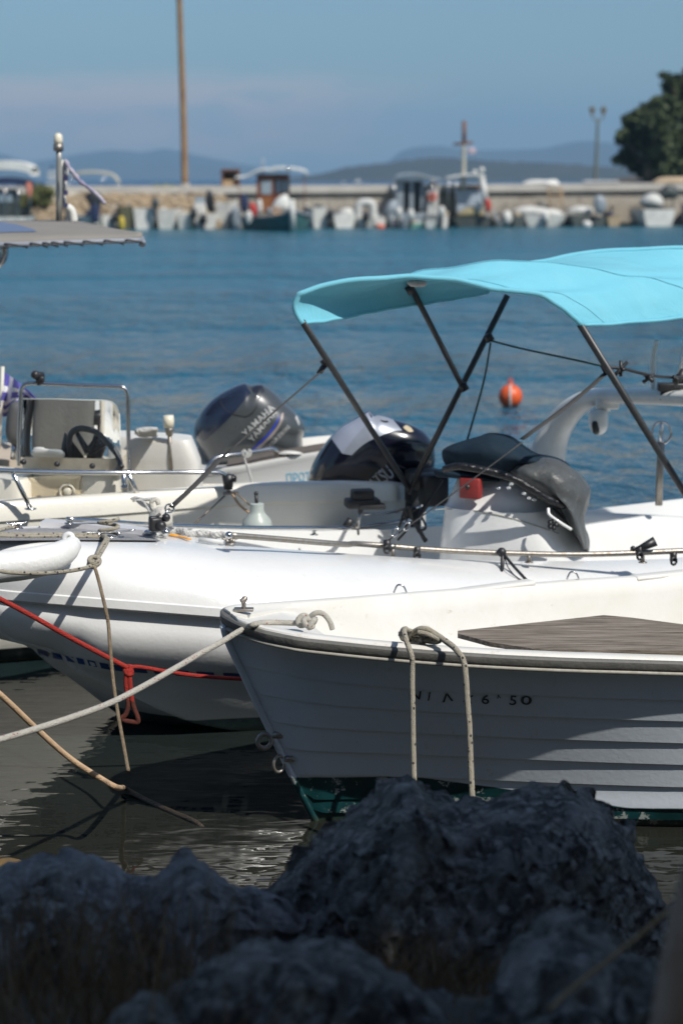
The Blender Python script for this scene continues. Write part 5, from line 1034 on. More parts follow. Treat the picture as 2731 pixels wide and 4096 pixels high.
# console
YC = 11.9
lvC = [(26, 118, 516, YC, .55), (26, 118, 490, YC, .55), (25, 119, 473, YC, .55)]
g = G(); loft(g, [plan(u0, u1, v, y, d*.7, ex=5, skew=0) for u0, u1, v, y, d in lvC], closed=True, cap0=True, cap1=True); con = obj('console', g, CREAM, cb, auto=40); tcon = bvh(g)
g = G(); loft(g, [plan(20, 122, v, YC-.02, .42, ex=6, skew=0) for v in (473, 456)], closed=True, cap0=True, cap1=True); obj('console_top', g, mat('stained_cream', (.68, .62, .50), .4, var=.8, var_scale=9, var_col=(.52, .42, .30)), con, auto=40)
g = G(); q = [y3(330, 1600), y3(300, 1500), y3(310, 1340), y3(380, 1275), y3(880, 1268), y3(905, 1300), y3(900, 1420), y3(880, 1600)]; Infl(q, YC-.02, .035, .02, 6).geo(g, 4); obj('hatch_door', g, TAN, con, auto=40)
g = G(); c = atY(y3(750, 1448), YC-.07); ring(g, c, .043, .006, (1, 0, 0), (0, 0, 1), 20); Infl([y3(702, 1440), y3(750, 1395), y3(805, 1430), y3(790, 1490), y3(745, 1505)], YC-.06, .012, .01).geo(g, 3); obj('latch', g, mat('cream_latch', (.62, .58, .48), .3), con)
g = G()
for x, y in ((262, 1115), (637, 1140), (1033, 1160), (1358, 1166)): ball(g, atY(y3(x, y), YC-.20), .018)
obj('screw_cap', g, BLACK, con)
g = G(); Infl([y3(370, 1035), y3(372, 965), y3(400, 948), y3(490, 948), y3(500, 962), y3(690, 970), y3(700, 1040)], YC-.05, .08, .1, 4).geo(g, 4); obj('dash_box', g, mat('grey_white_box', (.58, .58, .56), .5), con)
g = G(); Infl([y3(700, 1040), y3(712, 830), y3(735, 805), y3(760, 840), y3(790, 900), y3(800, 1000), y3(880, 1010), y3(1040, 1000), y3(1050, 830), y3(1090, 830), y3(1150, 870), y3(1190, 930), y3(1150, 1010), y3(1185, 1060), y3(1100, 1070)], YC+.12, .05, .1, 4, c=y3(960, 1030)).geo(g, 4); obj('dash', g, BLACK, con)
# steering wheel
g = G(); P = path([y3(790, 1010), y3(775, 900), y3(800, 800), y3(880, 758), y3(980, 760), y3(1080, 790), y3(1170, 860), y3(1250, 950), y3(1320, 1050), y3(1345, 1150), y3(1300, 1230)], [YC+.1, YC+.05, YC+.02, YC, YC-.02, YC-.03, YC-.05, YC-.08, YC-.11, YC-.15, YC-.15], 6); tube(g, P, .017, 10); sw = obj('steering_wheel', g, mat('grey_wheel_rim', (.06, .065, .07), .45), con)
g = G(); c = atY(y3(985, 985), YC-.02)
for p in (y3(860, 800), y3(1100, 830), y3(1190, 900)): tube(g, [c, atY(p, YC)], [.022, .013], 8)
obj('wheel_spokes', g, BLACK, sw)
# windscreen glass
GL = bpy.data.materials.new('windscreen_acrylic'); GL.use_nodes = True; t = GL.node_tree; b = t.nodes['Principled BSDF']; b.inputs['Base Color'].default_value = (.93, .96, .96, 1); b.inputs['Transmission Weight'].default_value = 1; b.inputs['Roughness'].default_value = .03; b.inputs['IOR'].default_value = 1.12
g = G(); top_ = [y3(248, 400), y3(300, 408), y3(600, 410), y3(900, 420), y3(1200, 430), y3(1290, 480), y3(1335, 570)]; bt_ = [y3(225, 1060), y3(300, 1060), y3(600, 1065), y3(900, 1072), y3(1200, 1080), y3(1300, 1090), y3(1360, 1100)]
ys = [YC+.05, YC-.05, YC-.16, YC-.18, YC-.16, YC-.1, YC-.05]; Tt = [atY(p, y+.1) for p, y in zip(top_, ys)]; Bb = [atY(p, y) for p, y in zip(bt_, ys)]
Ts = spl(Tt, 4); Bs_ = spl(Bb, 4); th = np.array([.0, .004, 0]); loft(g, [Bs_, Ts, [p+th for p in Ts], [p+th for p in Bs_], Bs_]); ws_ = obj('windscreen', g, GL, con)
g = G(); tube(g, Ts, .0035, 6); tube(g, [Ts[-1], Bs_[-1]], .0035, 6); obj('windscreen_edge', g, mat('pale_edge_trim', (.6, .62, .58), .3), ws_)
# stainless hoop over the windscreen
g = G(); P = path([y3(205, 1160), y3(215, 800), y3(232, 400), y3(245, 290), y3(310, 235), y3(500, 237), y3(900, 255), y3(1300, 268), y3(1390, 290), y3(1428, 380), y3(1435, 700), y3(1445, 1200), y3(1452, 1560)], [YC-.22]*13, 6); tube(g, P, .0125, 12); hp_ = obj('hoop', g, STEEL, con)
g = G(); tube(g, [atY(y3(1385, 1200), YC-.15), atY(y3(1388, 1560), YC-.15)], .016, 8); box(g, atY(y3(1420, 1405), YC-.2), (.07, .04, .04), bev=.01); obj('hoop_leg', g, STEEL, hp_)
g = G(); ball(g, atY(y3(395, 140), YC-.25), .026); tube(g, [atY(y3(395, 140), YC-.25), atY(y3(470, 145), YC-.2)], .022, 10); tube(g, [atY(y3(440, 150), YC-.22), atY(y3(440, 250), YC-.22)], .018, 8); box(g, atY(y3(450, 190), YC-.22), (.05, .04, .04), bev=.01); obj('clamp_light', g, BLACK, hp_)
# seat
g = G(); Infl([y3(360, 520), y3(400, 470), y3(480, 450), y3(560, 455), y3(800, 490), y3(980, 515), y3(1050, 550), y3(1065, 640), y3(1055, 800), y3(1045, 960), y3(1000, 1010), y3(700, 1010), y3(440, 1000), y3(365, 960), y3(355, 700)], 12.35, .10, .09, 5).geo(g, 8); se = obj('seat_back', g, VINYL, cb)
g = G(); Infl([y3(205, 432), y3(300, 440), y3(350, 470), y3(360, 600), y3(350, 800), y3(300, 930), y3(160, 925), y3(90, 880), y3(62, 780), y3(75, 600), y3(110, 480), y3(150, 440)], 12.5, .12, .10, 4).geo(g, 8); obj('seat_bolster', g, mat('dark_grey_vinyl', (.11, .11, .11), .6, var=.3, var_scale=9), se)
g = G(); tube(g, [atY(y3(160, 910), 12.45), atY(y3(148, 1085), 12.45)], .018, 8); obj('seat_frame', g, STEEL, se); g = G(); tube(g, [atY(y3(900, 1000), 12.4), atY(y3(905, 1100), 12.4)], .018, 8); obj('seat_frame', g, STEEL, se)
g = G(); Infl([y3(1110, 720), y3(1106, 580), y3(1128, 508), y3(1150, 560), y3(1158, 720), y3(1165, 940), y3(1140, 960), y3(1116, 930)], 12.3, .02, .02, 2.4).geo(g, 4); obj('paddle_blade', g, mat('cream_blade', (.62, .57, .48), .5), cb)
g = G(); box(g, atY(y3(1085, 745), 12.3), (.05, .04, .04), bev=.01); tube(g, [atY(y3(1100, 740), 12.3), atY(y3(1115, 830), 12.3)], .012, 6); obj('blade_holder', g, BLACK, cb)
# stern box with rope on it, side tub
g = G(); lvb = [(98, 200, 492, 12.25, .40), (102, 198, 462, 12.25, .38), (106, 191, 444, 12.25, .36), (110, 189, 438.5, 12.27, .32)]; loft(g, [plan(*l, ex=4.5, skew=0) for l in lvb], closed=True, cap0=True, cap1=True); bx = obj('stern_box', g, OLDWHITE, cb, auto=45)
g = G(); loft(g, [plan(*l, ex=4.0, skew=0) for l in ((-40, 28, 514, 11.8, .6), (-40, 27, 484, 11.8, .6), (-38, 23, 478.5, 11.82, .5))], closed=True, cap0=True, cap1=True); obj('bow_locker', g, CREAM, cb, auto=45)
g = G(); loft(g, [plan(*l, ex=4.0, skew=0) for l in ((-60, 20, 476, 12.8, .8), (-60, 18, 459, 12.8, .8))], closed=True, cap0=True, cap1=True); obj('bow_cushion', g, mat('beige_cushion', (.50, .42, .33), .8, var=.3, var_scale=4), cb, auto=45)
g = G(); tr_ = random.Random(4); P = []
for k in range(70): a = k*.75; P.append(atZ(z4(665+60*math.cos(a)*(1-.25*math.sin(k*.31)), 0+395+14*math.sin(a)), 1.02)*0+atY(z4(668+52*math.cos(a*1.1)*tr_.uniform(.6, 1), 385+11*math.sin(a)-14*abs(math.sin(k*.05))), 12.2+.08*math.sin(a+.5)))
tube(g, spl(P, 3), .011, 6); tag(obj('coiled_rope', g, ROPEWH), 'untidy coil of pale rope lying on the cream stern box', 'rope')
# all-round light
g = G(); tube(g, [atY(z4(786, 552), 12.2), atY(z4(781, 460), 12.2), atY(z4(778, 385), 12.2)], .013, 10); tube(g, [atY(z4(778, 392), 12.2), atY(z4(776, 350), 12.2)], [.020, .030], 12); ps = obj('light_post', g, DULLSTEEL, cb)
g = G(); tube(g, [atY(z4(775, 356), 12.2), atY(z4(774, 330), 12.2), atY(z4(773, 300), 12.2)], [.031, .034, .032], 14); obj('lamp_lens', g, mat('cream_lens', (.72, .66, .52), .3), ps)
# rail on the near gunwale
rp = [((-160, 550), 10.75), ((0, 553), 10.92), ((200, 560), 11.1), ((560, 564), 11.35), ((880, 562), 11.45), ((980, 563), 11.5), ((1015, 566), 11.52), ((1034, 580), 11.53), ((1040, 605), 11.53)]
g = G(); tube(g, path([z4(*p) for p, y in rp], [y for p, y in rp], 5), .0135, 12); rl = obj('near_rail', g, STEEL, cb)
for a, Ya, b_, Yb_ in (((62, 572), 10.98, (140, 728), 11.05), ((590, 572), 11.36, (645, 690), 11.42)):
    g = G(); tube(g, [atY(z4(*a), Ya), atY(z4(*b_), Yb_)], .0135, 10); f = atY(z4(*b_), Yb_); tube(g, [f-[0, 0, .004], f+[0, 0, .004]], .034, 12); obj('stanchion', g, STEEL, rl)
g = G(); c = atY(z4(1047, 600), 11.53); tube(g, [c+[0, 0, .035], c-[0, 0, .05]], [.038, .026], 10); tube(g, [c+[.0, 0, .012], c+[.045, -.01, .012]], .020, 8); obj('rail_socket', g, BLACK, rl)
g = G(); tube(g, [atY(z4(1045, 628), 11.53), atY(z4(1052, 655), 11.53)], .012, 8); box(g, atY(z4(1058, 658), 11.53), (.09, .04, .015), bev=.005); tube(g, [atY(z4(1030, 670), 11.5), atY(z4(950, 745), 11.4), atY(z4(880, 812), 11.3)], .006, 6); obj('rail_foot', g, DULLSTEEL, rl)
g = G(); P = path([z4(1062, 655), z4(1090, 700), z4(1120, 730), z4(1155, 755)], 11.45, 5); tube(g, P, .008, 6); tube(g, path([z4(1075, 650), z4(1120, 690), z4(1172, 735)], 11.45, 5), .004, 6); tag(obj('float_line', g, ROPET), 'thin brown line tying the clear float to the cream boat rail', 'rope')
# translucent float bottle
g = G(); c = atY(z4(1180, 830), 11.25); rows = []
for z, r in ((-.20, .085), (-.05, .088), (.02, .088), (.055, .080), (.085, .052), (.105, .040), (.145, .040), (.150, .030)): rows.append([c+np.array([r*math.cos(q), r*math.sin(q), z+.01]) for q in np.linspace(0, 2*math.pi, 21)[:-1]])
loft(g, rows, closed=True, cap0=True, cap1=True); bo = obj('float_bottle', g, mat('milky_plastic', (.48, .53, .49), .35, trans=.15, var=.3, var_scale=8), auto=50); tag(bo, 'milky green plastic float with a neck hung beside the cream boat rail', 'float')
g = G(); tube(g, [c+[0, 0, .12], c+[-.005, 0, .21]], .010, 8); ball(g, c+[-.005, 0, .215], .013); bb = obj('float_stem', g, BLACK, bo)
# TOHATSU
toh = [y2(*p) for p in ((85, 900), (90, 800), (120, 690), (170, 590), (240, 480), (320, 380), (430, 270), (540, 205), (640, 140), (720, 103), (775, 150), (850, 150), (980, 195), (1120, 240), (1240, 290), (1330, 360), (1390, 450), (1410, 560), (1410, 660), (1370, 760), (1290, 860), (1200, 1000), (1180, 1060), (1000, 1040), (800, 1010), (560, 980), (330, 945), (140, 935))]
YT = 12.6; IT = Infl(toh, YT, .24, .24, 2.7, c=y2(760, 600)); g = G(); IT.geo(g, 16); TC = mat('dark_navy_cowl', (.006, .007, .016), .16, coat=.6, var=.3, var_scale=5)
om = obj('outboard_motor', g, TC, cb)
SILV = mat('silver_cowl', (.36, .39, .45), .34, metal=.35, var=.2, var_scale=8); SILD = mat('slate_cowl', (.30, .33, .41), .35, metal=.0, coat=.3)
g = G(); IT.patch(g, ([y2(325, 400), y2(430, 290), y2(560, 215), y2(650, 160), y2(722, 122)], [y2(440, 560), y2(540, 430), y2(620, 330), y2(680, 270), y2(770, 175)])); obj('top_panel', g, SILD, om)
g = G(); IT.patch(g, ([y2(440, 560), y2(540, 430), y2(620, 330), y2(680, 270), y2(770, 175), y2(850, 165), y2(970, 205)], [y2(540, 578), y2(620, 500), y2(720, 430), y2(820, 385), y2(900, 350), y2(980, 325), y2(1065, 318)]), nu=24, off=.006); obj('silver_panel', g, SILV, om)
g = G(); text_on(g, 'TOHATSU', y2(590, 1110), y2(990, 790), 14, lambda uv: IT.S(uv, .006), space=.95); obj('lettering', g, mat('silver_letter', (.55, .56, .58), .4), om, smooth=False)
g = G(); IT.patch(g, ([y2(835, 205), y2(880, 215), y2(915, 215)], [y2(850, 222), y2(885, 235), y2(925, 232)]), off=.009); obj('maker_badge', g, BLACK, om)
g = G(); IT.patch(g, ([y2(1075, 285), y2(1110, 262), y2(1160, 290)], [y2(1100, 310), y2(1140, 335), y2(1185, 330)]), off=.006); obj('round_sticker', g, mat('beige_sticker', (.50, .42, .28), .5), om)
g = G(); IT.patch(g, ([y2(120, 890), y2(135, 880), y2(155, 890)], [y2(135, 930), y2(155, 935), y2(175, 925)]), off=.004); obj('yellow_mark', g, mat('yellow_mark', (.45, .38, .05), .5), om)
g = G(); P = [IT.S(np.array(y2(*p)), .001) for p in ((250, 900), (340, 850), (400, 780))]; P2 = [IT.S(np.array(y2(*p)), .001) for p in ((560, 940), (680, 860), (760, 790), (900, 730), (960, 690), (1060, 700), (1180, 770))]
tube(g, spl(P2, 5), .006, 6); obj('cowl_seam', g, BLACK, om)
g = G(); c = atY(y2(1130, 1000), 12.55); box(g, c+[0, 0, -.35], (.16, .22, .7), bev=.03); box(g, atY(y2(1290, 900), 12.3), (.22, .15, .22), yaw(.3), bev=.03); obj('motor_bracket', g, BLACK, om, auto=40)
g = G(); tube(g, [atY(y2(1180, 1140), 12.1), atY(y2(1300, 960), 12.05)], .02, 8); tube(g, [atY(y2(1310, 950), 12.05), atY(y2(1395, 800), 12.05)], .014, 8); tube(g, [atY(y2(1410, 880), 12.05), atY(y2(1450, 950), 12.05)], .024, 8); obj('tiller', g, DULLSTEEL, om)

# ================================================================== boat D: white boat with blue lettering; E: tender carrying the grey outboard
Df = Frame(-2.6, 13.05, 12)
dtop = [((-60, 452+14), 13.2), ((60, 464), 13.3), ((150, 470), 13.4), ((226, 467.5), 13.5), ((270, 460), 13.6), ((317, 452), 13.75), ((360, 446), 13.95), ((400, 442), 14.15), ((425, 440), 14.5)]
db = thing('sailing_dinghy', atY((226, 467), 13.5)*np.array([1, 1, 0]), 'white open boat with pale blue lettering on its side, seen between the two big outboards', 'boat')
nearE = path([p for p, y in dtop], [y for p, y in dtop], 4); g = G(); rows = []; inn = G(); r2 = []
for i, p in enumerate(nearE):
    q = i/(len(nearE)-1); wd = 1.1*(1-q**3)+.03; r = p.copy()
    sec = [(0, 0), (0, -.03), (.02, -.05), (.03, -.25), (.10, -.6), (.35*min(1, wd), -.95), (wd/2, -1.05), (wd-.3*min(1, wd), -.95), (wd-.1, -.6), (wd, -.05), (wd, 0)]
    rows.append([r+np.array([0, a, z]) for a, z in sec]); z_ = -.015
    r2.append([r+np.array([0, a, z]) for a, z in ((0, 0), (.10*min(1, wd), .006), (.13*min(1, wd), -.06), (wd*.5, -.10), (wd-.13*min(1, wd), -.06), (wd-.10*min(1, wd), .006), (wd, 0))])
loft(g, rows, cap0=True, cap1=True); obj('hull', g, WHITE, db, auto=45); tD = bvh(g)
loft(inn, r2); obj('deck', inn, OLDWHITE, db)
g = G(); rows = []
for i, p in enumerate(nearE[12:28]): rows.append([p+np.array([0, .02, .008]), p+np.array([0, .34, .012])])
loft(g, rows); obj('non_slip_strip', g, mat('brown_grey_nonslip', (.13, .11, .095), .9, var=.5, var_scale=25), db)
g = G(); text_on(g, 'ΠΡΩΤ', z4(1315, 608), z4(1425, 600), 8.6, lambda uv: cast(tD, uv, .004, 13.6)); obj('lettering', g, mat('pale_blue_letter', (.16, .38, .52), .5), db, smooth=False)
g = G(); P = path([z4(950, 552), z4(965, 525), z4(990, 498), z4(1040, 486), z4(1100, 478), z4(1200, 462), z4(1250, 455), z4(1268, 468), z4(1272, 485)], [13.4, 13.4, 13.42, 13.45, 13.5, 13.6, 13.65, 13.68, 13.7], 6); tube(g, P, .017, 10); obj('grab_rail', g, STEEL, db)
g = G(); P = path([z4(1118, 486), z4(1112, 470), z4(1122, 462), z4(1132, 478), z4(1128, 492), z4(1145, 488), z4(1150, 468), z4(1143, 460), z4(1138, 480), z4(1122, 500), z4(1140, 550), z4(1160, 620)], 13.4, 6); tube(g, P, .009, 6); tag(obj('pale_line', g, ROPEWH), 'pale line hitched round the grab rail below the grey outboard', 'rope')
g = G(); Infl([z4(1275, 478), z4(1300, 464), z4(1350, 463), z4(1385, 472), z4(1388, 482), z4(1340, 488), z4(1285, 486)], 13.75, .12, .12).geo(g, 5); obj('deck_cover', g, OLDWHITE, db)
g = G(); Infl([z4(1395, 478), z4(1410, 468), z4(1440, 468), z4(1455, 476), z4(1440, 486)], 13.85, .08, .08).geo(g, 4); obj('deck_fitting', g, BEAD, db)
# E
eb = thing('tender', (-.75, 14.6, 0), 'low grey tender carrying the big tilted grey outboard', 'boat')
R, I = hull_pts(-.75, 14.55, math.radians(80), 2.6, 1.1, .42); g = G(); loft(g, R, cap0=True); obj('hull', g, FG, eb, merge=True, auto=45); g = G(); loft(g, I, cap0=True, cap1=True); obj('deck', g, FG, eb, merge=True)
yam = [y1(*p) for p in ((78, 720), (90, 630), (130, 520), (200, 410), (300, 310), (400, 235), (540, 160), (640, 115), (720, 95), (800, 120), (930, 105), (980, 135), (1060, 190), (1140, 260), (1230, 360), (1330, 450), (1420, 540), (1465, 640), (1465, 730), (1440, 800), (1450, 960), (1380, 1040), (1100, 1060), (820, 1080), (560, 1140), (280, 1170), (240, 1120), (180, 1000), (120, 880), (82, 790))]
YY = 14.35; IY = Infl(yam, YY, .27, .25, 2.6, c=y1(720, 640)); g = G(); IY.geo(g, 16); YM = mat('graphite_cowl', (.060, .068, .072), .28, metal=.0, coat=.6, var=.3, var_scale=5, var_col=(.030, .033, .036))
oy = obj('outboard_motor', g, YM, eb)
g = G(); IY.patch(g, ([y1(95, 740), y1(130, 560), y1(250, 385), y1(400, 250), y1(580, 155), y1(720, 108)], [y1(205, 835), y1(330, 720), y1(480, 580), y1(600, 450), y1(700, 330), y1(795, 225)]), nu=26); obj('top_panel', g, mat('navy_panel', (.014, .022, .045), .22, coat=.5), oy)
g = G(); IY.patch(g, ([y1(800, 165), y1(860, 135), y1(940, 135)], [y1(830, 225), y1(890, 230), y1(970, 215)]), nv=6, off=.002); obj('intake_recess', g, mat('dark_intake', (.012, .016, .028), .5), oy)
g = G(); text_on(g, 'YAMAHA', y1(815, 850), y1(1128, 470), 6.0, lambda uv: IY.S(uv, .006), space=1.05); text_on(g, 'YAMAHA', y1(735, 785), y1(1100, 420), 7.0, lambda uv: IY.S(uv, .006), space=1.05)  # word laid twice; one copy stands for its blurred reflection
obj('lettering', g, mat('white_letter', (.42, .43, .42), .5), oy, smooth=False)
g = G(); text_on(g, 'FOUR STROKE', y1(1050, 905), y1(1290, 655), 3.6, lambda uv: IY.S(uv, .006)); obj('small_lettering', g, mat('white_letter', (.42, .43, .42), .5), oy, smooth=False)
g = G(); IY.patch(g, ([y1(800, 930), y1(900, 840), y1(1020, 720), y1(1110, 590), y1(1150, 500)], [y1(835, 935), y1(930, 845), y1(1045, 725), y1(1125, 600), y1(1155, 505)]), nv=3); obj('blue_stripe', g, mat('blue_decal', (.02, .05, .45), .3), oy)
g = G(); IY.patch(g, ([y1(838, 935), y1(940, 845), y1(1060, 725), y1(1150, 600), y1(1185, 470)], [y1(890, 935), y1(990, 845), y1(1100, 725), y1(1180, 600), y1(1205, 480)]), nv=3); obj('silver_stripe', g, mat('silver_decal', (.35, .30, .28), .3, metal=.3), oy)
g = G(); P = [IY.S(np.array(y1(*p)), .0) for p in ((405, 270), (420, 350), (470, 430), (560, 480), (650, 510), (750, 515), (850, 430), (900, 250))]; tube(g, spl(P, 5), .005, 6); obj('cowl_seam', g, BLACK, oy)
g = G(); IY.patch(g, ([y1(1360, 500), y1(1380, 530), y1(1405, 600)], [y1(1350, 540), y1(1375, 590), y1(1395, 640)]), off=.004); obj('side_reflector', g, mat('pale_grey_decal', (.45, .45, .44), .3), oy)
g = G(); box(g, (-.7, 14.5, .35), (.18, .3, .9), bev=.04); obj('motor_leg', g, BLACK, oy, auto=40)

# ================================================================== boat at far left with the grey awning
ab = thing('awning_boat', (-4.9, 14.6, 0), 'boat whose laced grey sun awning and lamp topped flag pole enter at the left edge', 'boat')
R, I = hull_pts(-5.6, 13.6, math.radians(100), 5.0, 2.0, .85); g = G(); loft(g, R, cap0=True); obj('hull', g, FW, ab, merge=True, auto=45); g = G(); loft(g, I, cap0=True, cap1=True); obj('deck', g, FW, ab, merge=True)
front = [((-220, 243), 13.4), ((0, 241.5), 13.6), ((60, 239.5), 13.7), ((142, 237), 13.9)]
back = [((-220, 222), 15.6), ((0, 220.5), 15.5), ((66, 220.2), 15.4), ((96, 224.5), 14.9), ((142, 236), 13.95)]
AWN = mat('taupe_awning', (.23, .215, .19), .8, var=.25, var_scale=3, bump=.3, bump_scale=12)
Fp = path([p for p, y in front], [y for p, y in front], 12); Bp = path([p for p, y in back], [y for p, y in back], 9); rs_ = lambda Q, n: [Q[int(round(k*(len(Q)-1)/(n-1)))] for k in range(n)]
Fq, Bq = rs_(Fp, 30), rs_(Bp, 30); g = G(); rows = [[a*(1-t)+b_*t+np.array([0, 0, .03*math.sin(math.pi*t)]) for a, b_ in zip(Fq, Bq)] for t in np.linspace(0, 1, 7)]
loft(g, rows); aw = obj('awning_cloth', g, AWN, ab); md = aw.modifiers.new('s', 'SOLIDIFY'); md.thickness = .012
g = G(); tube(g, [p-np.array([0, 0, .022]) for p in Fp], .019, 10); tube(g, [p-np.array([0, 0, .02]) for p in Bp], .018, 10); tube(g, [Fp[-1]-[0, 0, .05], Bp[-1]-[0, 0, .035]], .024, 8); obj('awning_frame', g, mat('matt_tube', (.22, .24, .28), .5), ab)
for k in range(0, len(Fp)-1, 3):
    g = G()
    a = Fp[k]; b_ = Fp[min(k+1, len(Fp)-1)]; tube(g, spl([a+[0, .02, -.02], a+[.05, -.02, -.015], b_+[.08, -.02, -.03], b_+[.11, .02, -.045]], 3), .006, 5); obj('lacing', g, BLACK, ab)
for k in range(12, len(Bp)-1, 3): g = G(); a = Bp[k]; tube(g, [a+[0, -.02, .0], a+[.05, .03, -.05]], .008, 5); obj('lacing', g, BLACK, ab)
for p in ((-13, 250), (-60, 250)): g = G(); a = atY((p[0], 241.5), 13.7); tube(g, spl([a+[.12, 0, -.03], a+[.10, 0, -.12], a+[.0, 0, -.25], a+[-.4, .1, -.9], a+[-1.2, .3, -1.6]], 5), .03, 10); obj('awning_leg', g, STEEL, ab)
g = G(); Q = [atY(za(*p), 14.3)+np.array([0, 0, 0]) for p in ((-200, 570), (0, 575), (150, 600), (290, 640), (300, 660), (150, 672), (0, 680), (-200, 690))]
Qz = [atY(za(*p), 13.9+ (700-p[1])*.006)+np.array([0, 0, .02]) for p in ((-200, 575), (0, 578), (150, 602), (300, 645), (330, 668), (150, 670), (0, 676), (-200, 680))]; g.add(Qz, [tuple(range(8))]); obj('roof_window', g, mat('lilac_window', (.12, .12, .19), .3, coat=.6), ab, smooth=False)
# flag pole with lamp on the awning
fp0 = atY(za(527, 550), 15.2); g = G(); tube(g, [fp0, atY(za(527, 300), 15.2), atY(za(529, 0), 15.2), atY(z1(270, 105), 15.2)], .023, 12); fpo = obj('flag_pole', g, mat('pale_aluminium', (.42, .41, .38), .4, metal=.5), ab)
g = G(); c = atY(z1(268, 100), 15.2); tube(g, [c-[0, 0, .03], c+[0, 0, .02]], .038, 12); obj('lamp_base', g, DULLSTEEL, fpo); g = G(); tube(g, [c+[0, 0, .015], c+[0, 0, .05], c+[0, 0, .085], c+[0, 0, .10]], [.031, .034, .030, .015], 14); obj('lamp_lens', g, mat('cream_lens', (.72, .66, .52), .3), fpo)
g = G(); tube(g, [atY(za(560, 0), 15.1), atY(za(562, 430), 15.1)], .026, 10, flat=.3); obj('furled_sleeve', g, FABW, fpo)
g = G(); rows = []
for k in range(20):
    t_ = k/19; y = 20+410*t_; wv = 30+14*math.sin(t_*7); rows.append([atY(za(572, y), 15.1), atY(za(572+wv*.5, y+6), 15.05+.03*math.sin(t_*20)), atY(za(572+wv*(1-.3*t_), y+10), 15.1)])
loft(g, rows); FLG = mat('lilac_white_flag', (.60, .58, .56), .8); fl_ = obj('pole_flag', g, FLG); md = fl_.modifiers.new('s', 'SOLIDIFY'); md.thickness = .004; tag(fl_, 'narrow limp striped flag hanging beside the lamp topped pole', 'flag')
g = G()
for y0, y1_ in ((130, 180), (270, 310), (385, 420)):
    rows = [[atY(za(574+w_, y+4), 15.03) for w_ in (0, 14, 34)] for y in (y0, (y0+y1_)/2, y1_)]; loft(g, rows)
obj('flag_stripe', g, mat('lilac_stripe', (.22, .20, .40), .8), fl_)
g = G(); P = path([z1(298, 160), z1(320, 200), z1(345, 230), z1(370, 262), z1(410, 290), z1(455, 330), z1(480, 360)], [15.1, 15.0, 14.95, 14.9, 14.8, 14.7, 14.6], 7); tube(g, P, [.009+.010*abs(math.sin(i*.5)) if i < 26 else .014 for i in range(len(P))], 8); tag(obj('furled_streamer', g, mat('purple_grey_cloth', (.22, .19, .30), .8, var=.9, var_scale=8, var_col=(.55, .52, .52))), 'twisted purple and white streamer slanting down from the lamp topped pole', 'streamer')
g = G(); P = path([za(600, 420), za(640, 450), za(655, 500), za(662, 550)], 15.2, 5); tube(g, P, .03, 8); tube(g, path([za(610, 450), za(635, 500), za(650, 545)], 15.25, 5), .05, 8, flat=.5); obj('cloth_bundle', g, FABW, ab)
# greek flag at the left edge
gf = thing('flag', atY(y3(-40, 1100), 13.3), 'blue and white striped flag with a cross, on a short staff at the left edge', 'flag')
g = G(); tube(g, [atY(y3(30, 45), 13.3), atY(y3(10, 500), 13.3), atY(y3(-20, 1100), 13.3)], .013, 10); obj('staff', g, mat('cream_pole', (.62, .59, .52), .5), gf)
fx = [[(50, 110), (30, 330), (0, 470), (-10, 590)], [(110, 150), (90, 340), (70, 480), (60, 610)], [(175, 190), (160, 330), (140, 430), (120, 560)], [(240, 250), (210, 330), (200, 420), (170, 500)], [(320, 310), (280, 370), (260, 430), (230, 470)], [(400, 390), (340, 420), (300, 440), (280, 460)], [(450, 450), (380, 450), (340, 455), (320, 462)]]
FB = mat('flag_blue', (.12, .11, .42), .8); FWH = mat('flag_white', (.78, .78, .80), .8)
def flagpt(a, b_):   # a along 0..1, b down 0..1
    i = a*6; k = min(5, int(i)); f = i-k; j = b_*3; m_ = min(2, int(j)); h = j-m_
    q = lambda r, s_: np.array(fx[r][s_], float)
    p = (q(k, m_)*(1-f)+q(k+1, m_)*f)*(1-h)+(q(k, m_+1)*(1-f)+q(k+1, m_+1)*f)*h
    return atY(y3(*p), 13.3+.10*math.sin(a*11)+.05*math.cos(b_*6+a*5)-.08*a)
g = G(); NA, NB = 36, 36
for i in range(NA):
    for j in range(NB):
        a0, a1, b0_, b1_ = i/NA, (i+1)/NA, j/NB, (j+1)/NB; st = int((j+.5)/NB*9) % 2
        if a0 < .45 and b0_ < 5/9:
            ca, cb2 = (i+.5)/NA/.45, (j+.5)/NB/(5/9); st = 1 if (abs(ca-.5) < .11 or abs(cb2-.5) < .12) else 0
        g.add([flagpt(a0, b0_), flagpt(a1, b0_), flagpt(a1, b1_), flagpt(a0, b1_)], [(0, 1, 2, 3)], st)
fo = obj('flag_cloth', g, [FB, FWH], gf, merge=False); md = fo.modifiers.new('s', 'SOLIDIFY'); md.thickness = .003

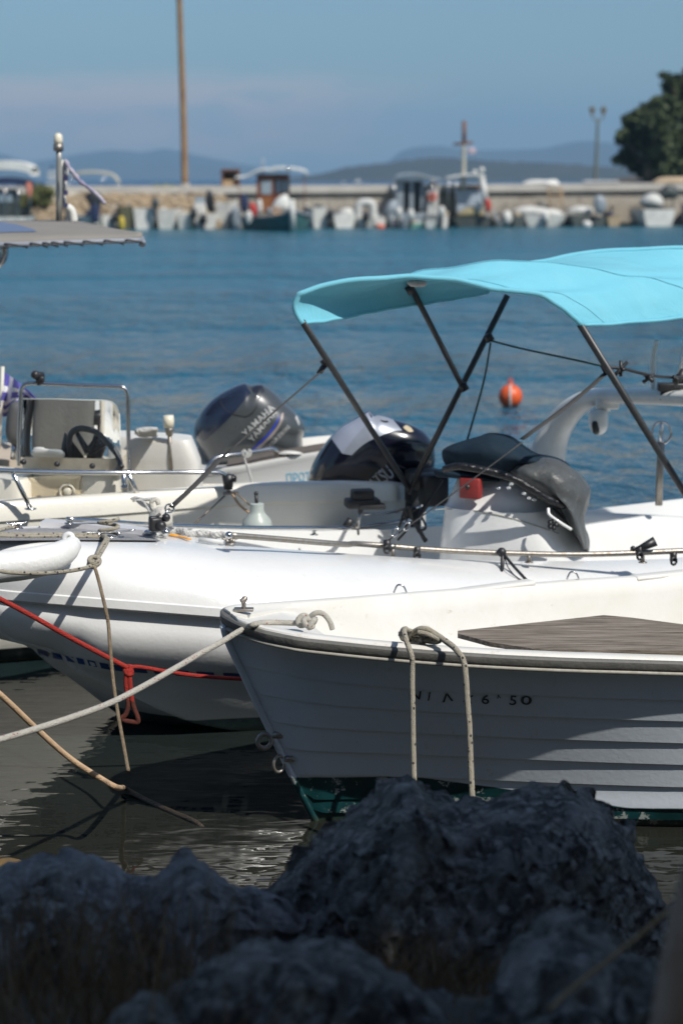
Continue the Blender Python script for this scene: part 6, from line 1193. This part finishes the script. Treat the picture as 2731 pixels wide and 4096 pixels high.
# ================================================================== fender and ropes
YF = 9.15; g = G(); P = path([k1(-700, 665), k1(-300, 635), k1(0, 602), k1(200, 578), k1(400, 540), k1(520, 498), k1(600, 450), k1(645, 408)], [YF-.1, YF-.05, YF, YF+.03, YF+.08, YF+.14, YF+.2, YF+.25], 6)
n = len(P); rr_ = [.128]*n
for i in range(n):
    q = i/(n-1); rr_[i] = .074 if q < .5 else .074-.030*((q-.5)/.5)**1.6
FEN = mat('white_fender_vinyl', (.74, .74, .72), .42, var=.5, var_scale=7, var_col=(.60, .60, .57), bump=.15, bump_scale=50)
tube(g, P, rr_, 24); ball(g, P[-1], .0445, ku=16); fe = obj('fender', g, FEN); tag(fe, 'long white sausage fender hanging at the left edge over the white motorboat bow', 'fender')
g = G(); c = atY(k1(612, 345), YF+.26); ring(g, c, .020, .014, (1, 0, .1), (0, .2, 1), 16); obj('fender_eye', g, FEN, fe)
# lines led across the foredeck to the cleat
g = G()
for y0, dz in ((330, .012), (344, .010)): P = [Bz(k1(x, y))+np.array([0, 0, dz]) for x, y in ((-300, y0-6), (0, y0-4), (250, y0+0), (560, y0-2), (760, y0+2), (930, y0+6))]; tube(g, spl(P, 6), .0085, 8)
cl_ = Bz(k1(975, 335)); P = [cl_+np.array([.05*math.cos(a), .022*math.sin(a), .012+.004*k]) for k, a in enumerate(np.linspace(0, 4*math.pi, 22))]; tube(g, P, .0095, 8)
P = [Bz(k1(x, y))+np.array([0, 0, .012]) for x, y in ((-200, 330), (0, 290), (90, 265), (160, 258))]; tube(g, spl(P, 5), .009, 8)
tag(obj('deck_line', g, ROPEB), 'pair of beige black-flecked lines running over the grey foredeck pad to the cleat', 'rope')
# painter from the cleat, knot and tail into the water
kn = atY(k1(838, 556), 9.05)
g = G(); a = cl_+np.array([-.03, -.03, .015]); m1 = atY(k1(890, 450), 9.25)
tube(g, spl([a, atY(k1(948, 350), 9.45), m1, kn], 6), .0105, 8); tube(g, spl([a+[.012, 0, 0], atY(k1(965, 360), 9.44), m1+[.017, 0, .004], kn+[.015, 0, .01]], 6), .0095, 8)
for tt_, rr2_ in ((0, .024), (1.1, .022)): ring(g, kn+np.array([.004, -.01, -.002+.012*tt_]), rr2_, .0115, (1, .1, .25*(1-tt_)), (0, .9, .5), 16)
tube(g, path([k1(830, 570), k1(780, 605), k1(650, 632), k1(480, 652), k1(340, 658), k1(200, 655), k1(80, 648), k1(-60, 628), k1(-400, 570)], [9.03, 9.0, 8.98, 8.95, 8.93, 8.92, 8.9, 8.88, 8.8], 8), .0098, 8)
tag(obj('mooring_rope', g, ROPEB), 'beige black-flecked rope knotted below the cleat and sagging left past the fender', 'rope')
g = G(); tube(g, path([k1(835, 575), k1(860, 640), k1(888, 740), k1(915, 850), z6(495, 440), z6(505, 560), z6(520, 720), z6(540, 860), z6(565, 1000), y7(893, 668)], [9.03, 9.0, 8.98, 8.95, 8.9, 8.85, 8.78, 8.7, 8.6, 8.45], 10), .0088, 8)
tail = atZ(y7(893, 668), 0); tube(g, [tail+np.array([0, 0, .01]), tail+np.array([.05, -.1, -.25])], .009, 8)
tag(obj('hanging_rope', g, ROPEO), 'old yellow-brown rope hanging from the knot straight down into the water', 'rope')
# white braid lashing on the foredeck
g = G(); P = [Bz(y5(x, y))+np.array([0, 0, .018+.006*math.sin(i*2.3)]) for i, (x, y) in enumerate(((400, 770), (450, 750), (520, 745), (590, 760), (650, 772), (730, 775), (800, 785), (870, 780), (940, 795), (1020, 800), (1060, 815)))]; pp = spl(P, 6)
for ph in (0, 2.1, 4.2): tube(g, [p+np.array([0, .008*math.cos(i*.7+ph), .009*math.sin(i*.7+ph)]) for i, p in enumerate(pp)], .010, 6)
ball(g, P[0]+[0, 0, .01], .028); tag(obj('white_lashing', g, ROPEWH), 'fat white braided lashing along the foredeck by the strap foot', 'rope')
g = G(); P = [Bz(y5(x, y))+np.array([0, -.01, .008]) for x, y in ((450, 762), (520, 775), (580, 785), (680, 815))]; tube(g, spl(P, 5), [.018]*8+[.012]*8, 8, flat=.3); tag(obj('orange_strap', g, mat('orange_strap', (.75, .33, .03), .7)), 'short orange strap end on the foredeck', 'strap')
# cord bundle on C rail foot (white net bag)
g = G(); Infl([y5(*p) for p in ((250, 560), (300, 500), (350, 470), (420, 475), (470, 520), (500, 600), (490, 680), (400, 700), (280, 690))], 10.6, .10, .12, 2.2).geo(g, 6); wrinkle(g, .012, 14, 5); tube(g, path([y5(*p) for p in ((290, 500), (275, 420), (320, 380), (350, 440))], 10.7, 5), .012, 8);
g3 = G(); tube(g3, path([y5(*p) for p in ((60, 380), (120, 365), (200, 385), (330, 385), (350, 440))], 11.35, 5), .011, 8); g4 = G(); tube(g4, path([y5(*p) for p in ((80, 400), (150, 395), (200, 420), (260, 520))], 11.2, 5), .007, 6)
tag(obj('cloth_bundle', g, mat('cream_cloth', (.62, .59, .52), .9, var=.5, var_scale=18, bump=.8, bump_scale=40)), 'crumpled cream cloth tied at the foot of the steel rail between the boats', 'cloth'); _cb = [o for o in bpy.data.objects if o.get('category') == 'cloth'][0]; obj('tie_string', g3, ROPEWH, _cb); obj('tie_string', g4, ROPEWH, _cb)
# red rope with hanging loop
Yr = 8.9; kr = atY(z6(588, 662), 8.85)
g = G(); tube(g, path([z6(-300, 190), z6(0, 340), z6(150, 420), z6(300, 505), z6(450, 585), z6(540, 632), z6(585, 655)], [8.6, 8.72, 8.76, 8.8, 8.82, 8.84, 8.85], 8), .0115, 8)
tube(g, path([z6(590, 655), z6(640, 652), z6(760, 672), z6(900, 692), z6(1050, 704), z6(1170, 709), z6(1260, 706)], [8.85, 8.86, 8.9, 8.93, 8.98, 9.02, 9.05], 8), .0095, 8)
ring(g, kr, .013, .013, (1, 0, .2), (0, .7, .7), 12); ring(g, kr+[.003, -.006, -.012], .014, .012, (1, 0, -.3), (0, .6, .7), 12)
tube(g, path([z6(582, 665), z6(578, 720), z6(583, 770), z6(587, 800)], 8.84, 6), .0115, 8); tube(g, path([z6(592, 668), z6(596, 720), z6(600, 770), z6(606, 810)], 8.84, 6), .0115, 8)
rr3 = obj('red_rope', g, ROPER); tag(rr3, 'red rope slung across in front of the motorboat hull with a knotted hanging loop', 'rope')
g = G(); tube(g, path([z6(587, 798), z6(586, 840), z6(575, 872), z6(560, 886), z6(570, 898), z6(610, 905), z6(632, 905), z6(630, 880), z6(616, 845), z6(606, 808)], 8.84, 6), .0115, 8); obj('algae_loop', g, ROPEBR, rr3)
# white rope from the clinker bow towards the shore
g = G(); Pw = path([z6(-500, 1120), z6(0, 985), z6(170, 935), z6(340, 880), z6(500, 820), z6(650, 745), z6(800, 660), z6(920, 590), z6(1020, 535), z6(1090, 492), z6(1140, 468)], [6.6, 7.0, 7.15, 7.3, 7.5, 7.65, 7.8, 7.95, 8.05, 8.12, 8.17], 8)
zr = zsm(.3, A_s, A_z)+.022
Pd = [atZ(y6(*p), z_) for p, z_ in (((420, 390), .955), ((520, 368), zr+.01), ((650, 366), zr), ((800, 370), zr-.002), ((930, 374), zr-.004))]; allp = Pw[:-1]+spl([Pw[-1]]+Pd, 6)
tube(g, allp, .0125, 10)
kc = atZ(y6(985, 368), zr+.01)
for p, R3, v1, v2 in (((940, 345), .022, (1, .4, .1), (.1, .3, 1)), ((1000, 372), .022, (.9, .2, -.5), (0, .8, .5)), ((1040, 375), .020, (.6, .3, .9), (.3, 1, 0))): ring(g, atZ(y6(*p), zr+.012), R3, .0125, np.array(v1)/1.1, np.array(v2)/1.1, 16)
tube(g, path([y6(*p) for p in ((1000, 350), (1020, 310), (1060, 275), (1110, 264), (1160, 280), (1200, 320), (1230, 370), (1252, 440))], [8.43, 8.43, 8.42, 8.42, 8.42, 8.42, 8.42, 8.42], 6), .0115, 10)
tag(obj('bow_line', g, ROPEW), 'white red-flecked rope from the clinker dinghy bow running down left to the shore', 'rope')
# doubled rope hitched on the gunwale, two falls
g = G(); zc2 = zsm(.62, A_s, A_z)
c = atZ(k2(420, 360), zc2+.015)
g2 = G(); tube(g2, [atZ(k2(208, 303), zc2+.04), atZ(k2(602, 333), zc2+.03)], .010, 10); tube(g2, [c-[0, 0, .03], c+[0, 0, .03]], .016, 10); obj('rope_cleat', g2, DULLSTEEL, clinker)
Yg = 8.03
tube(g, path([k2(250, 345), k2(235, 320), k2(245, 275), k2(270, 258), k2(300, 275), k2(320, 280)], [8.06, 8.05, 8.04, 8.03, 8.05, 8.08], 6), .0105, 8)
tube(g, path([k2(235, 340), k2(300, 322), k2(360, 280), k2(410, 258), k2(470, 265), k2(530, 300), k2(590, 340), k2(640, 375), k2(700, 420), k2(740, 465), k2(780, 520), k2(802, 600), k2(812, 700), k2(822, 850), k2(832, 1000), k2(842, 1120), z7(878, 610), z7(884, 745), z7(886, 800)], [8.1, 8.08, 8.06, 8.04, 8.03, 8.02, 8.0, 7.97, 7.93, 7.89, 7.87, 7.86, 7.85, 7.84, 7.83, 7.82, 7.8, 7.76, 7.74], 6), .0125, 10)
tube(g, path([k2(262, 262), k2(262, 300), k2(282, 370), k2(310, 450), k2(330, 520), k2(332, 620), k2(332, 760), k2(335, 900), k2(338, 1050), z7(692, 560), z7(695, 690), z7(696, 760)], [8.02, 7.97, 7.93, 7.90, 7.89, 7.89, 7.88, 7.87, 7.86, 7.84, 7.8, 7.78], 6), .0115, 10)
tube(g, path([k2(300, 355), k2(360, 352), k2(440, 360), k2(520, 372), k2(560, 358), k2(500, 315), k2(420, 288), k2(370, 275)], [8.09, 8.08, 8.07, 8.06, 8.05, 8.04, 8.06, 8.08], 6), .0115, 8)
tube(g, path([k2(380, 290), k2(450, 300), k2(520, 330), k2(575, 362), k2(540, 378), k2(450, 368), k2(330, 375), k2(240, 345)], [8.03, 8.02, 8.01, 8.0, 8.04, 8.1, 8.12, 8.12], 6), .0105, 8)
tag(obj('hitched_rope', g, ROPEB), 'beige dark-flecked rope hitched on the dinghy gunwale with two ends hanging down its side', 'rope')
# tan rope going into the water
g = G(); e1 = atZ(y7(860, 815), 0.0); e2 = atZ(y7(1400, 1050), 0.0)
tube(g, spl([atY(y7(-500, -300), 7.6), atY(y7(0, 135), 7.75), atY(y7(240, 362), 7.85), atY(y7(480, 575), 7.95), atY(y7(700, 720), 8.02), atY(y7(810, 782), 8.05), e1*np.array([1, 1, 0])+[0, 0, .02]], 8), .0125, 10); o = obj('sloping_rope', g, ROPET); tag(o, 'tan rope sloping down from the left edge and slipping under the water', 'rope')
g = G(); tube(g, spl([e1+[0, 0, .02], e1*.66+e2*.34+[0, 0, .006], e1*.33+e2*.67+[0, 0, .004], e2+[0, 0, -.004], e2+[.08, -.1, -.1]], 6), .0125, 10); obj('wet_end', g, mat('wet_dark_rope', (.05, .035, .022), .35, var=.5, var_scale=20, bump=.5, bump_scale=100), o)

# ================================================================== shore: ground, rocks, dry grass, leaning trunk, shade tree
ROCKM = bpy.data.materials.new('limestone_rock'); ROCKM.use_nodes = True
def rock_mat(m, c1, c2, c3, sc=3.0):
    t = m.node_tree; b = t.nodes['Principled BSDF']; L = t.links.new; g_ = t.nodes.new('ShaderNodeNewGeometry')
    def N(s, d=8, r=.7, w=0):
        n = t.nodes.new('ShaderNodeTexNoise'); n.inputs['Scale'].default_value = s; n.inputs['Detail'].default_value = d; n.inputs['Roughness'].default_value = r; n.inputs['Distortion'].default_value = w; L(g_.outputs['Position'], n.inputs['Vector']); return n.outputs['Fac']
    cr = t.nodes.new('ShaderNodeValToRGB'); L(N(sc*3, 9, .75, .4), cr.inputs[0]); e = cr.color_ramp.elements; e[0].position = .43; e[0].color = (*c1, 1); e[1].position = .56; e[1].color = (*c2, 1)
    mr = t.nodes.new('ShaderNodeMapRange'); mr.inputs[1].default_value = .52; mr.inputs[2].default_value = .60; L(N(sc*9, 8, .7), mr.inputs[0])
    mx = t.nodes.new('ShaderNodeMix'); mx.data_type = 'RGBA'; mm = t.nodes.new('ShaderNodeMath'); mm.operation = 'MULTIPLY'; mm.inputs[1].default_value = .75; L(mr.outputs[0], mm.inputs[0]); L(mm.outputs[0], mx.inputs['Factor']); L(cr.outputs[0], mx.inputs[6]); mx.inputs[7].default_value = (*c3, 1)
    mr2 = t.nodes.new('ShaderNodeMapRange'); mr2.inputs[1].default_value = .5; mr2.inputs[2].default_value = .7; mr2.inputs[4].default_value = .7; L(N(sc*.8, 4), mr2.inputs[0]); mx2 = t.nodes.new('ShaderNodeMix'); mx2.data_type = 'RGBA'; L(mr2.outputs[0], mx2.inputs['Factor']); L(mx.outputs[2], mx2.inputs[6]); mx2.inputs[7].default_value = (c1[0]*.9, c1[1]*.85, c1[2]*.6, 1)
    L(mx2.outputs[2], b.inputs['Base Color']); b.inputs['Roughness'].default_value = .92
    vo = t.nodes.new('ShaderNodeTexVoronoi'); vo.inputs['Scale'].default_value = 22; L(g_.outputs['Position'], vo.inputs['Vector'])
    ad = t.nodes.new('ShaderNodeMath'); ad.operation = 'ADD'; L(N(sc*8, 9, .75), ad.inputs[0]); ml = t.nodes.new('ShaderNodeMath'); ml.operation = 'MULTIPLY'; ml.inputs[1].default_value = .35; L(vo.outputs['Distance'], ml.inputs[0]); L(ml.outputs[0], ad.inputs[1])
    bp = t.nodes.new('ShaderNodeBump'); bp.inputs['Strength'].default_value = 1; bp.inputs['Distance'].default_value = .11; L(ad.outputs[0], bp.inputs['Height']); L(bp.outputs[0], b.inputs['Normal'])
rock_mat(ROCKM, (.10, .097, .09), (.40, .39, .365), (.72, .71, .67))
ROCKL = bpy.data.materials.new('pale_rock'); ROCKL.use_nodes = True; rock_mat(ROCKL, (.30, .31, .32), (.54, .54, .54), (.70, .70, .69), 3.5)
def ridge_rock(name, sil, Y0, dfront, dback, zb, m, label, seed, amp=.05, nx=90, nphi=30, par=None, ph0=None):
    S = spl([np.array(p, float) for p in sil], max(2, nx//len(sil))); rows = []
    for p in S:
        P = atY(p, Y0); h = max(.03, P[2]-zb); row = []
        e = min(1, h/.35)
        for k in range(nphi+1):
            a = -.15*math.pi+(1.15*math.pi)*k/nphi   # front under edge -> top -> back
            c, s_ = math.cos(a), math.sin(a); yy = (-dfront if c > 0 else min(dback, .3))*abs(c)**.8*e; z = zb+h*(abs(s_)**(.75 if c > 0 else 1.6))*(1 if s_ > 0 else -1)
            q = np.array([P[0]*(Y0+yy)/Y0, Y0+yy, z]); v = Vector(q)*1.0
            f = min(1, (abs(c)*2.2)+.25) if s_ > 0 else 1
            n_ = mnoise.noise_vector(v*3.1+Vector((seed, 0, 0)))*amp*1.2+mnoise.noise_vector(v*8+Vector((0, seed, 0)))*amp*.9+mnoise.noise_vector(v*19+Vector((0, seed, 3)))*amp*.95+mnoise.noise_vector(v*43+Vector((0, seed, 7)))*amp*.55
            rm = mnoise.ridged_multi_fractal(v*4.2+Vector((seed, 0, 0)), .85, 2.2, 5, 1.0, 2.0)-1.1
            q = q+np.array([n_.x, n_.y, n_.z])*f+np.array([0, -.6*c, .22*s_])*rm*amp*1.0*f; row.append(q)
        rows.append(row)
    g = G(); loft(g, rows, cap0=True, cap1=True); o = obj(name, g, m, par); return tag(o, label, 'rock')
ridge_rock('boulder', [(258, 905), (275, 885), (300, 864), (318, 848), (330, 836), (350, 824), (374, 811), (385, 800), (394, 789), (405, 785), (416, 787), (430, 797), (450, 803), (470, 806), (490, 804), (505, 797), (515, 793), (540, 794), (565, 797), (585, 806), (600, 818), (615, 834), (628, 850), (640, 868), (652, 884), (662, 900), (672, 925), (682, 960)],
           5.75, .75, .45, .55, ROCKM, 'large dark rugged boulder in front of the clinker dinghy hull', 3.3, amp=.042, nx=260, nphi=90)
ridge_rock('boulder', [(-90, 890), (-40, 878), (0, 874), (25, 868), (50, 863), (70, 861), (95, 864), (120, 872), (140, 880), (158, 882), (170, 872), (182, 861), (190, 857), (198, 862), (210, 872), (230, 882), (255, 890), (285, 900), (310, 925)],
           5.35, .55, .55, .70, ROCKL, 'low pale grey rock shelf with a small peak at the lower left', 8.8, amp=.028, nx=220, nphi=70)
ridge_rock('boulder', [(-60, 940), (-20, 915), (20, 908), (60, 912), (95, 925), (120, 940), (140, 980)], 4.75, .3, .3, .70, ROCKM, 'dark broken rock at the lower left behind the dry grass', 5.1, amp=.045)
ridge_rock('boulder', [(150, 1030), (180, 990), (205, 965), (240, 955), (290, 952), (335, 955), (375, 968), (410, 985), (440, 1010), (470, 1040)], 4.15, .3, .35, .72, ROCKM, 'mottled foreground rock at the bottom centre of the picture', 12.7, amp=.04)
ridge_rock('boulder', [(480, 1040), (500, 985), (520, 960), (560, 945), (600, 950), (640, 962), (680, 975), (730, 990)], 4.1, .3, .4, .72, ROCKM, 'dark foreground rock at the bottom right beside the leaning trunk', 17.2, amp=.045)
ridge_rock('boulder', [(100, 1040), (120, 1010), (150, 1000), (175, 1012), (190, 1040)], 3.85, .2, .2, .8, ROCKM, 'small dark stone at the bottom left among dry grass', 21.2, amp=.03)
# shore ground
g = G(); rows = []
for x in np.linspace(-30, 30, 121):
    row = []
    for y in (-12, -4, 0, 2, 3, 3.6, 4.2, 4.8, 5.3, 5.7, 6.1, 6.5, 7.0, 8.0):
        z = np.interp(y, [-12, 0, 3, 4.2, 5.0, 5.7, 6.3, 7.0, 8.0], [1.4, 1.2, 1.05, .92, .75, .35, -.05, -.35, -.6])
        row.append((x, y, z+.10*mnoise.noise(Vector((x*1.3, y*1.3, 0)))))
    rows.append(row)
loft(g, rows); SOIL = mat('shore_ground', (.10, .085, .06), .95, var=.8, var_scale=6, var_col=(.04, .035, .028), bump=1.0, bump_scale=12); tag(obj('ground', g, SOIL), kind='structure')
# submerged ochre stones by the shore
g = G()
for i, (u, v, s) in enumerate(((5, 862, .35), (30, 868, .28), (-30, 866, .5), (60, 872, .2))): P = atZ((u, v), 0); rock_blob(g, (P[0], P[1]-.05, -.10), (s, s*.5, .125), i*3.1, 3)
tag(obj('ochre_rock', g, mat('ochre_wet_rock', (.16, .10, .035), .5, var=.7, var_scale=6, bump=.6, bump_scale=10)), 'flat ochre wet rocks just breaking the water at the left edge', 'rock')
# dry grass and stalks
GRS = leafmat('dry_grass_blade', (.13, .09, .05), (.26, .19, .11))
def blades(g, n, u0, u1, Ya, Yb_, hmin, hmax, seed, zb=.78, lean=.35):
    r = np.random.default_rng(seed)
    for _ in range(n):
        Y = r.uniform(Ya, Yb_); x = (r.uniform(u0, u1)-341)*Y/FP; h = r.uniform(hmin, hmax); l = r.normal(0, lean)*h; ly = r.normal(0, .25)*h; w_ = .0016+.0018*r.random(); b0 = np.array([x, Y, zb]); P = [b0, b0+[l*.25, ly*.2, h*.5], b0+[l, ly, h]]
        V = [P[0]-[w_, 0, 0], P[0]+[w_, 0, 0], P[1]+[w_*.8, 0, 0], P[1]-[w_*.8, 0, 0], P[2]]; g.add(V, [(0, 1, 2, 3), (3, 2, 4)])
g = G(); blades(g, 900, -30, 190, 3.7, 4.7, .10, .40, 1); blades(g, 300, 60, 260, 3.5, 4.2, .08, .42, 2, zb=.8); blades(g, 450, 360, 500, 4.3, 4.7, .05, .20, 3, zb=.8, lean=.7); blades(g, 250, 440, 700, 3.6, 4.2, .08, .3, 4, zb=.8); tag(obj('dry_grass', g, GRS, smooth=False), kind='stuff')
def stalk(P, Ys, r, label, heads=()):
    t = thing('grass_stalk', atY(P[0], Ys[0]), label, 'grass stalk', 'dry grass stalks on the shore'); g = G(); tube(g, path(P, Ys, 6), r, 6); obj('stem', g, mat('straw', (.30, .22, .12), .8, var=.4, var_scale=20), t)
    for (p, y, a) in heads:
        g = G(); c = atY(p, y); d = np.array([a, 0, 1.]); d /= np.linalg.norm(d); tube(g, [c-d*.022, c-d*.008, c+d*.01, c+d*.028], [.001, .0032, .0024, .0005], 6); obj('seed_head', g, mat('pale_husk', (.20, .18, .13), .7, sss=0), t)
stalk([(548, 1010), (575, 985), (620, 950), (662, 915), (690, 893)], [3.6, 3.65, 3.7, 3.75, 3.8], .0045, 'long straight straw stalk crossing the dark rocks at the lower right')
stalk([(205, 960), (208, 900), (214, 850), (224, 806)], [4.0]*4, .0012, 'thin oat grass stalk with hanging seeds, left of the pair over the dark water', [((224, 805), 4, .2), ((218, 816), 4, -.2), ((226, 820), 4, .1), ((216, 838), 4, .1)])
stalk([(228, 960), (232, 900), (238, 850), (243, 812)], [3.95]*4, .0012, 'thin oat grass stalk with hanging seeds, right of the pair over the dark water', [((243, 810), 3.95, .2), ((240, 826), 3.95, -.2), ((234, 845), 3.95, -.1)])
stalk([(152, 1024), (154, 985), (160, 955), (166, 925)], [3.6]*4, .0020, 'short brown upright stalk at the lower left')
# leaning trunk at right edge, and a separate unseen tree that shades the rocks
tr0 = atY((690, 1080), 2.9); t = thing('tree_stump', (tr0[0], 2.9, 1.0), 'pale leaning stump rising out of focus at the lower right edge', 'stump')
g = G(); P = [np.array([.52, 2.86, .85]), np.array([.525, 2.9, 1.3]), np.array([.56, 2.95, 1.6]), np.array([.63, 3.0, 1.8]), np.array([.74, 3.0, 2.0]), np.array([.78, 3.0, 2.05])]
pp = spl(P, 6); rr4 = [float(np.interp(i/(len(pp)-1), [0, .4, 1], [.062, .060, .05])) for i in range(len(pp))]; tube(g, pp, rr4, 14)
TRM = mat('pale_tree_bark', (.30, .24, .19), .95, var=.8, var_scale=8, var_col=(.16, .10, .06), bump=1, bump_scale=16); obj('trunk', g, TRM, t)
t = thing('shade_tree', (5.0, 1.2, 1.1), 'tree outside the frame on the right whose leafy crown shades the rocks', 'tree')
g = G(); pp = spl([np.array([5.0, 1.2, .9]), np.array([4.9, 1.3, 3.0]), np.array([4.2, 1.6, 5.2]), np.array([3.4, 1.9, 6.6])], 6); tube(g, pp, np.linspace(.14, .07, len(pp)), 12); obj('trunk', g, TRM, t)
ctr = np.array([0.15, 4.9, 1.1])+np.array(SUN)*7.0; cl2 = []; g2 = G(); r5 = np.random.default_rng(3)
for dx in np.linspace(-2.05, 2.3, 8):
    for dy in np.linspace(-1.6, .95, 5):
        cl2.append((ctr[0]+dx+r5.normal(0, .12), ctr[1]+dy+r5.normal(0, .1), ctr[2]+r5.normal(0, .25), .62))
for c in cl2[::3]: e = np.array(c[:3]); tube(g2, spl([pp[-1], (pp[-1]+e)/2+[0, 0, .3], e], 5), np.linspace(.05, .012, 11), 6)
obj('limbs', g2, TRM, t)
g = G(); leaves(g, cl2, 20000, .110, 21, .5); obj('crown', g, leafmat('broad_leaf', (.03, .055, .015), (.06, .09, .03)), t, smooth=False)
# unseen trees added behind the viewpoint to darken the near side of everything
g = G(); r6 = np.random.default_rng(8); cl3 = [(r6.uniform(-16, 16), r6.uniform(-8, -3.5), r6.uniform(1.8, 9.5), r6.uniform(1.1, 1.8)) for _ in range(140)]
leaves(g, cl3, 18000, .36, 31, .9); gv = obj('shade_grove', g, leafmat('shade_grove_leaf', (.02, .035, .012), (.04, .06, .02)), smooth=False); tag(gv, kind='stuff')
# ================================================================== sea air between here and the far shore
g = G(); box(g, (0, 4980, 149), (16000, 10100, 300)); hz = obj('haze', g, bpy.data.materials.new('sea_haze'), smooth=False); tag(hz, kind='stuff')
m = hz.data.materials[0]; m.use_nodes = True; t = m.node_tree; [t.nodes.remove(n) for n in list(t.nodes) if n.type == 'BSDF_PRINCIPLED']
pv = t.nodes.new('ShaderNodeVolumePrincipled'); pv.inputs['Color'].default_value = (.36, .62, .92, 1); pv.inputs['Density'].default_value = 0.00019; pv.inputs['Anisotropy'].default_value = 0.0
t.links.new(pv.outputs[0], t.nodes['Material Output'].inputs['Volume'])
